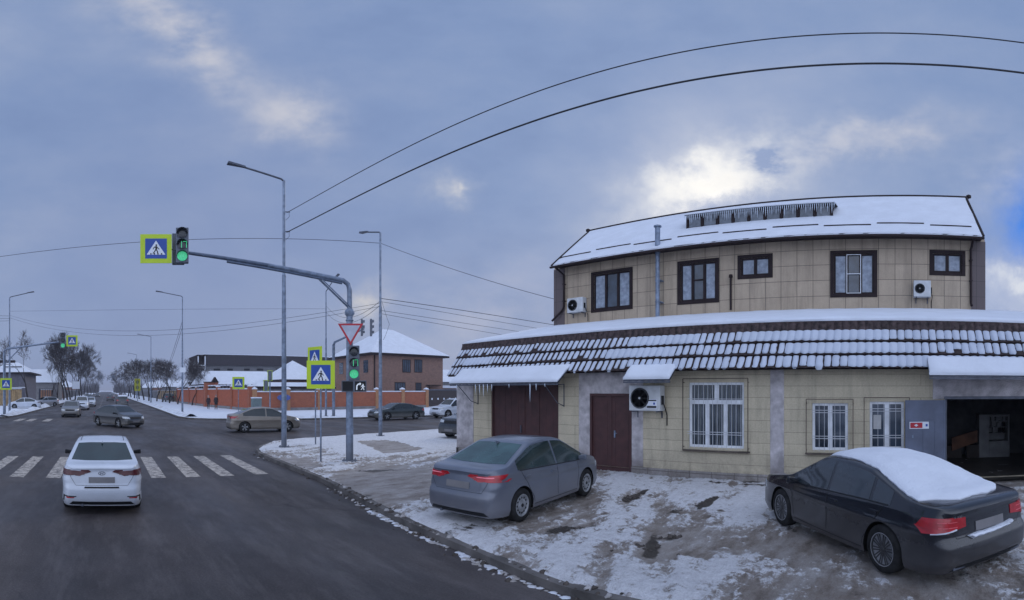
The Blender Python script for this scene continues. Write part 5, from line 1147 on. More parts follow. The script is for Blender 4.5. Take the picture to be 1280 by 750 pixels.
SPEC = {
 'compact': dict(L=4.30, W=1.72, rt=.325, xw=(-1.33, 1.30), H=1.47,
   top=[(-2.15, 1.02), (-2.05, 1.06), (-1.75, 1.085), (-1.66, 1.10), (-.80, 1.455), (-.2, 1.50), (.25, 1.48), (.45, 1.44), (1.22, 1.02), (1.35, .99), (2.0, .84), (2.2, .74)],
   belt=[(-2.2, .94), (-1.6, .965), (-1.0, .95), (.8, .89), (1.3, .90), (2.2, .70)], bp=-.02, ga=1.12, gc=-1.42),
 'exec': dict(L=4.88, W=1.86, rt=.345, xw=(-1.43, 1.44), H=1.47,
   top=[(-2.44, 1.0), (-2.34, 1.05), (-1.95, 1.08), (-1.8, 1.10), (-.95, 1.375), (-.4, 1.435), (.1, 1.435), (.35, 1.40), (1.15, 1.0), (1.3, .97), (2.2, .84), (2.44, .72)],
   belt=[(-2.44, .88), (-1.9, .95), (-1.0, .94), (.9, .87), (1.4, .88), (2.44, .68)], bp=-.08, ga=1.02, gc=-1.55),
 'suv': dict(L=4.5, W=1.84, rt=.37, xw=(-1.32, 1.38), H=1.75,
   top=[(-2.25, 1.25), (-2.15, 1.5), (-2.0, 1.66), (-1.6, 1.73), (0, 1.75), (.35, 1.70), (1.05, 1.15), (1.25, 1.10), (2.05, 1.0), (2.25, .85)],
   belt=[(-2.25, 1.1), (1.2, 1.02), (2.25, .8)], bp=-.05, ga=.98, gc=-1.95),
 'hatch': dict(L=4.0, W=1.70, rt=.31, xw=(-1.2, 1.25), H=1.48,
   top=[(-2.0, 1.05), (-1.9, 1.12), (-1.5, 1.38), (-1.1, 1.46), (-.2, 1.48), (.2, 1.44), (1.0, .99), (1.15, .96), (1.85, .84), (2.0, .72)],
   belt=[(-2.0, .98), (1.0, .90), (2.0, .68)], bp=-.05, ga=.92, gc=-1.55)}
BODIES = {}
def get_body(k):
    if k not in BODIES:
        d = SPEC[k]; kw = {}
        if k == 'exec': kw = dict(rear=[(.2, -.09), (.32, .0), (.52, .03), (.60, .02), (.64, -.03), (.8, -.04), (.92, -.05), (1.05, -.01)], taper=(.24, .26))
        if k == 'suv': kw = dict(sill=.27, tum=.34, rear=[(.2, -.05), (.45, .02), (.6, 0), (.9, -.02), (1.2, -.08), (1.7, -.2)], nose_r=(.4, .6), taper=(.12, .2))
        BODIES[k] = Body(d['L'], d['W'], d['top'], d['belt'], d['xw'], d['rt'], **kw)
    return BODIES[k]
def make_car(kind, name, lab, cat, loc, heading, pm, group, gm=None, gm_rear=None, rim='alloy', detail=2, lit=False, plate=True, chrome=False, scale=1):
    """heading in degrees counter-clockwise from +X; detail 2 near, 1 middle, 0 far"""
    d = SPEC[kind]; B = get_body(kind); t = thing(name, lab, cat, loc, R(heading), group); t.scale = (scale,) * 3; h = d['L'] / 2; gm = gm or GLASS; gm_rear = gm_rear or gm
    body = B.mesh([pm, WELL], t)
    for x in d['xw']:
        for s in (1, -1): wheel(t, x, s * (d['W'] / 2 - .115), d['rt'], s, rim)
    for s in (1, -1): side_glass(B, t, d['gc'], d['ga'], s, gm, (d['bp'],) + ((d['gc'] + .42,) if kind == 'exec' else ()))
    # windscreen and rear window, seen from the ends
    xb = d['gc'] - .1; bz = float(B.belt(-1.2)); th = d['H']
    z0, z1 = {'compact': (1.12, 1.41), 'exec': (1.13, 1.375), 'suv': (1.18, 1.60), 'hatch': (1.12, 1.36)}[kind]
    wb, wt = d['W'] * .385, d['W'] * .315
    B.drape([(-wb, z0), (-wb * .5, z0 - .012), (wb * .5, z0 - .012), (wb, z0), (wt, z1), (wt * .5, z1 + .012), (-wt * .5, z1 + .012), (-wt, z1)], 'x', -1, 'rear_window', gm_rear, t, .004, .09)
    zf0, zf1 = {'compact': (1.06, 1.40), 'exec': (1.04, 1.38), 'suv': (1.19, 1.66), 'hatch': (1.02, 1.40)}[kind]
    B.drape([(-wb * 1.02, zf0), (wb * 1.02, zf0), (wt * 1.0, zf1), (-wt * 1.0, zf1)], 'x', 1, 'windscreen', gm, t, .004, .09)
    # tail lamps: a patch seen from behind joined to its return on the side
    tz0, tz1, ti = {'compact': (.84, .97, .36), 'exec': (.74, .93, .44), 'suv': (.95, 1.15, .62), 'hatch': (.78, 1.0, .56)}[kind]; W2 = d['W'] / 2
    for s in (1, -1):
        if kind == 'compact': pr = [(s * ti, tz0 + .03), (s * (W2 - .03), tz0), (s * (W2 - .03), tz1), (s * ti, tz1 - .03)]; ps = [(-h + .02, tz0), (-h + .30, tz0 + .06), (-h + .42, tz1 + .0), (-h + .02, tz1)]
        elif kind == 'exec': pr = [(s * ti, tz0 + .05), (s * (W2 - .03), tz0), (s * (W2 - .03), tz1 - .0), (s * ti, tz1 - .02)]; ps = [(-h + .02, tz0), (-h + .38, tz0 + .09), (-h + .30, tz1), (-h + .02, tz1)]
        else: pr = [(s * ti, tz0), (s * (W2 - .03), tz0), (s * (W2 - .03), tz1), (s * ti, tz1)]; ps = [(-h + .02, tz0), (-h + .2, tz0), (-h + .22, tz1), (-h + .02, tz1)]
        if s < 0: pr = pr[::-1]
        q = merge([B.drape(pr, 'x', -1, '', None, None, .012, .05, build=False), B.drape(ps, 'y', s, '', None, None, .012, .05, build=False)])
        tl = q.build('tail_lamp', RLAMPD if pm is P_WHITE else RLAMP, t, smooth=45, world=False)
        if lit:
            zz = (tz0 + tz1) / 2 + .02; q = B.drape([(s * (ti + .05), zz - .006), (s * (W2 - .13), zz - .006), (s * (W2 - .13), zz + .014), (s * (ti + .07), zz + .006)], 'x', -1, '', None, None, .016, .05, build=False)
            q.build('lit_strip', RLIT, tl, smooth=45, world=False)
        hz0, hz1 = {'compact': (.62, .78), 'exec': (.60, .76), 'suv': (.80, .95), 'hatch': (.60, .78)}[kind]
        pr = [(s * .46, hz0), (s * (W2 - .04), hz0 + .03), (s * (W2 - .04), hz1), (s * .50, hz1 - .04)]; ps = [(h - .02, hz0 + .02), (h - .45, hz1 - .02), (h - .02, hz1)]
        merge([B.drape(pr, 'x', 1, '', None, None, .010, .05, build=False), B.drape(ps, 'y', s, '', None, None, .010, .05, build=False)]).build('headlamp', HLAMP, t, smooth=45, world=False)
    # number plates, grille
    g = B.drape([(-.27, .0 + {'compact': .70, 'exec': .70, 'suv': .75, 'hatch': .68}[kind]), (.27, {'compact': .70, 'exec': .70, 'suv': .75, 'hatch': .68}[kind]), (.27, {'compact': .82, 'exec': .82, 'suv': .87, 'hatch': .8}[kind]), (-.27, {'compact': .82, 'exec': .82, 'suv': .87, 'hatch': .8}[kind])], 'x', -1, 'number_plate', PLATE, t, .014, .1)
    B.drape([(-.27, .40), (.27, .40), (.27, .51), (-.27, .51)], 'x', 1, 'number_plate', PLATE, t, .014, .1)
    gz = {'compact': .70, 'exec': .70, 'suv': .85, 'hatch': .68}[kind]
    B.drape([(-.40, gz - .09), (.40, gz - .09), (.44, gz + .05), (-.44, gz + .05)], 'x', 1, 'grille', GAP, t, .006, .08)
    B.drape([(-.6, .24), (.6, .24), (.5, .36), (-.5, .36)], 'x', 1, 'air_intake', GAP, t, .006, .08)
    if detail < 1: return t, B
    for s in (1, -1):     # mirrors
        g = MB(); x = d['ga'] - .16; z = float(B.belt(x)) + .08; y = d['W'] / 2 - .03
        g.add([(x - .05, s * y, z - .05), (x + .07, s * y, z - .045), (x + .04, s * (y + .20), z - .05), (x - .05, s * (y + .19), z - .05), (x - .05, s * y, z + .03), (x + .05, s * y, z + .04), (x + .02, s * (y + .19), z + .07), (x - .05, s * (y + .18), z + .07)], [(0, 3, 2, 1), (4, 5, 6, 7), (0, 1, 5, 4), (1, 2, 6, 5), (2, 3, 7, 6), (3, 0, 4, 7)]); mm_ = g.build('mirror', pm if detail > 1 and pm is not P_WHITE else BLACK, t, world=False, bevel=.02)
    zt_ = .07 if kind == 'suv' else 0; B.drape([(-.68, .23 + zt_), (.68, .23 + zt_), (.60, .30 + zt_), (-.60, .30 + zt_)], 'x', -1, 'bumper_trim', BLACK, t, .006, .08)
    if detail < 2: return t, B
    S = []
    for s in (1, -1):
        bp, z = d['bp'], .28; xa, xr = d['xw'][1] - d['rt'] - .12, d['xw'][0]
        bz = lambda x: float(B.belt(x)) + .01
        S = []; S += [seam(B, [(bp, z), (bp, bz(bp))], s), seam(B, [(xa - .05, z), (xa + .04, .55), (xa + .02, bz(xa))], s)]
        rx = xr + d['rt'] + .10; S += [seam(B, [(rx, z), (rx - .02, .42), (xr + .16, .74), (xr + .0, bz(xr))], s), seam(B, [(rx, z), (bp, z), (xa - .05, z)], s)]
        merge(S).build('panel_gaps', GAP, t, world=False)
        for x in (bp - .16, xr + .20):
            q = B.drape([(x - .10, bz(x) - .125), (x + .10, bz(x) - .125), (x + .09, bz(x) - .09), (x - .09, bz(x) - .09)], 'y', s, 'door_handle', pm, t, .028, .05)
        hz = lambda x: float(B.belt(x)) + .022
        xs = np.linspace(d['gc'] + .05, d['ga'] - .05, 24)
        q = B.drape([(x, hz(x) - .008) for x in xs] + [(x, hz(x) + .008) for x in xs[::-1]], 'y', s, 'window_trim', CHROME if chrome else BLACK, t, .006, .08)
    zs = {'compact': 1.035, 'exec': 1.0}.get(kind, 1.0)
    wt_ = d['W'] * .37; zb_ = {'compact': .645, 'exec': .655}.get(kind, .6)
    def rear_strip(pts, w=.008): 
        P = []; 
        for i, p in enumerate(pts): a, b = Vector(pts[max(i - 1, 0)]), Vector(pts[min(i + 1, len(pts) - 1)]); n = (b - a).normalized(); n = Vector((-n.y, n.x)) * w / 2; P.append((Vector(p) + n, Vector(p) - n))
        return B.drape([tuple(q[0]) for q in P] + [tuple(q[1]) for q in P[::-1]], 'x', -1, '', None, None, .003, .08, skirt=False, build=False)
    S = [rear_strip([(-wt_ - .06, .97), (-wt_, .80), (-wt_ + .1, zb_), (wt_ - .1, zb_), (wt_, .80), (wt_ + .06, .97)])]
    merge(S).build('boot_gap', GAP, t, world=False)
    g = MB(); g.tube([(-h + .25, .4, .22), (-h - .02, .4, .22)], .03, 8) if kind != 'exec' else (g.box(-h - .0, -h + .1, .45, .65, .25, .31), g.box(-h - .0, -h + .1, -.65, -.45, .25, .31)); build_each(g, 'exhaust', STEELD, t, world=False)
    g = MB(); x = -.9 if kind == 'compact' else -.9; z = float(B.top(x)); g.add([(x - .1, -.02, z), (x + .09, -.015, z), (x + .09, .015, z), (x - .1, .02, z), (x - .12, 0, z + .055)], [(0, 1, 4), (1, 2, 4), (2, 3, 4), (3, 0, 4)]); g.build('roof_antenna', pm, t, world=False)
    return t, B
def tip_on(kind, px, py, z, wheel_i, side, heading, sc=1):
    """place a car so that the named wheel meets the ground at that pixel"""
    d = SPEC[kind]; p = gnd(px, py, z); c, s = math.cos(R(heading)), math.sin(R(heading)); lx, ly = sc * d['xw'][wheel_i], sc * side * (d['W'] / 2 - .05)
    return (p.x - (lx * c - ly * s), p.y - (lx * s + ly * c), z)
P_GREY = paint('blue_grey_paint', (.115, .132, .175), .28, .3, ((.20, .19, .20), .8, .6)); P_WHITE = paint('white_paint', (.52, .56, .64), .25, 0, ((.2, .2, .22), .5, .6)); P_BLACK = paint('black_paint', (.007, .009, .015), .16, 0, ((.075, .07, .072), .85, .6))
P_BEIGE = paint('beige_paint', (.20, .175, .15), .3, .4); P_DARK = paint('dark_grey_paint', (.028, .033, .042), .25, .3); P_SILV = paint('silver_paint', (.34, .35, .38), .3, .5); P_GRN = paint('dark_green_grey_paint', (.03, .042, .045), .25, .3)
rear_x = lambda x: None
# 1 white saloon ahead, driving away
t, B = make_car('compact', 'white_saloon', 'white saloon car driving away in the lane just ahead, before the crosswalk', 'car', (-.09, 9.66 + 2.1, 0), 90, P_WHITE, 'cars', GLASS, mat('dark_green_glass', (.012, .028, .03), .15, 0, .35, 2, spec=.8), 'alloy', 2, scale=.95)
B.drape([(-.36, .595), (.36, .595), (.35, .618), (-.35, .618)], 'x', -1, 'boot_trim', GAP, t, .012, .1)
for s in (1, -1):
    p = [(s * .52, .42), (s * .80, .425), (s * .81, .30), (s * .785, .30), (s * .775, .40), (s * .53, .40)]; p = p if s > 0 else p[::-1]; B.drape(p, 'x', -1, 'bumper_slot', GAP, t, .006, .05)
    p = [(s * .56, .392), (s * .74, .396), (s * .72, .37), (s * .57, .375)]; p = p if s > 0 else p[::-1]; B.drape(p, 'x', -1, 'reflector', RLAMP, t, .006, .05)
    g = MB(); 
g = MB()
for k in range(24): a0 = 2 * math.pi * k / 24; a1 = 2 * math.pi * (k + 1) / 24; g.add([(-2.225, .075 * math.cos(a0), .90 + .04 * math.sin(a0)), (-2.225, .075 * math.cos(a1), .90 + .04 * math.sin(a1)), (-2.225, .062 * math.cos(a1), .90 + .031 * math.sin(a1)), (-2.225, .062 * math.cos(a0), .90 + .031 * math.sin(a0))], [(0, 1, 2, 3)])
for q in (((.035, .875), (.022, .875), (.012, .925), (.025, .925)), ((-.012, .875), (-.025, .875), (-.035, .925), (-.022, .925)), ((.022, .904), (.022, .896), (-.024, .896), (-.024, .904))): g.add([(-2.225, a, b) for a, b in q], [(0, 1, 2, 3)])
for v_ in range(len(g.v)): 
    hit = B.bvh.ray_cast(Vector((-4, g.v[v_][1], g.v[v_][2])), Vector((1, 0, 0)))[0]; g.v[v_] = (hit.x - .012, g.v[v_][1], g.v[v_][2])
g.build('badge', STEELD, t, world=False)
g = MB()
for s in (1, -1): 
    P = []
    for x in np.linspace(.25, -.75, 10): 
        zt = float(B.top(x)); hit = B.bvh.ray_cast(Vector((x, s * .50, 3)), Vector((0, 0, -1)))[0]; P.append(hit + Vector((0, 0, .004)))
    g.tube(P, .006, 5)
build_each(g, 'roof_strip', GAP, t, world=False)
# 2 grey saloon before the maroon doors
hd = 8
t, B = make_car('compact', 'grey_saloon', 'dusty blue-grey saloon parked in front of the maroon doors with bright tail lamps', 'car', tip_on('compact', 651, 652, .16, 0, -1, hd, .95), hd, P_GREY, 'cars', mat('greenish_dark_glass', (.022, .038, .040), .07, 0, .3, 2, spec=.8), GLASSG, 'steel', 2, lit=True, scale=.95)
B.drape([(-.5, .665), (.5, .665), (.52, .86), (-.52, .86)], 'x', -1, 'plate_recess', P_GREY, t, .003, .08)
# 3 black saloon under snow
hd = 38.5
t, B = make_car('exec', 'black_saloon', 'dirty black saloon parked at the right with thick snow on its roof and rear window', 'car', tip_on('exec', 1105, 716, .15, 0, 1, hd, .955), hd, P_BLACK, 'cars', mat('blue_dark_glass', (.030, .040, .050), .05, 0, .2, 2, spec=.9), GLASS, 'multi', 2, scale=.955)
sp = [(.50, .52), (.52, 0), (.50, -.52), (.1, -.585), (-.5, -.60), (-1.1, -.66), (-1.6, -.74), (-1.95, -.76), (-2.12, -.55), (-2.2, -.25), (-2.16, 0), (-2.22, .3), (-2.02, .55), (-1.95, .76), (-1.6, .74), (-1.1, .66), (-.5, .60), (.1, .585)]
def dist_in(px_, py_, poly):
    m = 9
    for i in range(len(poly)):
        ax, ay = poly[i]; bx, by = poly[(i + 1) % len(poly)]; dx_, dy_ = bx - ax, by - ay; u = max(0, min(1, ((px_ - ax) * dx_ + (py_ - ay) * dy_) / (dx_ * dx_ + dy_ * dy_))); m = min(m, math.hypot(px_ - ax - u * dx_, py_ - ay - u * dy_))
    return m
def snow_t(a, b):
    dd = dist_in(a, b, sp); n_ = float(fbm(np.array([a * 3 + 5]), np.array([b * 3 + 5]), 4, 5)[0]); return .012 + (.045 + .04 * n_) * (1 - math.exp(-dd / .07))
def wob(poly, amp, seed, step=.07):
    out = []; rr = random.Random(seed)
    for i in range(len(poly)):
        a, b = Vector(poly[i]), Vector(poly[(i + 1) % len(poly)]); n = max(1, int((b - a).length / step))
        for k in range(n): p = a.lerp(b, k / n); out.append((p.x + rr.uniform(-amp, amp), p.y + rr.uniform(-amp, amp)))
    return out
B.drape(wob(sp, .012, 3), 'z', 1, 'snow_cover', SNOW, t, .05, .05, fn=snow_t, label='thick smooth snow on roof and rear window')
q = [(-.36, .63), (.34, .62), (.42, .67), (.3, .685), (0, .68), (-.3, .70), (-.42, .72), (-.45, .69)]
B.drape(wob(q, .006, 5), 'x', -1, 'snow_strip', SNOW, t, .05, .04, label='strip of snow on the rear bumper')
g = B.drape([(.60, .785), (.86, .745), (.86, .735), (.60, .768)], 'x', -1, 'snow_on_lamp', SNOW, t, .025, .04)
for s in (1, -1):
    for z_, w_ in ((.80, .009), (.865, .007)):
        B.drape([(s * .58, z_), (s * .80, z_ + .008), (s * .80, z_ + .008 + w_), (s * .58, z_ + w_)][::s], 'x', -1, 'lamp_highlight', mat('pale_red_highlight', (.62, .10, .13), .3), t, .015, .06)  # tail lamp highlights put into the colour as thin pale red streaks
def text_mesh(s, size, depth=.003):
    cu = bpy.data.curves.new('txt', 'FONT'); cu.body = s; cu.size = size; cu.extrude = depth; cu.align_x = 'CENTER'; o = bpy.data.objects.new('txt', cu); COL.objects.link(o)
    bpy.context.view_layer.update(); me = bpy.data.meshes.new_from_object(o.evaluated_get(bpy.context.evaluated_depsgraph_get())); v = [tuple(x.co) for x in me.vertices]; f = [tuple(p.vertices) for p in me.polygons]; bpy.data.objects.remove(o); return v, f
v, f = text_mesh('E 200', .055); g = MB(); g.add([(-2.44, -x + .56, z_ + .905) for x, z_, d_ in v], f)
g.v = [((B.bvh.ray_cast(Vector((-4, a[1], a[2])), Vector((1, 0, 0)))[0] or Vector(a)).x - .008 + (0 if i_ % 2 else 0), a[1], a[2]) for i_, a in enumerate(g.v)]; g.build('badge', CHROME, t, world=False)
# traffic and parked cars further away
make_car('compact', 'beige_saloon', 'beige saloon crossing the junction on the side street, behind the tall lamp', 'car', tip_on('compact', 306, 541, 0, 0, -1, -3), -3, P_BEIGE, 'cars', detail=1, rim='alloy')
make_car('compact', 'dark_grey_saloon', 'dark grey saloon turning in the middle of the junction', 'car', tip_on('compact', 148, 535, 0, 1, -1, -58), -58, P_DARK, 'cars', detail=1)
make_car('compact', 'grey_saloon', 'grey oncoming car waiting at the left far crosswalk with headlamps towards the viewer', 'car', (-3.35, 47.6, 0), -90, P_SILV if False else paint('warm_grey_paint', (.17, .17, .175), .3, .4), 'cars', detail=1)
make_car('suv', 'white_crossover', 'white oncoming crossover right behind the grey waiting car', 'car', (-3.15, 64.5, 0), -90, P_WHITE, 'cars', detail=0)
make_car('hatch', 'white_hatchback', 'small white oncoming car third in the left far queue', 'car', (-2.5, 78, 0), -90, P_WHITE, 'cars', detail=0)
make_car('compact', 'dark_saloon', 'distant dark oncoming car on the left side of the road', 'car', (-4.6, 130, 0), -90, P_DARK, 'cars', detail=0)
t_, _ = make_car('suv', 'dark_crossover', 'dark crossover with snowy roof driving away beyond the junction', 'car', (2.35, 74, 0), 90, P_DARK, 'cars', detail=0)
get_body('suv').drape([(.2, .62), (-2.0, .62), (-2.0, -.62), (.2, -.62)], 'z', 1, 'snow_cover', SNOW, t_, .06, .2)
make_car('compact', 'dark_saloon', 'distant dark car driving away in the right lane', 'car', (.9, 118, 0), 90, P_DARK, 'cars', detail=0)
for k, (x, y, p, lab) in enumerate(((1.9, 160, P_SILV, 'very distant silver car driving away'), (6.3, 175, P_WHITE, 'very distant white car at the right kerb'), (-3.4, 190, P_DARK, 'very distant dark oncoming car'), (-6.9, 172, P_SILV, 'very distant silver car parked at the left kerb'), (6.2, 215, P_DARK, 'farthest dark car parked at the right kerb'))):
    make_car('compact', 'distant_car', lab, 'car', (x, y, 0), 90 if x > 0 else -90, p, 'cars', detail=0)
make_car('compact', 'white_saloon', 'white saloon parked on the left far pavement behind the crossing sign', 'car', tip_on('compact', 21, 510.5, .05, 1, -1, 175), 186, P_WHITE, 'cars', detail=1)
make_car('hatch', 'silver_hatchback', 'silver hatchback half hidden behind the parked white saloon', 'car', (-9.4, 76, .05), 215, P_SILV, 'cars', detail=0)
make_car('exec', 'dark_saloon', 'dark green-grey fastback waiting on the side street behind the snow lamp', 'car', tip_on('exec', 484, 525.5, 0, 1, 1, 178), 178, P_GRN, 'cars', detail=1, rim='alloy')
make_car('suv', 'white_crossover', 'white crossover cut off by the corner of the building on the side street', 'car', tip_on('suv', 560, 522.5, 0, 1, 1, 180), 180, P_WHITE, 'cars', detail=1)
make_car('suv', 'dark_crossover', 'dark crossover nose showing behind the left wall of the corner building', 'car', (17.35, 18.4, .14), 185, P_DARK, 'cars', detail=1)
make_car('suv', 'dark_crossover', 'dark car parked before the yellow fence among the right-hand trees', 'car', (13.0, 104, .12), 95, P_DARK, 'cars', detail=0)

# ------------------------------------------------------------------ bare trees
def bark_mat(name, col):
    m, nt, b = nodes(name); v = coord(nt); ge = nt.nodes.new('ShaderNodeNewGeometry'); sp_ = nt.nodes.new('ShaderNodeSeparateXYZ'); nt.links.new(ge.outputs['Normal'], sp_.inputs[0])
    c = nmix(nt, nnoise(nt, v, 8, 4), tuple(x * .6 for x in col), tuple(x * 1.4 for x in col)); c = nmix(nt, nramp(nt, sp_.outputs[2], [(.55, 0.0), (.85, .8)]), c, (.7, .73, .8))
    nt.links.new(c, b.inputs['Base Color']); b.inputs['Roughness'].default_value = .9; return m
BARK = bark_mat('bark', (.026, .020, .019)); TWIG = bark_mat('twig_bark', (.028, .021, .022))
def make_tree(seed, h=12, spread=.55, dens=1.0, name='bare_tree', lean=0.0):
    rr = random.Random(seed); tr, br = MB(), MB(); n_seg = [0]
    def grow(p, d, L, r, depth):
        pts = [p]; rad = [r]; k = 3 if depth < 2 else 2; q = p.copy(); dd = d.copy()
        for i in range(k):
            dd = (dd + Vector((rr.gauss(0, .16), rr.gauss(0, .16), .05 + rr.gauss(0, .07)))).normalized(); q = q + dd * (L / k); pts.append(q.copy()); rad.append(r * (1 - .38 * (i + 1) / k))
        rad = [max(q_, .018) for q_ in rad]; (tr if depth < 2 else br).tube(pts, rad, 7 if depth < 1 else (5 if depth < 2 else 3), caps=False); n_seg[0] += 1
        if depth >= 6: return
        nb = rr.choice((2, 3)) if depth < 2 else 3; nb = nb + (1 if depth in (4, 5) else 0)
        for c in range(nb):
            a = rr.uniform(0, 2 * math.pi); tilt = rr.uniform(.35, 1.0) * (spread * (.62 if depth < 2 else 1) + .07 * depth)
            o = dd.orthogonal().normalized(); w = dd.cross(o); nd = (dd * math.cos(tilt) + (o * math.cos(a) + w * math.sin(a)) * math.sin(tilt)).normalized()
            at = pts[-1] if c < 2 else pts[rr.randint(1, len(pts) - 1)]
            grow(at.copy(), nd, L * rr.uniform(.62, .86), rad[-1] * rr.uniform(.55, .8), depth + 1)
    r0 = h * .017; grow(Vector((0, 0, -.1)), Vector((lean, 0, 1)).normalized(), h * .26, r0, 0)
    zm = max(v_[2] for v_ in br.v) / h
    for m_ in (tr, br): m_.v = [(x_ / zm, y_ / zm, z_ / zm) for x_, y_, z_ in m_.v]
    t = thing(name, None, None); tr.build('trunk', BARK, t, smooth=60, world=False, fix=False); br.build('branches', TWIG, t, world=False, fix=False); return t
protos = [make_tree(11, 12, .60, 1.0), make_tree(29, 12, .46, 1.0), make_tree(43, 12, .60, 1.0), make_tree(58, 12, .40, 1.1)]
used = set()
def put_tree(k, x, y, s, rz, lab, gr='bare trees along the road', z=.1):
    if k in used: o = copy_tree(protos[k])
    else: o = protos[k]; used.add(k)
    o.location = (x, y, z); o.rotation_euler = (0, 0, R(rz)); o.scale = (s, s, s) if not isinstance(s, tuple) else s; tag(o, lab, 'tree', gr)
def at_az(px, Y): return math.tan(R((px - HX) / K)) * Y
left = [(0, 36, 76, 1.0, 'bare forked tree standing before the snowy-roofed house at the far left'), (3, 84, 112, 1.30, 'big dark tree left of the road behind the overhead sign'), (2, 72, 104, 1.05, 'tree just left of the big dark tree'), (3, 94, 130, 1.25, 'tree next right of the big dark tree'), (2, 100, 150, 1.2, 'third tree right of the big dark tree'), (0, 105, 175, 1.2, 'fourth tree of the left row'), (1, 110, 205, 1.2, 'fifth tree of the left row'), (3, 114, 240, 1.2, 'sixth tree of the left row'), (2, 117, 280, 1.2, 'seventh tree of the left row'), (1, 120, 330, 1.2, 'eighth tree of the left row'), (0, 122, 400, 1.2, 'ninth and farthest tree of the left row'), (3, 64, 118, .9, 'thin tree behind the white gable'), (1, 76, 135, 1.40, 'tall tree behind the big dark tree'), (1, 90, 165, 1.3, 'tall tree behind the left row'), (2, 99, 200, 1.3, 'second tall tree behind the left row'), (3, 88, 120, 1.25, 'dark upright tree directly behind the big dark tree'), (1, 80, 122, 1.3, 'dark bushy tree behind the overhead sign'), (3, 102, 160, 1.3, 'dark upright tree further along the left row')]
for i, (k, px, Y, s, lab) in enumerate(left): put_tree(k, at_az(px, Y), Y, (s * .72, s * .72, s), 47 * i, lab)
right = [(2, 222, 84, .66, 'low bare tree nearest the lamp beyond the junction on the right'), (0, 212, 92, .68, 'low bare tree second from the right lamp'), (1, 203, 100, .72, 'low bare tree before the yellow fence'), (3, 196, 108, .75, 'slim bare tree right of the far lamp'), (2, 186, 112, .82, 'bare tree at the foot of the far right lamp'), (0, 180, 122, .85, 'bare tree left of the far right lamp'), (1, 174, 135, .9, 'bare tree behind the yellow board sign'), (3, 168, 150, .95, 'eighth tree of the right row'), (2, 164, 170, 1.0, 'ninth tree of the right row'), (0, 160, 195, 1.0, 'tenth tree of the right row'), (1, 156, 225, 1.05, 'eleventh tree of the right row'), (3, 152, 265, 1.05, 'twelfth tree of the right row'), (2, 149, 320, 1.1, 'thirteenth tree of the right row'), (0, 146, 400, 1.1, 'farthest tree of the right row'),
         (1, 240, 78, .55, 'small bare tree before the dark building with the balcony'), (0, 233, 98, .75, 'bare tree behind the lamp beyond the junction'), (2, 248, 96, .6, 'small bare tree showing over the left end of the red fence'), (3, 216, 125, .9, 'bare tree behind the low trees on the right'), (1, 200, 140, .95, 'second bare tree behind the low trees on the right'), (2, 190, 160, 1.0, 'third bare tree behind the low trees on the right')]
for i, (k, px, Y, s, lab) in enumerate(right): put_tree(k, at_az(px, Y), Y, s, 61 * i + 20, lab)
put_tree(2, 47, -6.5, .62, 30, 'bare tree whose twigs show over the snowy roof at the right edge', 'bare trees behind the corner building')
# an indistinct belt of twigs where the street meets the sky
g = MB(); rr = random.Random(77)
for k in range(2600):
    y = rr.uniform(430, 640); x = rr.uniform(-75, 75); 
    if abs(x) < 9: x = math.copysign(9 + rr.random() * 6, x)
    h_ = rr.uniform(5, 13) * (1 if abs(x) > 5 else .6); g.tube([(x, y, 0), (x + rr.gauss(0, .6), y, h_ * .5), (x + rr.gauss(0, 1.6), y, h_)], [.22, .14, .03], 3, caps=False)
tag(g.build('far_wood', TWIG, fix=False), 'grey belt of bare trees closing the far end of the street', 'wood', kind='stuff')

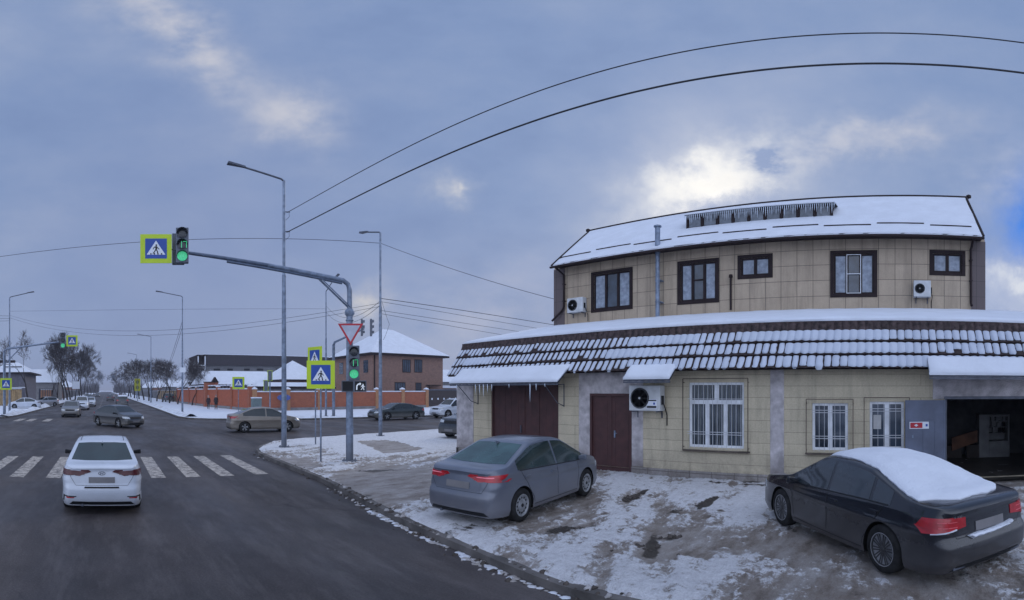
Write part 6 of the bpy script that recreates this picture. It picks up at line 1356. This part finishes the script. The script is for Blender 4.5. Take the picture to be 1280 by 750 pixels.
# ------------------------------------------------------------------ fences and houses across the junction
REDB = grid_mat('red_orange_brick', (.42, .115, .048), (.33, .085, .040), (.24, .13, .09), .25, .08, .010, 'both', .5, .25, .4, .3); ORB = grid_mat('orange_pier_brick', (.50, .24, .10), (.42, .19, .085), (.26, .18, .13), .25, .08, .010, 'both', .5, .25, .4, .3)
HBR = grid_mat('house_brick', (.33, .18, .135), (.24, .13, .10), (.24, .18, .15), .25, .08, .010, 'both', .5, .3, .4, .4)
GREYW = mat('grey_render', (.20, .195, .20), .9, var=.2, vscale=1.5, bump=.3); YELF = mat('ochre_fence_boards', (.30, .20, .095), .8, var=.3, vscale=2)
def brick_fence(pts, lab, h, step, pier_w=.5, panel=REDB, pier=ORB, base=.45, spikes=False, name='brick_fence'):
    a0 = Vector((pts[0][0], pts[0][1], .1)); t = thing(name, lab, 'fence', a0); pa, sn = MB(), MB(); piers = []
    for (x0, y0), (x1, y1) in zip(pts, pts[1:]):
        A, Bv = Vector((x0, y0, 0)), Vector((x1, y1, 0)); L_ = (Bv - A).length; d = (Bv - A) / L_; n = Vector((-d.y, d.x, 0)); k = max(1, round(L_ / step))
        def bx(g, u0, u1, w, z0, z1):
            P = [A + d * u0 - n * w, A + d * u1 - n * w, A + d * u1 + n * w, A + d * u0 + n * w]; g.poly([(p.x, p.y) for p in P], z0, z1)
        g = MB(); bx(g, 0, L_, .22, -.02, base); g.build('plinth', GREYW, t)
        g = MB(); bx(g, 0, L_, .1, base, h - .12); g.build('panel', panel, t)
        bx(sn, 0, L_, .16, h - .12, h + .02)
        for j in range(k + 1):
            u = L_ * j / k; m = MB(); bx(m, u - pier_w / 2, u + pier_w / 2, pier_w / 2, -.02, h + .22); pr = m.build('pier', pier, t)
            m = MB(); c = A + d * u; q = pier_w * .62; m.add([(c.x - q, c.y - q, h + .22), (c.x + q, c.y - q, h + .22), (c.x + q, c.y + q, h + .22), (c.x - q, c.y + q, h + .22), (c.x - q * .7, c.y - q * .7, h + .36), (c.x + q * .7, c.y - q * .7, h + .36), (c.x + q * .7, c.y + q * .7, h + .36), (c.x - q * .7, c.y + q * .7, h + .36), (c.x, c.y, h + .5)], [(0, 3, 2, 1), (0, 1, 5, 4), (1, 2, 6, 5), (2, 3, 7, 6), (3, 0, 4, 7), (4, 5, 8), (5, 6, 8), (6, 7, 8), (7, 4, 8)]); m.build('snow_cap', SNOW, pr)
        if spikes:
            m = MB(); s_ = MB()
            for j in range(int(L_ / 1.3)):
                u = .65 + 1.3 * j; c = A + d * u; m.box(c.x - .06, c.x + .06, c.y - .06, c.y + .06, h - .1, h + .35); s_.box(c.x - .16, c.x + .16, c.y - .2, c.y + .2, h + .36, h + .52)
            build_each(m, 'short_post', BROWNF, t); build_each(s_, 'snow_cap', SNOW, t)
    sn.build('snow_cap', SNOW, t, bevel=.03); return t
Yf = 55.0
xg0, xg1 = at_az(536.5, Yf + 1), 50.5
brick_fence([(at_az(318, Yf), Yf), (xg0 - .6, Yf + .9)], 'red brick fence with ochre piers running along the side street', 2.42, 4.05)
brick_fence([(at_az(318, Yf) - .4, Yf + .4), (14.6, 72), (14.0, 96)], 'orange-red fence with snowy post tops running back along the main road', 2.75, 6.0, panel=mat('orange_panel', (.34, .085, .035), .6, var=.15, vscale=3), pier=REDB, spikes=True)
brick_fence([(55.5, Yf + 2), (90, Yf + 4)], 'red brick fence right of the dark gate, mostly behind the corner building', 2.42, 4.05)
t = thing('dark_gate', 'dark sheet-metal gate with a row of pale studs right of the red fence', 'gate', (xg0, Yf + 1, .1)); g = MB(); g.box(xg0 - .2, 55.2, Yf + 1, Yf + 1.08, .2, 2.65); g.build('gate_leaf', mat('dark_brown_metal', (.04, .028, .026), .5, var=.15), t)
g = MB(); 
for k in range(9): x = xg0 + .5 + 1.1 * k; g.plate([(x + .12 * math.cos(a), 1.28 + .16 * math.sin(a)) for a in np.linspace(0, 2 * math.pi, 9)[:-1]][::-1], Yf + .98, Yf + .995)
build_each(g, 'stud', WHITES, t); g = MB(); g.box(xg0 - .2, 55.2, Yf + .96, Yf + .998, 2.5, 2.66); g.box(xg0 - .2, xg0 - .08, Yf + .96, Yf + .998, .2, 2.5); g.build('frame', STEELD, t)
# gate house porch in the long fence
gx = at_az(261, 72); t = thing('gate_portal', 'red brick gate portal with pointed roof where the fence turns back, people before it', 'gate', (gx, 71, .1))
gl, gr_ = at_az(256.5, 70.5), at_az(273, 70.5); zt = onY(265, 478, 70.5).z
for a, b_ in ((gl, gl + .5), (gr_ - .5, gr_)): g = MB(); g.box(a, b_, 70.5, 71.5, 0, zt); g.build('pier', REDB, t)
g = MB(); g.box(gl + .5, gr_ - .5, 70.6, 71.4, zt - .55, zt); g.build('lintel', REDB, t); g = MB(); g.box(gl + .5, gr_ - .5, 70.9, 71, 0, zt - .56); g.build('gate_leaf', mat('grey_brown_gate', (.14, .12, .12), .6), t)
g = MB(); g.box(gl - .1, gr_ + .1, 70.4, 71.6, zt, zt + .1); g.add([(gr_ - .9, 70.45, zt + .1), (gr_, 70.45, zt + .1), (gr_ - .45, 70.45, zt + .8), (gr_ - .9, 71.5, zt + .1), (gr_, 71.5, zt + .1), (gr_ - .45, 71.5, zt + .8)], [(0, 1, 2), (3, 5, 4), (0, 2, 5, 3), (1, 4, 5, 2)]); g.build('roof', BROWNF, t)

def win(g_parent, pts_plane, x0, x1, z0, z1, Y, bars=True, rot=None, name='window'):
    g = MB(); g.box(x0, x1, Y - .03, Y - .005, z0, z1); w = g.build(name, WPANE, g_parent); f = MB(); t = .09
    f.box(x0 - t, x0, Y - .06, Y - .005, z0 - t, z1 + t); f.box(x1, x1 + t, Y - .06, Y - .005, z0 - t, z1 + t); f.box(x0, x1, Y - .06, Y - .005, z0 - t, z0); f.box(x0, x1, Y - .06, Y - .005, z1, z1 + t)
    if bars:
        for q in (.25, .5, .75): xm = x0 + (x1 - x0) * q; f.box(xm - .03, xm + .03, Y - .06, Y - .03, z0, z1)
    f.build('frame', BROWNF, w); return w
def hip(g, x0, x1, y0, y1, z0, zr, ins):
    rx0, rx1 = x0 + ins, x1 - ins; ym = (y0 + y1) / 2
    if rx0 > rx1: rx0 = rx1 = (x0 + x1) / 2
    g.add([(x0, y0, z0), (x1, y0, z0), (x1, y1, z0), (x0, y1, z0), (rx0, ym, zr), (rx1, ym, zr)], [(0, 1, 5, 4), (1, 2, 5), (2, 3, 4, 5), (3, 0, 4), (3, 2, 1, 0)])
# two-storey brick house
YH = 60.5; hx0, hx1 = at_az(465.5, YH), at_az(551, YH + .5); hz = onY(500, 445, YH).z
t = thing('brick_house', 'two-storey brown brick house with hipped snowy roof behind the red fence', 'house', (hx0, YH, .1))
g = MB(); g.box(hx0, hx1, YH, YH + 12, 0, hz); wl = g.build('wall', HBR, t)
g = MB(); g.box(hx0 - .7, hx1 + .7, YH - .8, YH + 12.8, hz, hz + .25); g.build('eaves', BROWNF, t)
g = MB(); hip(g, hx0 - .75, hx1 + .75, YH - .85, YH + 12.85, hz + .30, onY(493, 413, YH + 6.4).z, 6.2); rf = g.build('roof', SNOW, t, label='snow-covered hipped roof')
g = MB(); g.box(hx0 + .25, hx0 + .4, YH - .12, YH - .0, .5, hz); g.build('downpipe', BROWNF, t)
for x0, x1, y0, y1 in ((503.5, 512.5, 450, 465), (518.5, 527, 450, 465), (494, 506, 478.5, 489), (520, 526, 479, 490)):
    a, b_ = onY(x0, y0, YH), onY(x1, y1, YH); win(t, None, a.x, b_.x, b_.z, a.z, YH)
for yy in (YH + 1.2, YH + 5.0, YH + 9.0):
    g = MB(); g.box(hx0 - .05, hx0 - .005, yy, yy + 1.3, onY(455, 465, YH).z, onY(455, 449, YH).z); g.build('window', WPANE, t)
g = MB(); a = onY(535, 482, YH - .6); g.box(a.x, a.x + 2.4, YH - .8, YH - .05, a.z, a.z + .12); g.box(a.x + .1, a.x + .25, YH - .8, YH - .65, 0, a.z); g.build('porch', BROWNF, t)
# small house to its right with snowy roof
t = thing('low_house', 'low house with snowy roof between the brick house and the corner building', 'house', (54, 70, .1)); g = MB(); g.box(53, 66, 72, 80, 0, 4.1); g.build('wall', GREYW, t); g = MB(); hip(g, 52.3, 66.7, 71.4, 80.6, 4.1, 6.6, 3); g.build('roof', SNOW, t); g = MB(); g.box(52.4, 60, 66, 72, 3.2, 3.35); g.box(52.4, 60, 66, 66.15, 2.9, 3.2); g.build('porch_roof', SNOW, t); g = MB(); g.box(53, 60, 67, 71.9, 0, 2.9); g.build('annex_wall', HBR, t)
# long building with dark roof
YL = 104; a, b_ = onY(248, 443, YL), onY(398, 443, YL); z0, z1, z2 = onY(300, 466, YL).z, onY(300, 457, YL).z, onY(300, 443.5, YL).z
t = thing('long_dark_roofed_building', 'long building with tall dark brown roof band and tiny windows behind the snowy low roofs', 'building', (a.x, YL, .1))
g = MB(); g.box(a.x + 1.5, b_.x + 10, YL, YL + 16, 0, z1); g.build('wall', grid_mat('pale_stone_wall', (.20, .20, .215), (.165, .165, .18), (.1, .1, .1), 1.2, .5, .02, 'xz'), t)
g = MB(); g.box(a.x + 1.2, b_.x + 10.4, YL - .5, YL + 16.5, z1, z2 - .1); g.add([(a.x + 1.2, YL - .5, z2 - .1), (b_.x + 10.4, YL - .5, z2 - .1), (b_.x + 10.4, YL + 8, z2 + .05), (a.x + 1.2, YL + 8, z2 + .05)], [(0, 1, 2, 3)]); g.build('roof_band', mat('plum_brown_metal', (.032, .026, .034), .6, var=.15), t)
g = MB(); g.box(a.x + 1.0, b_.x + 10.6, YL - .6, YL - .2, z2 - .1, z2 + .08); g.build('snow_edge', SNOW, t)
for x0, x1 in ((267, 275), (284, 291), (305, 312), (321, 329), (345, 352)):
    p, q = onY(x0, 461, YL), onY(x1, 463, YL); g = MB(); g.box(p.x, q.x, YL - .06, YL - .01, q.z - .05, p.z + .05); g.build('window', BLACK, t)
g = MB(); A = a.x; zz = z1 - .6
for x in (A - .2, A + 1.3): g.box(x - .1, x + .1, YL - .9, YL - .7, 4.5, z2 - .3)
for z in (zz - 1.6, zz, zz + .5): g.box(A - .2, A + 1.4, YL - .9, YL - .75, z - .1, z + .1)
g.build('balcony', WHITES, t); g = MB(); g.box(A - .4, A + 1.6, YL - .9, YL + 10, z2 - .5, z2 - .2); g.box(A - .3, A + 1.5, YL + .5, YL + 10, 0, z2 - .5); g.build('balcony_back', BROWNF, t)
# low buildings with snowy roofs in front of it
Y1 = 84
def snow_house(name, lab, px0, px1, yt, yb, Y, depth, wall, hipi=2.5, below=None):
    a, b_ = onY(px0, yb, Y), onY(px1, yb, Y); zr = onY((px0 + px1) / 2, yt, Y + depth / 2).z; t = thing(name, lab, 'house', ((a.x + b_.x) / 2, Y, .1))
    g = MB(); g.box(a.x + .6, b_.x - .6, Y + .5, Y + depth - .5, 0, a.z - .02); g.build('wall', wall, t); g = MB(); hip(g, a.x, b_.x, Y, Y + depth, a.z + .12, zr, hipi); g.build('roof', SNOW, t); g = MB(); g.box(a.x, b_.x, Y, Y + depth, a.z - .18, a.z + .115); g.build('eaves', BROWNF, t); return t
snow_house('low_house', 'long low house under a broad snowy roof behind the orange fence', 252, 352, 464, 481, 82, 11, GREYW, 1.0)
snow_house('low_house', 'hipped snowy roof peak behind the near crossing sign', 352, 412, 451, 475, 74, 12, HBR, 5)
snow_house('low_house', 'low snowy lean-to roof just behind the red fence', 322, 420, 478, 484, 62, 4, GREYW, .5)
snow_house('far_house', 'snowy roof at the left end of the orange fence', 238, 262, 465, 478, 110, 9, GREYW, 2)
# left side of the road
Yg = 82; t = thing('grey_house', 'grey one-storey house with wide snowy roof at the far left', 'house', (-20, Yg, .1)); za, zr = onY(30, 467, Yg).z, onY(30, 452.5, Yg + 6).z
g = MB(); g.box(-30, -13.6, Yg, Yg + 13, 0, za); g.build('wall', mat('mauve_grey_wall', (.13, .125, .15), .9, var=.2), t); g = MB(); g.box(-30.5, -12.6, Yg - .6, Yg + 13.6, za, za + .2); g.build('eaves', BROWNF, t); g = MB(); hip(g, -30.6, -12.5, Yg - .65, Yg + 13.65, za + .24, zr, 3.5); rf = g.build('roof', SNOW, t); g = MB(); g.box(-22, -16.5, Yg + 6.1, Yg + 6.9, zr - .1, zr + .35); g.box(-17.5, -14.5, Yg + 2.2, Yg + 2.4, za + 1.2, za + 1.35); g.box(-21, -18.5, Yg + 2.8, Yg + 3.0, za + 1.6, za + 1.75); build_each(g, 'roof_rail', BROWNF, t)
for x in (-16.2, -19.5): win(t, None, x, x + 1.4, 1.6, 3.1, Yg)
g = MB(); g.box(-17, -13, Yg - 5, Yg - 2, 2.9, 3.05); g.build('porch_roof', SNOW, t)
t = thing('gabled_house', 'small house with steep snowy gable behind the left trees', 'house', (-15, 122, .1)); g = MB(); g.box(-20, -11.5, 118, 128, 0, 4.6); g.add([(-11.5, 118, 4.6), (-11.5, 128, 4.6), (-11.5, 123, 7.6), (-20, 118, 4.6), (-20, 128, 4.6), (-20, 123, 7.6)], [(0, 1, 2), (3, 5, 4)]); g.build('wall', GREYW, t); g = MB(); g.add([(-21, 117.4, 4.4), (-11, 117.4, 4.4), (-11, 123, 7.8), (-21, 123, 7.8), (-11, 128.6, 4.4), (-21, 128.6, 4.4)], [(0, 1, 2, 3), (3, 2, 4, 5)]); g.build('roof', SNOW, t)
def board_fence(x, y0, y1, h, m, lab, cross=None):
    t = thing('board_fence', lab, 'fence', (x, y0, .1)); g = MB(); n = int(abs(y1 - y0) / .5)
    for k in range(n): y = y0 + (y1 - y0) * (k + .04) / n; y2 = y0 + (y1 - y0) * (k + .92) / n; g.box(x - .04, x + .04, y, y2, .1, h - .06 * (k % 2))
    g.build('boards', m, t); g = MB()
    for k in range(int(abs(y1 - y0) / 4) + 1): y = y0 + (4 * k) * (1 if y1 > y0 else -1); g.box(x - .16, x + .16, y - .16, y + .16, 0, h + .25)
    build_each(g, 'post', STEELD, t); g = MB(); g.box(x - .1, x + .1, y0, y1, h + .002, h + .09); g.build('snow_cap', SNOW, t); return t
board_fence(-13.0, 96, 150, 2.6, mat('orange_brown_boards', (.25, .12, .06), .8, var=.3), 'orange-brown board fence behind the left row of trees')
board_fence(-13.2, 152, 290, 2.4, GREYW, 'grey fence further down the left side of the road')
board_fence(14.6, 98, 140, 2.5, YELF, 'yellow board fence behind the low trees on the right'); board_fence(15.0, 142, 290, 2.3, GREYW, 'grey fence further down the right side of the road')
t = thing('board_fence', 'ochre board fence behind the parked white saloon', 'fence', (-16, 74, .1)); g = MB()
for k in range(44): x = -27 + .32 * k; g.box(x, x + .28, 75, 75.06, .1, 2.7 - .05 * (k % 2))
g.build('boards', YELF, t); g = MB(); g.box(-27, -13, 74.9, 75.2, 2.72, 2.82); g.build('snow_cap', SNOW, t)
for i, (x, y, w, d, h, hr, lab) in enumerate(((-24, 160, 10, 10, 3.6, 6.2, 'snow-roofed house behind the grey left fence'), (-24, 200, 10, 12, 3.8, 6.6, 'second snow-roofed house behind the grey left fence'), (18, 112, 9, 10, 3.4, 5.6, 'pinkish house with snowy roof behind the yellow fence'), (18, 150, 10, 10, 3.6, 6.2, 'snow-roofed house behind the grey right fence'), (18, 190, 10, 12, 3.6, 6.4, 'second snow-roofed house behind the grey right fence'), (-25, 250, 10, 14, 3.8, 6.6, 'third snow-roofed house down the left side'), (18, 240, 10, 14, 3.8, 6.6, 'third snow-roofed house down the right side'))):
    t = thing('far_house', lab, 'house', (x + w / 2, y, .1)); g = MB(); g.box(x, x + w, y, y + d, 0, h); g.build('wall', (GREYW, HBR, mat('pinkish_wall', (.30, .21, .19), .9))[i % 3], t); g = MB(); hip(g, x - .5, x + w + .5, y - .5, y + d + .5, h, hr, 2.5); g.build('roof', SNOW, t)
    for q in (.25, .65): win(t, None, x + w * q, x + w * q + 1.2, 1.3, 2.6, y, False)
# utility cabinet, round blue plate, white kiosk board
q = onY(321.3, 505, 47.5); t = thing('utility_cabinet', 'grey-green utility cabinet with snow on top before the red fence', 'cabinet', (q.x, 47.5, .12)); zt = onY(321, 498, 47.5).z - .12
g = MB(); g.box(-.5, .5, 0, .5, 0, zt); g.build('cabinet_body', mat('grey_green_metal', (.13, .17, .175), .6, var=.15), t, world=False, bevel=.02); g = MB(); g.box(-.008, .008, -.006, -.001, .1, zt - .1); g.box(.08, .12, -.03, -.001, zt * .5, zt * .6); g.build('door_gap', STEELD, t, world=False); g = MB(); g.box(-.53, .53, -.03, .53, zt, zt + .12); g.build('snow_cap', SNOW, t, world=False, bevel=.04)
q = onY(355, 497, 54.4); t = thing('blue_plate', 'wide blue oval board in front of the red brick fence', 'sign', (q.x, 54.4, q.z)); g = MB(); g.plate([(.85 * math.cos(a), .38 * math.sin(a)) for a in np.linspace(0, 2 * math.pi, 25)[:-1]][::-1], 0, .03); g.build('plate', mat('washed_blue', (.06, .09, .28), .5), t, world=False); g = MB(); g.tube([(-.4, .06, -.2), (-.4, .06, -1.4 - q.z + 1.3)], .03, 6); g.tube([(.4, .06, -.2), (.4, .06, -1.4 - q.z + 1.3)], .03, 6); g.build('post', STEEL, t, world=False)
q = onY(95, 482, 118); t = thing('white_board', 'small white notice board among the left trees', 'sign', (q.x, 118, .1)); g = MB(); g.box(-.9, .9, 0, .05, q.z - .9, q.z + .9); g.build('plate', WHITES, t, world=False); g = MB(); g.box(-.05, .05, .05, .12, 0, q.z); g.build('post', STEEL, t, world=False)
# small twin signals far down the street
for px, side, lab in ((126, 1, 'tiny dark signal on an arm far down the street, left one'), (141.5, -1, 'tiny dark signal on an arm far down the street, right one')):
    q = onY(px, 471, 235); t = thing('far_signal', lab, 'traffic light', (q.x, 235, q.z), group='far signals'); g = MB(); g.box(-.75, .75, 0, .2, -.75, .75); g.build('housing', HOUS, t, world=False, bevel=.1); g = MB(); x_ = (-8.9 if side > 0 else 7.2) - q.x; g.tube([(0, .1, .2), (x_, .1, -.3), (x_, .1, -q.z)], .09, 6); g.build('mast', STEELD, t, world=False)

# ------------------------------------------------------------------ two people before the gate portal
SKIN = mat('skin', (.45, .28, .22), .6); COAT = mat('dark_coat', (.014, .014, .018), .9); COAT2 = mat('dark_plum_coat', (.028, .018, .024), .9); HAT = mat('pale_hat', (.35, .30, .30), .9); TROU = mat('black_trousers', (.010, .010, .014), .9)
def person(loc, rz, lab, coat, hat, H=1.74, step=.16):
    t = thing('person', lab, 'person', loc, R(rz), 'people at the gate portal'); k = H / 1.74
    J = {'pel': (0, 0, .92), 'wai': (0, 0, 1.08), 'che': (0, .01, 1.32), 'nec': (0, 0, 1.50), 'hd0': (0, -.01, 1.58), 'hd1': (0, -.02, 1.70),
         'shl': (.17, 0, 1.42), 'ell': (.24, .03, 1.14), 'hal': (.23, -.06, .90), 'hfl': (.23, -.09, .80), 'shr': (-.17, 0, 1.42), 'elr': (-.24, .03, 1.14), 'har': (-.23, -.05, .90), 'hfr': (-.23, -.08, .80),
         'hil': (.09, 0, .88), 'knl': (.10, -step * .6, .50), 'anl': (.10, -step * .5, .09), 'tol': (.11, -step * .5 - .14, .04), 'hir': (-.09, 0, .88), 'knr': (-.10, step * .2, .49), 'anr': (-.10, step, .11), 'tor': (-.11, step - .13, .04)}
    E = [('pel', 'wai'), ('wai', 'che'), ('che', 'nec'), ('nec', 'hd0'), ('hd0', 'hd1'), ('che', 'shl'), ('shl', 'ell'), ('ell', 'hal'), ('hal', 'hfl'), ('che', 'shr'), ('shr', 'elr'), ('elr', 'har'), ('har', 'hfr'), ('pel', 'hil'), ('hil', 'knl'), ('knl', 'anl'), ('anl', 'tol'), ('pel', 'hir'), ('hir', 'knr'), ('knr', 'anr'), ('anr', 'tor')]
    Rr = {'pel': .15, 'wai': .14, 'che': .16, 'nec': .06, 'hd0': .085, 'hd1': .095, 'shl': .075, 'shr': .075, 'ell': .06, 'elr': .06, 'hal': .045, 'har': .045, 'hfl': .03, 'hfr': .03, 'hil': .10, 'hir': .10, 'knl': .07, 'knr': .07, 'anl': .05, 'anr': .05, 'tol': .04, 'tor': .04}
    names = list(J); me = bpy.data.meshes.new('body'); me.from_pydata([tuple(c * k for c in J[n]) for n in names], [(names.index(a), names.index(b)) for a, b in E], [])
    o = bpy.data.objects.new('tmp', me); COL.objects.link(o); md = o.modifiers.new('skin', 'SKIN'); md.use_smooth_shade = True
    for i, n in enumerate(names): me.skin_vertices[0].data[i].radius = (Rr[n] * k, Rr[n] * k * .85)
    me.skin_vertices[0].data[0].use_root = True
    sb = o.modifiers.new('sub', 'SUBSURF'); sb.levels = 2; sb.render_levels = 2
    bpy.context.view_layer.update(); m2 = bpy.data.meshes.new_from_object(o.evaluated_get(bpy.context.evaluated_depsgraph_get())); bpy.data.objects.remove(o)
    m2.materials.clear(); [m2.materials.append(x) for x in (SKIN, coat, TROU)]
    for p in m2.polygons: z = p.center.z / k; p.material_index = 2 if z < .84 and abs(p.center.x) < .19 else (1 if z < 1.50 and z > .86 else 0); p.use_smooth = True
    b_ = bpy.data.objects.new('body', m2); COL.objects.link(b_); b_.parent = t
    g = MB(); g.lathe([(.135 * k, .62 * k), (.19 * k, .66 * k), (.185 * k, .95 * k), (.165 * k, 1.1 * k), (.19 * k, 1.3 * k), (.12 * k, 1.47 * k), (.06 * k, 1.5 * k)], 14); g.v = [(x, y * .75, z) for x, y, z in g.v]; g.build('coat', coat, t, smooth=60, world=False)
    g = MB(); g.lathe([(.105 * k, 1.66 * k), (.115 * k, 1.70 * k), (.09 * k, 1.77 * k), (.02 * k, 1.80 * k)], 12, c=(0, -.01, 0)); g.build('hat', hat, t, smooth=60, world=False)
    return t
p = gnd(260.5, 511.5, .12); person((p.x, p.y, .12), 160, 'left person in dark coat walking before the gate portal', COAT2, HAT, 1.70)
p = gnd(270, 512, .12); person((p.x, p.y, .12), 175, 'right person in black coat walking before the gate portal', COAT, mat('grey_hat', (.2, .17, .17), .9), 1.78)

# ------------------------------------------------------------------ cold winter haze down the street
hz_m = bpy.data.materials.new('haze'); hz_m.use_nodes = True; nt = hz_m.node_tree; nt.nodes.clear(); o_ = nt.nodes.new('ShaderNodeOutputMaterial'); pv = nt.nodes.new('ShaderNodeVolumePrincipled')
pv.inputs['Color'].default_value = (.62, .68, .85, 1); pv.inputs['Density'].default_value = .0006; pv.inputs['Anisotropy'].default_value = .2; nt.links.new(pv.outputs[0], o_.inputs['Volume'])
g = MB(); g.box(-300, 300, -90, 950, -1.2, 26); tag(g.build('haze', hz_m), 'thin bluish winter haze filling the street', 'haze', kind='stuff')
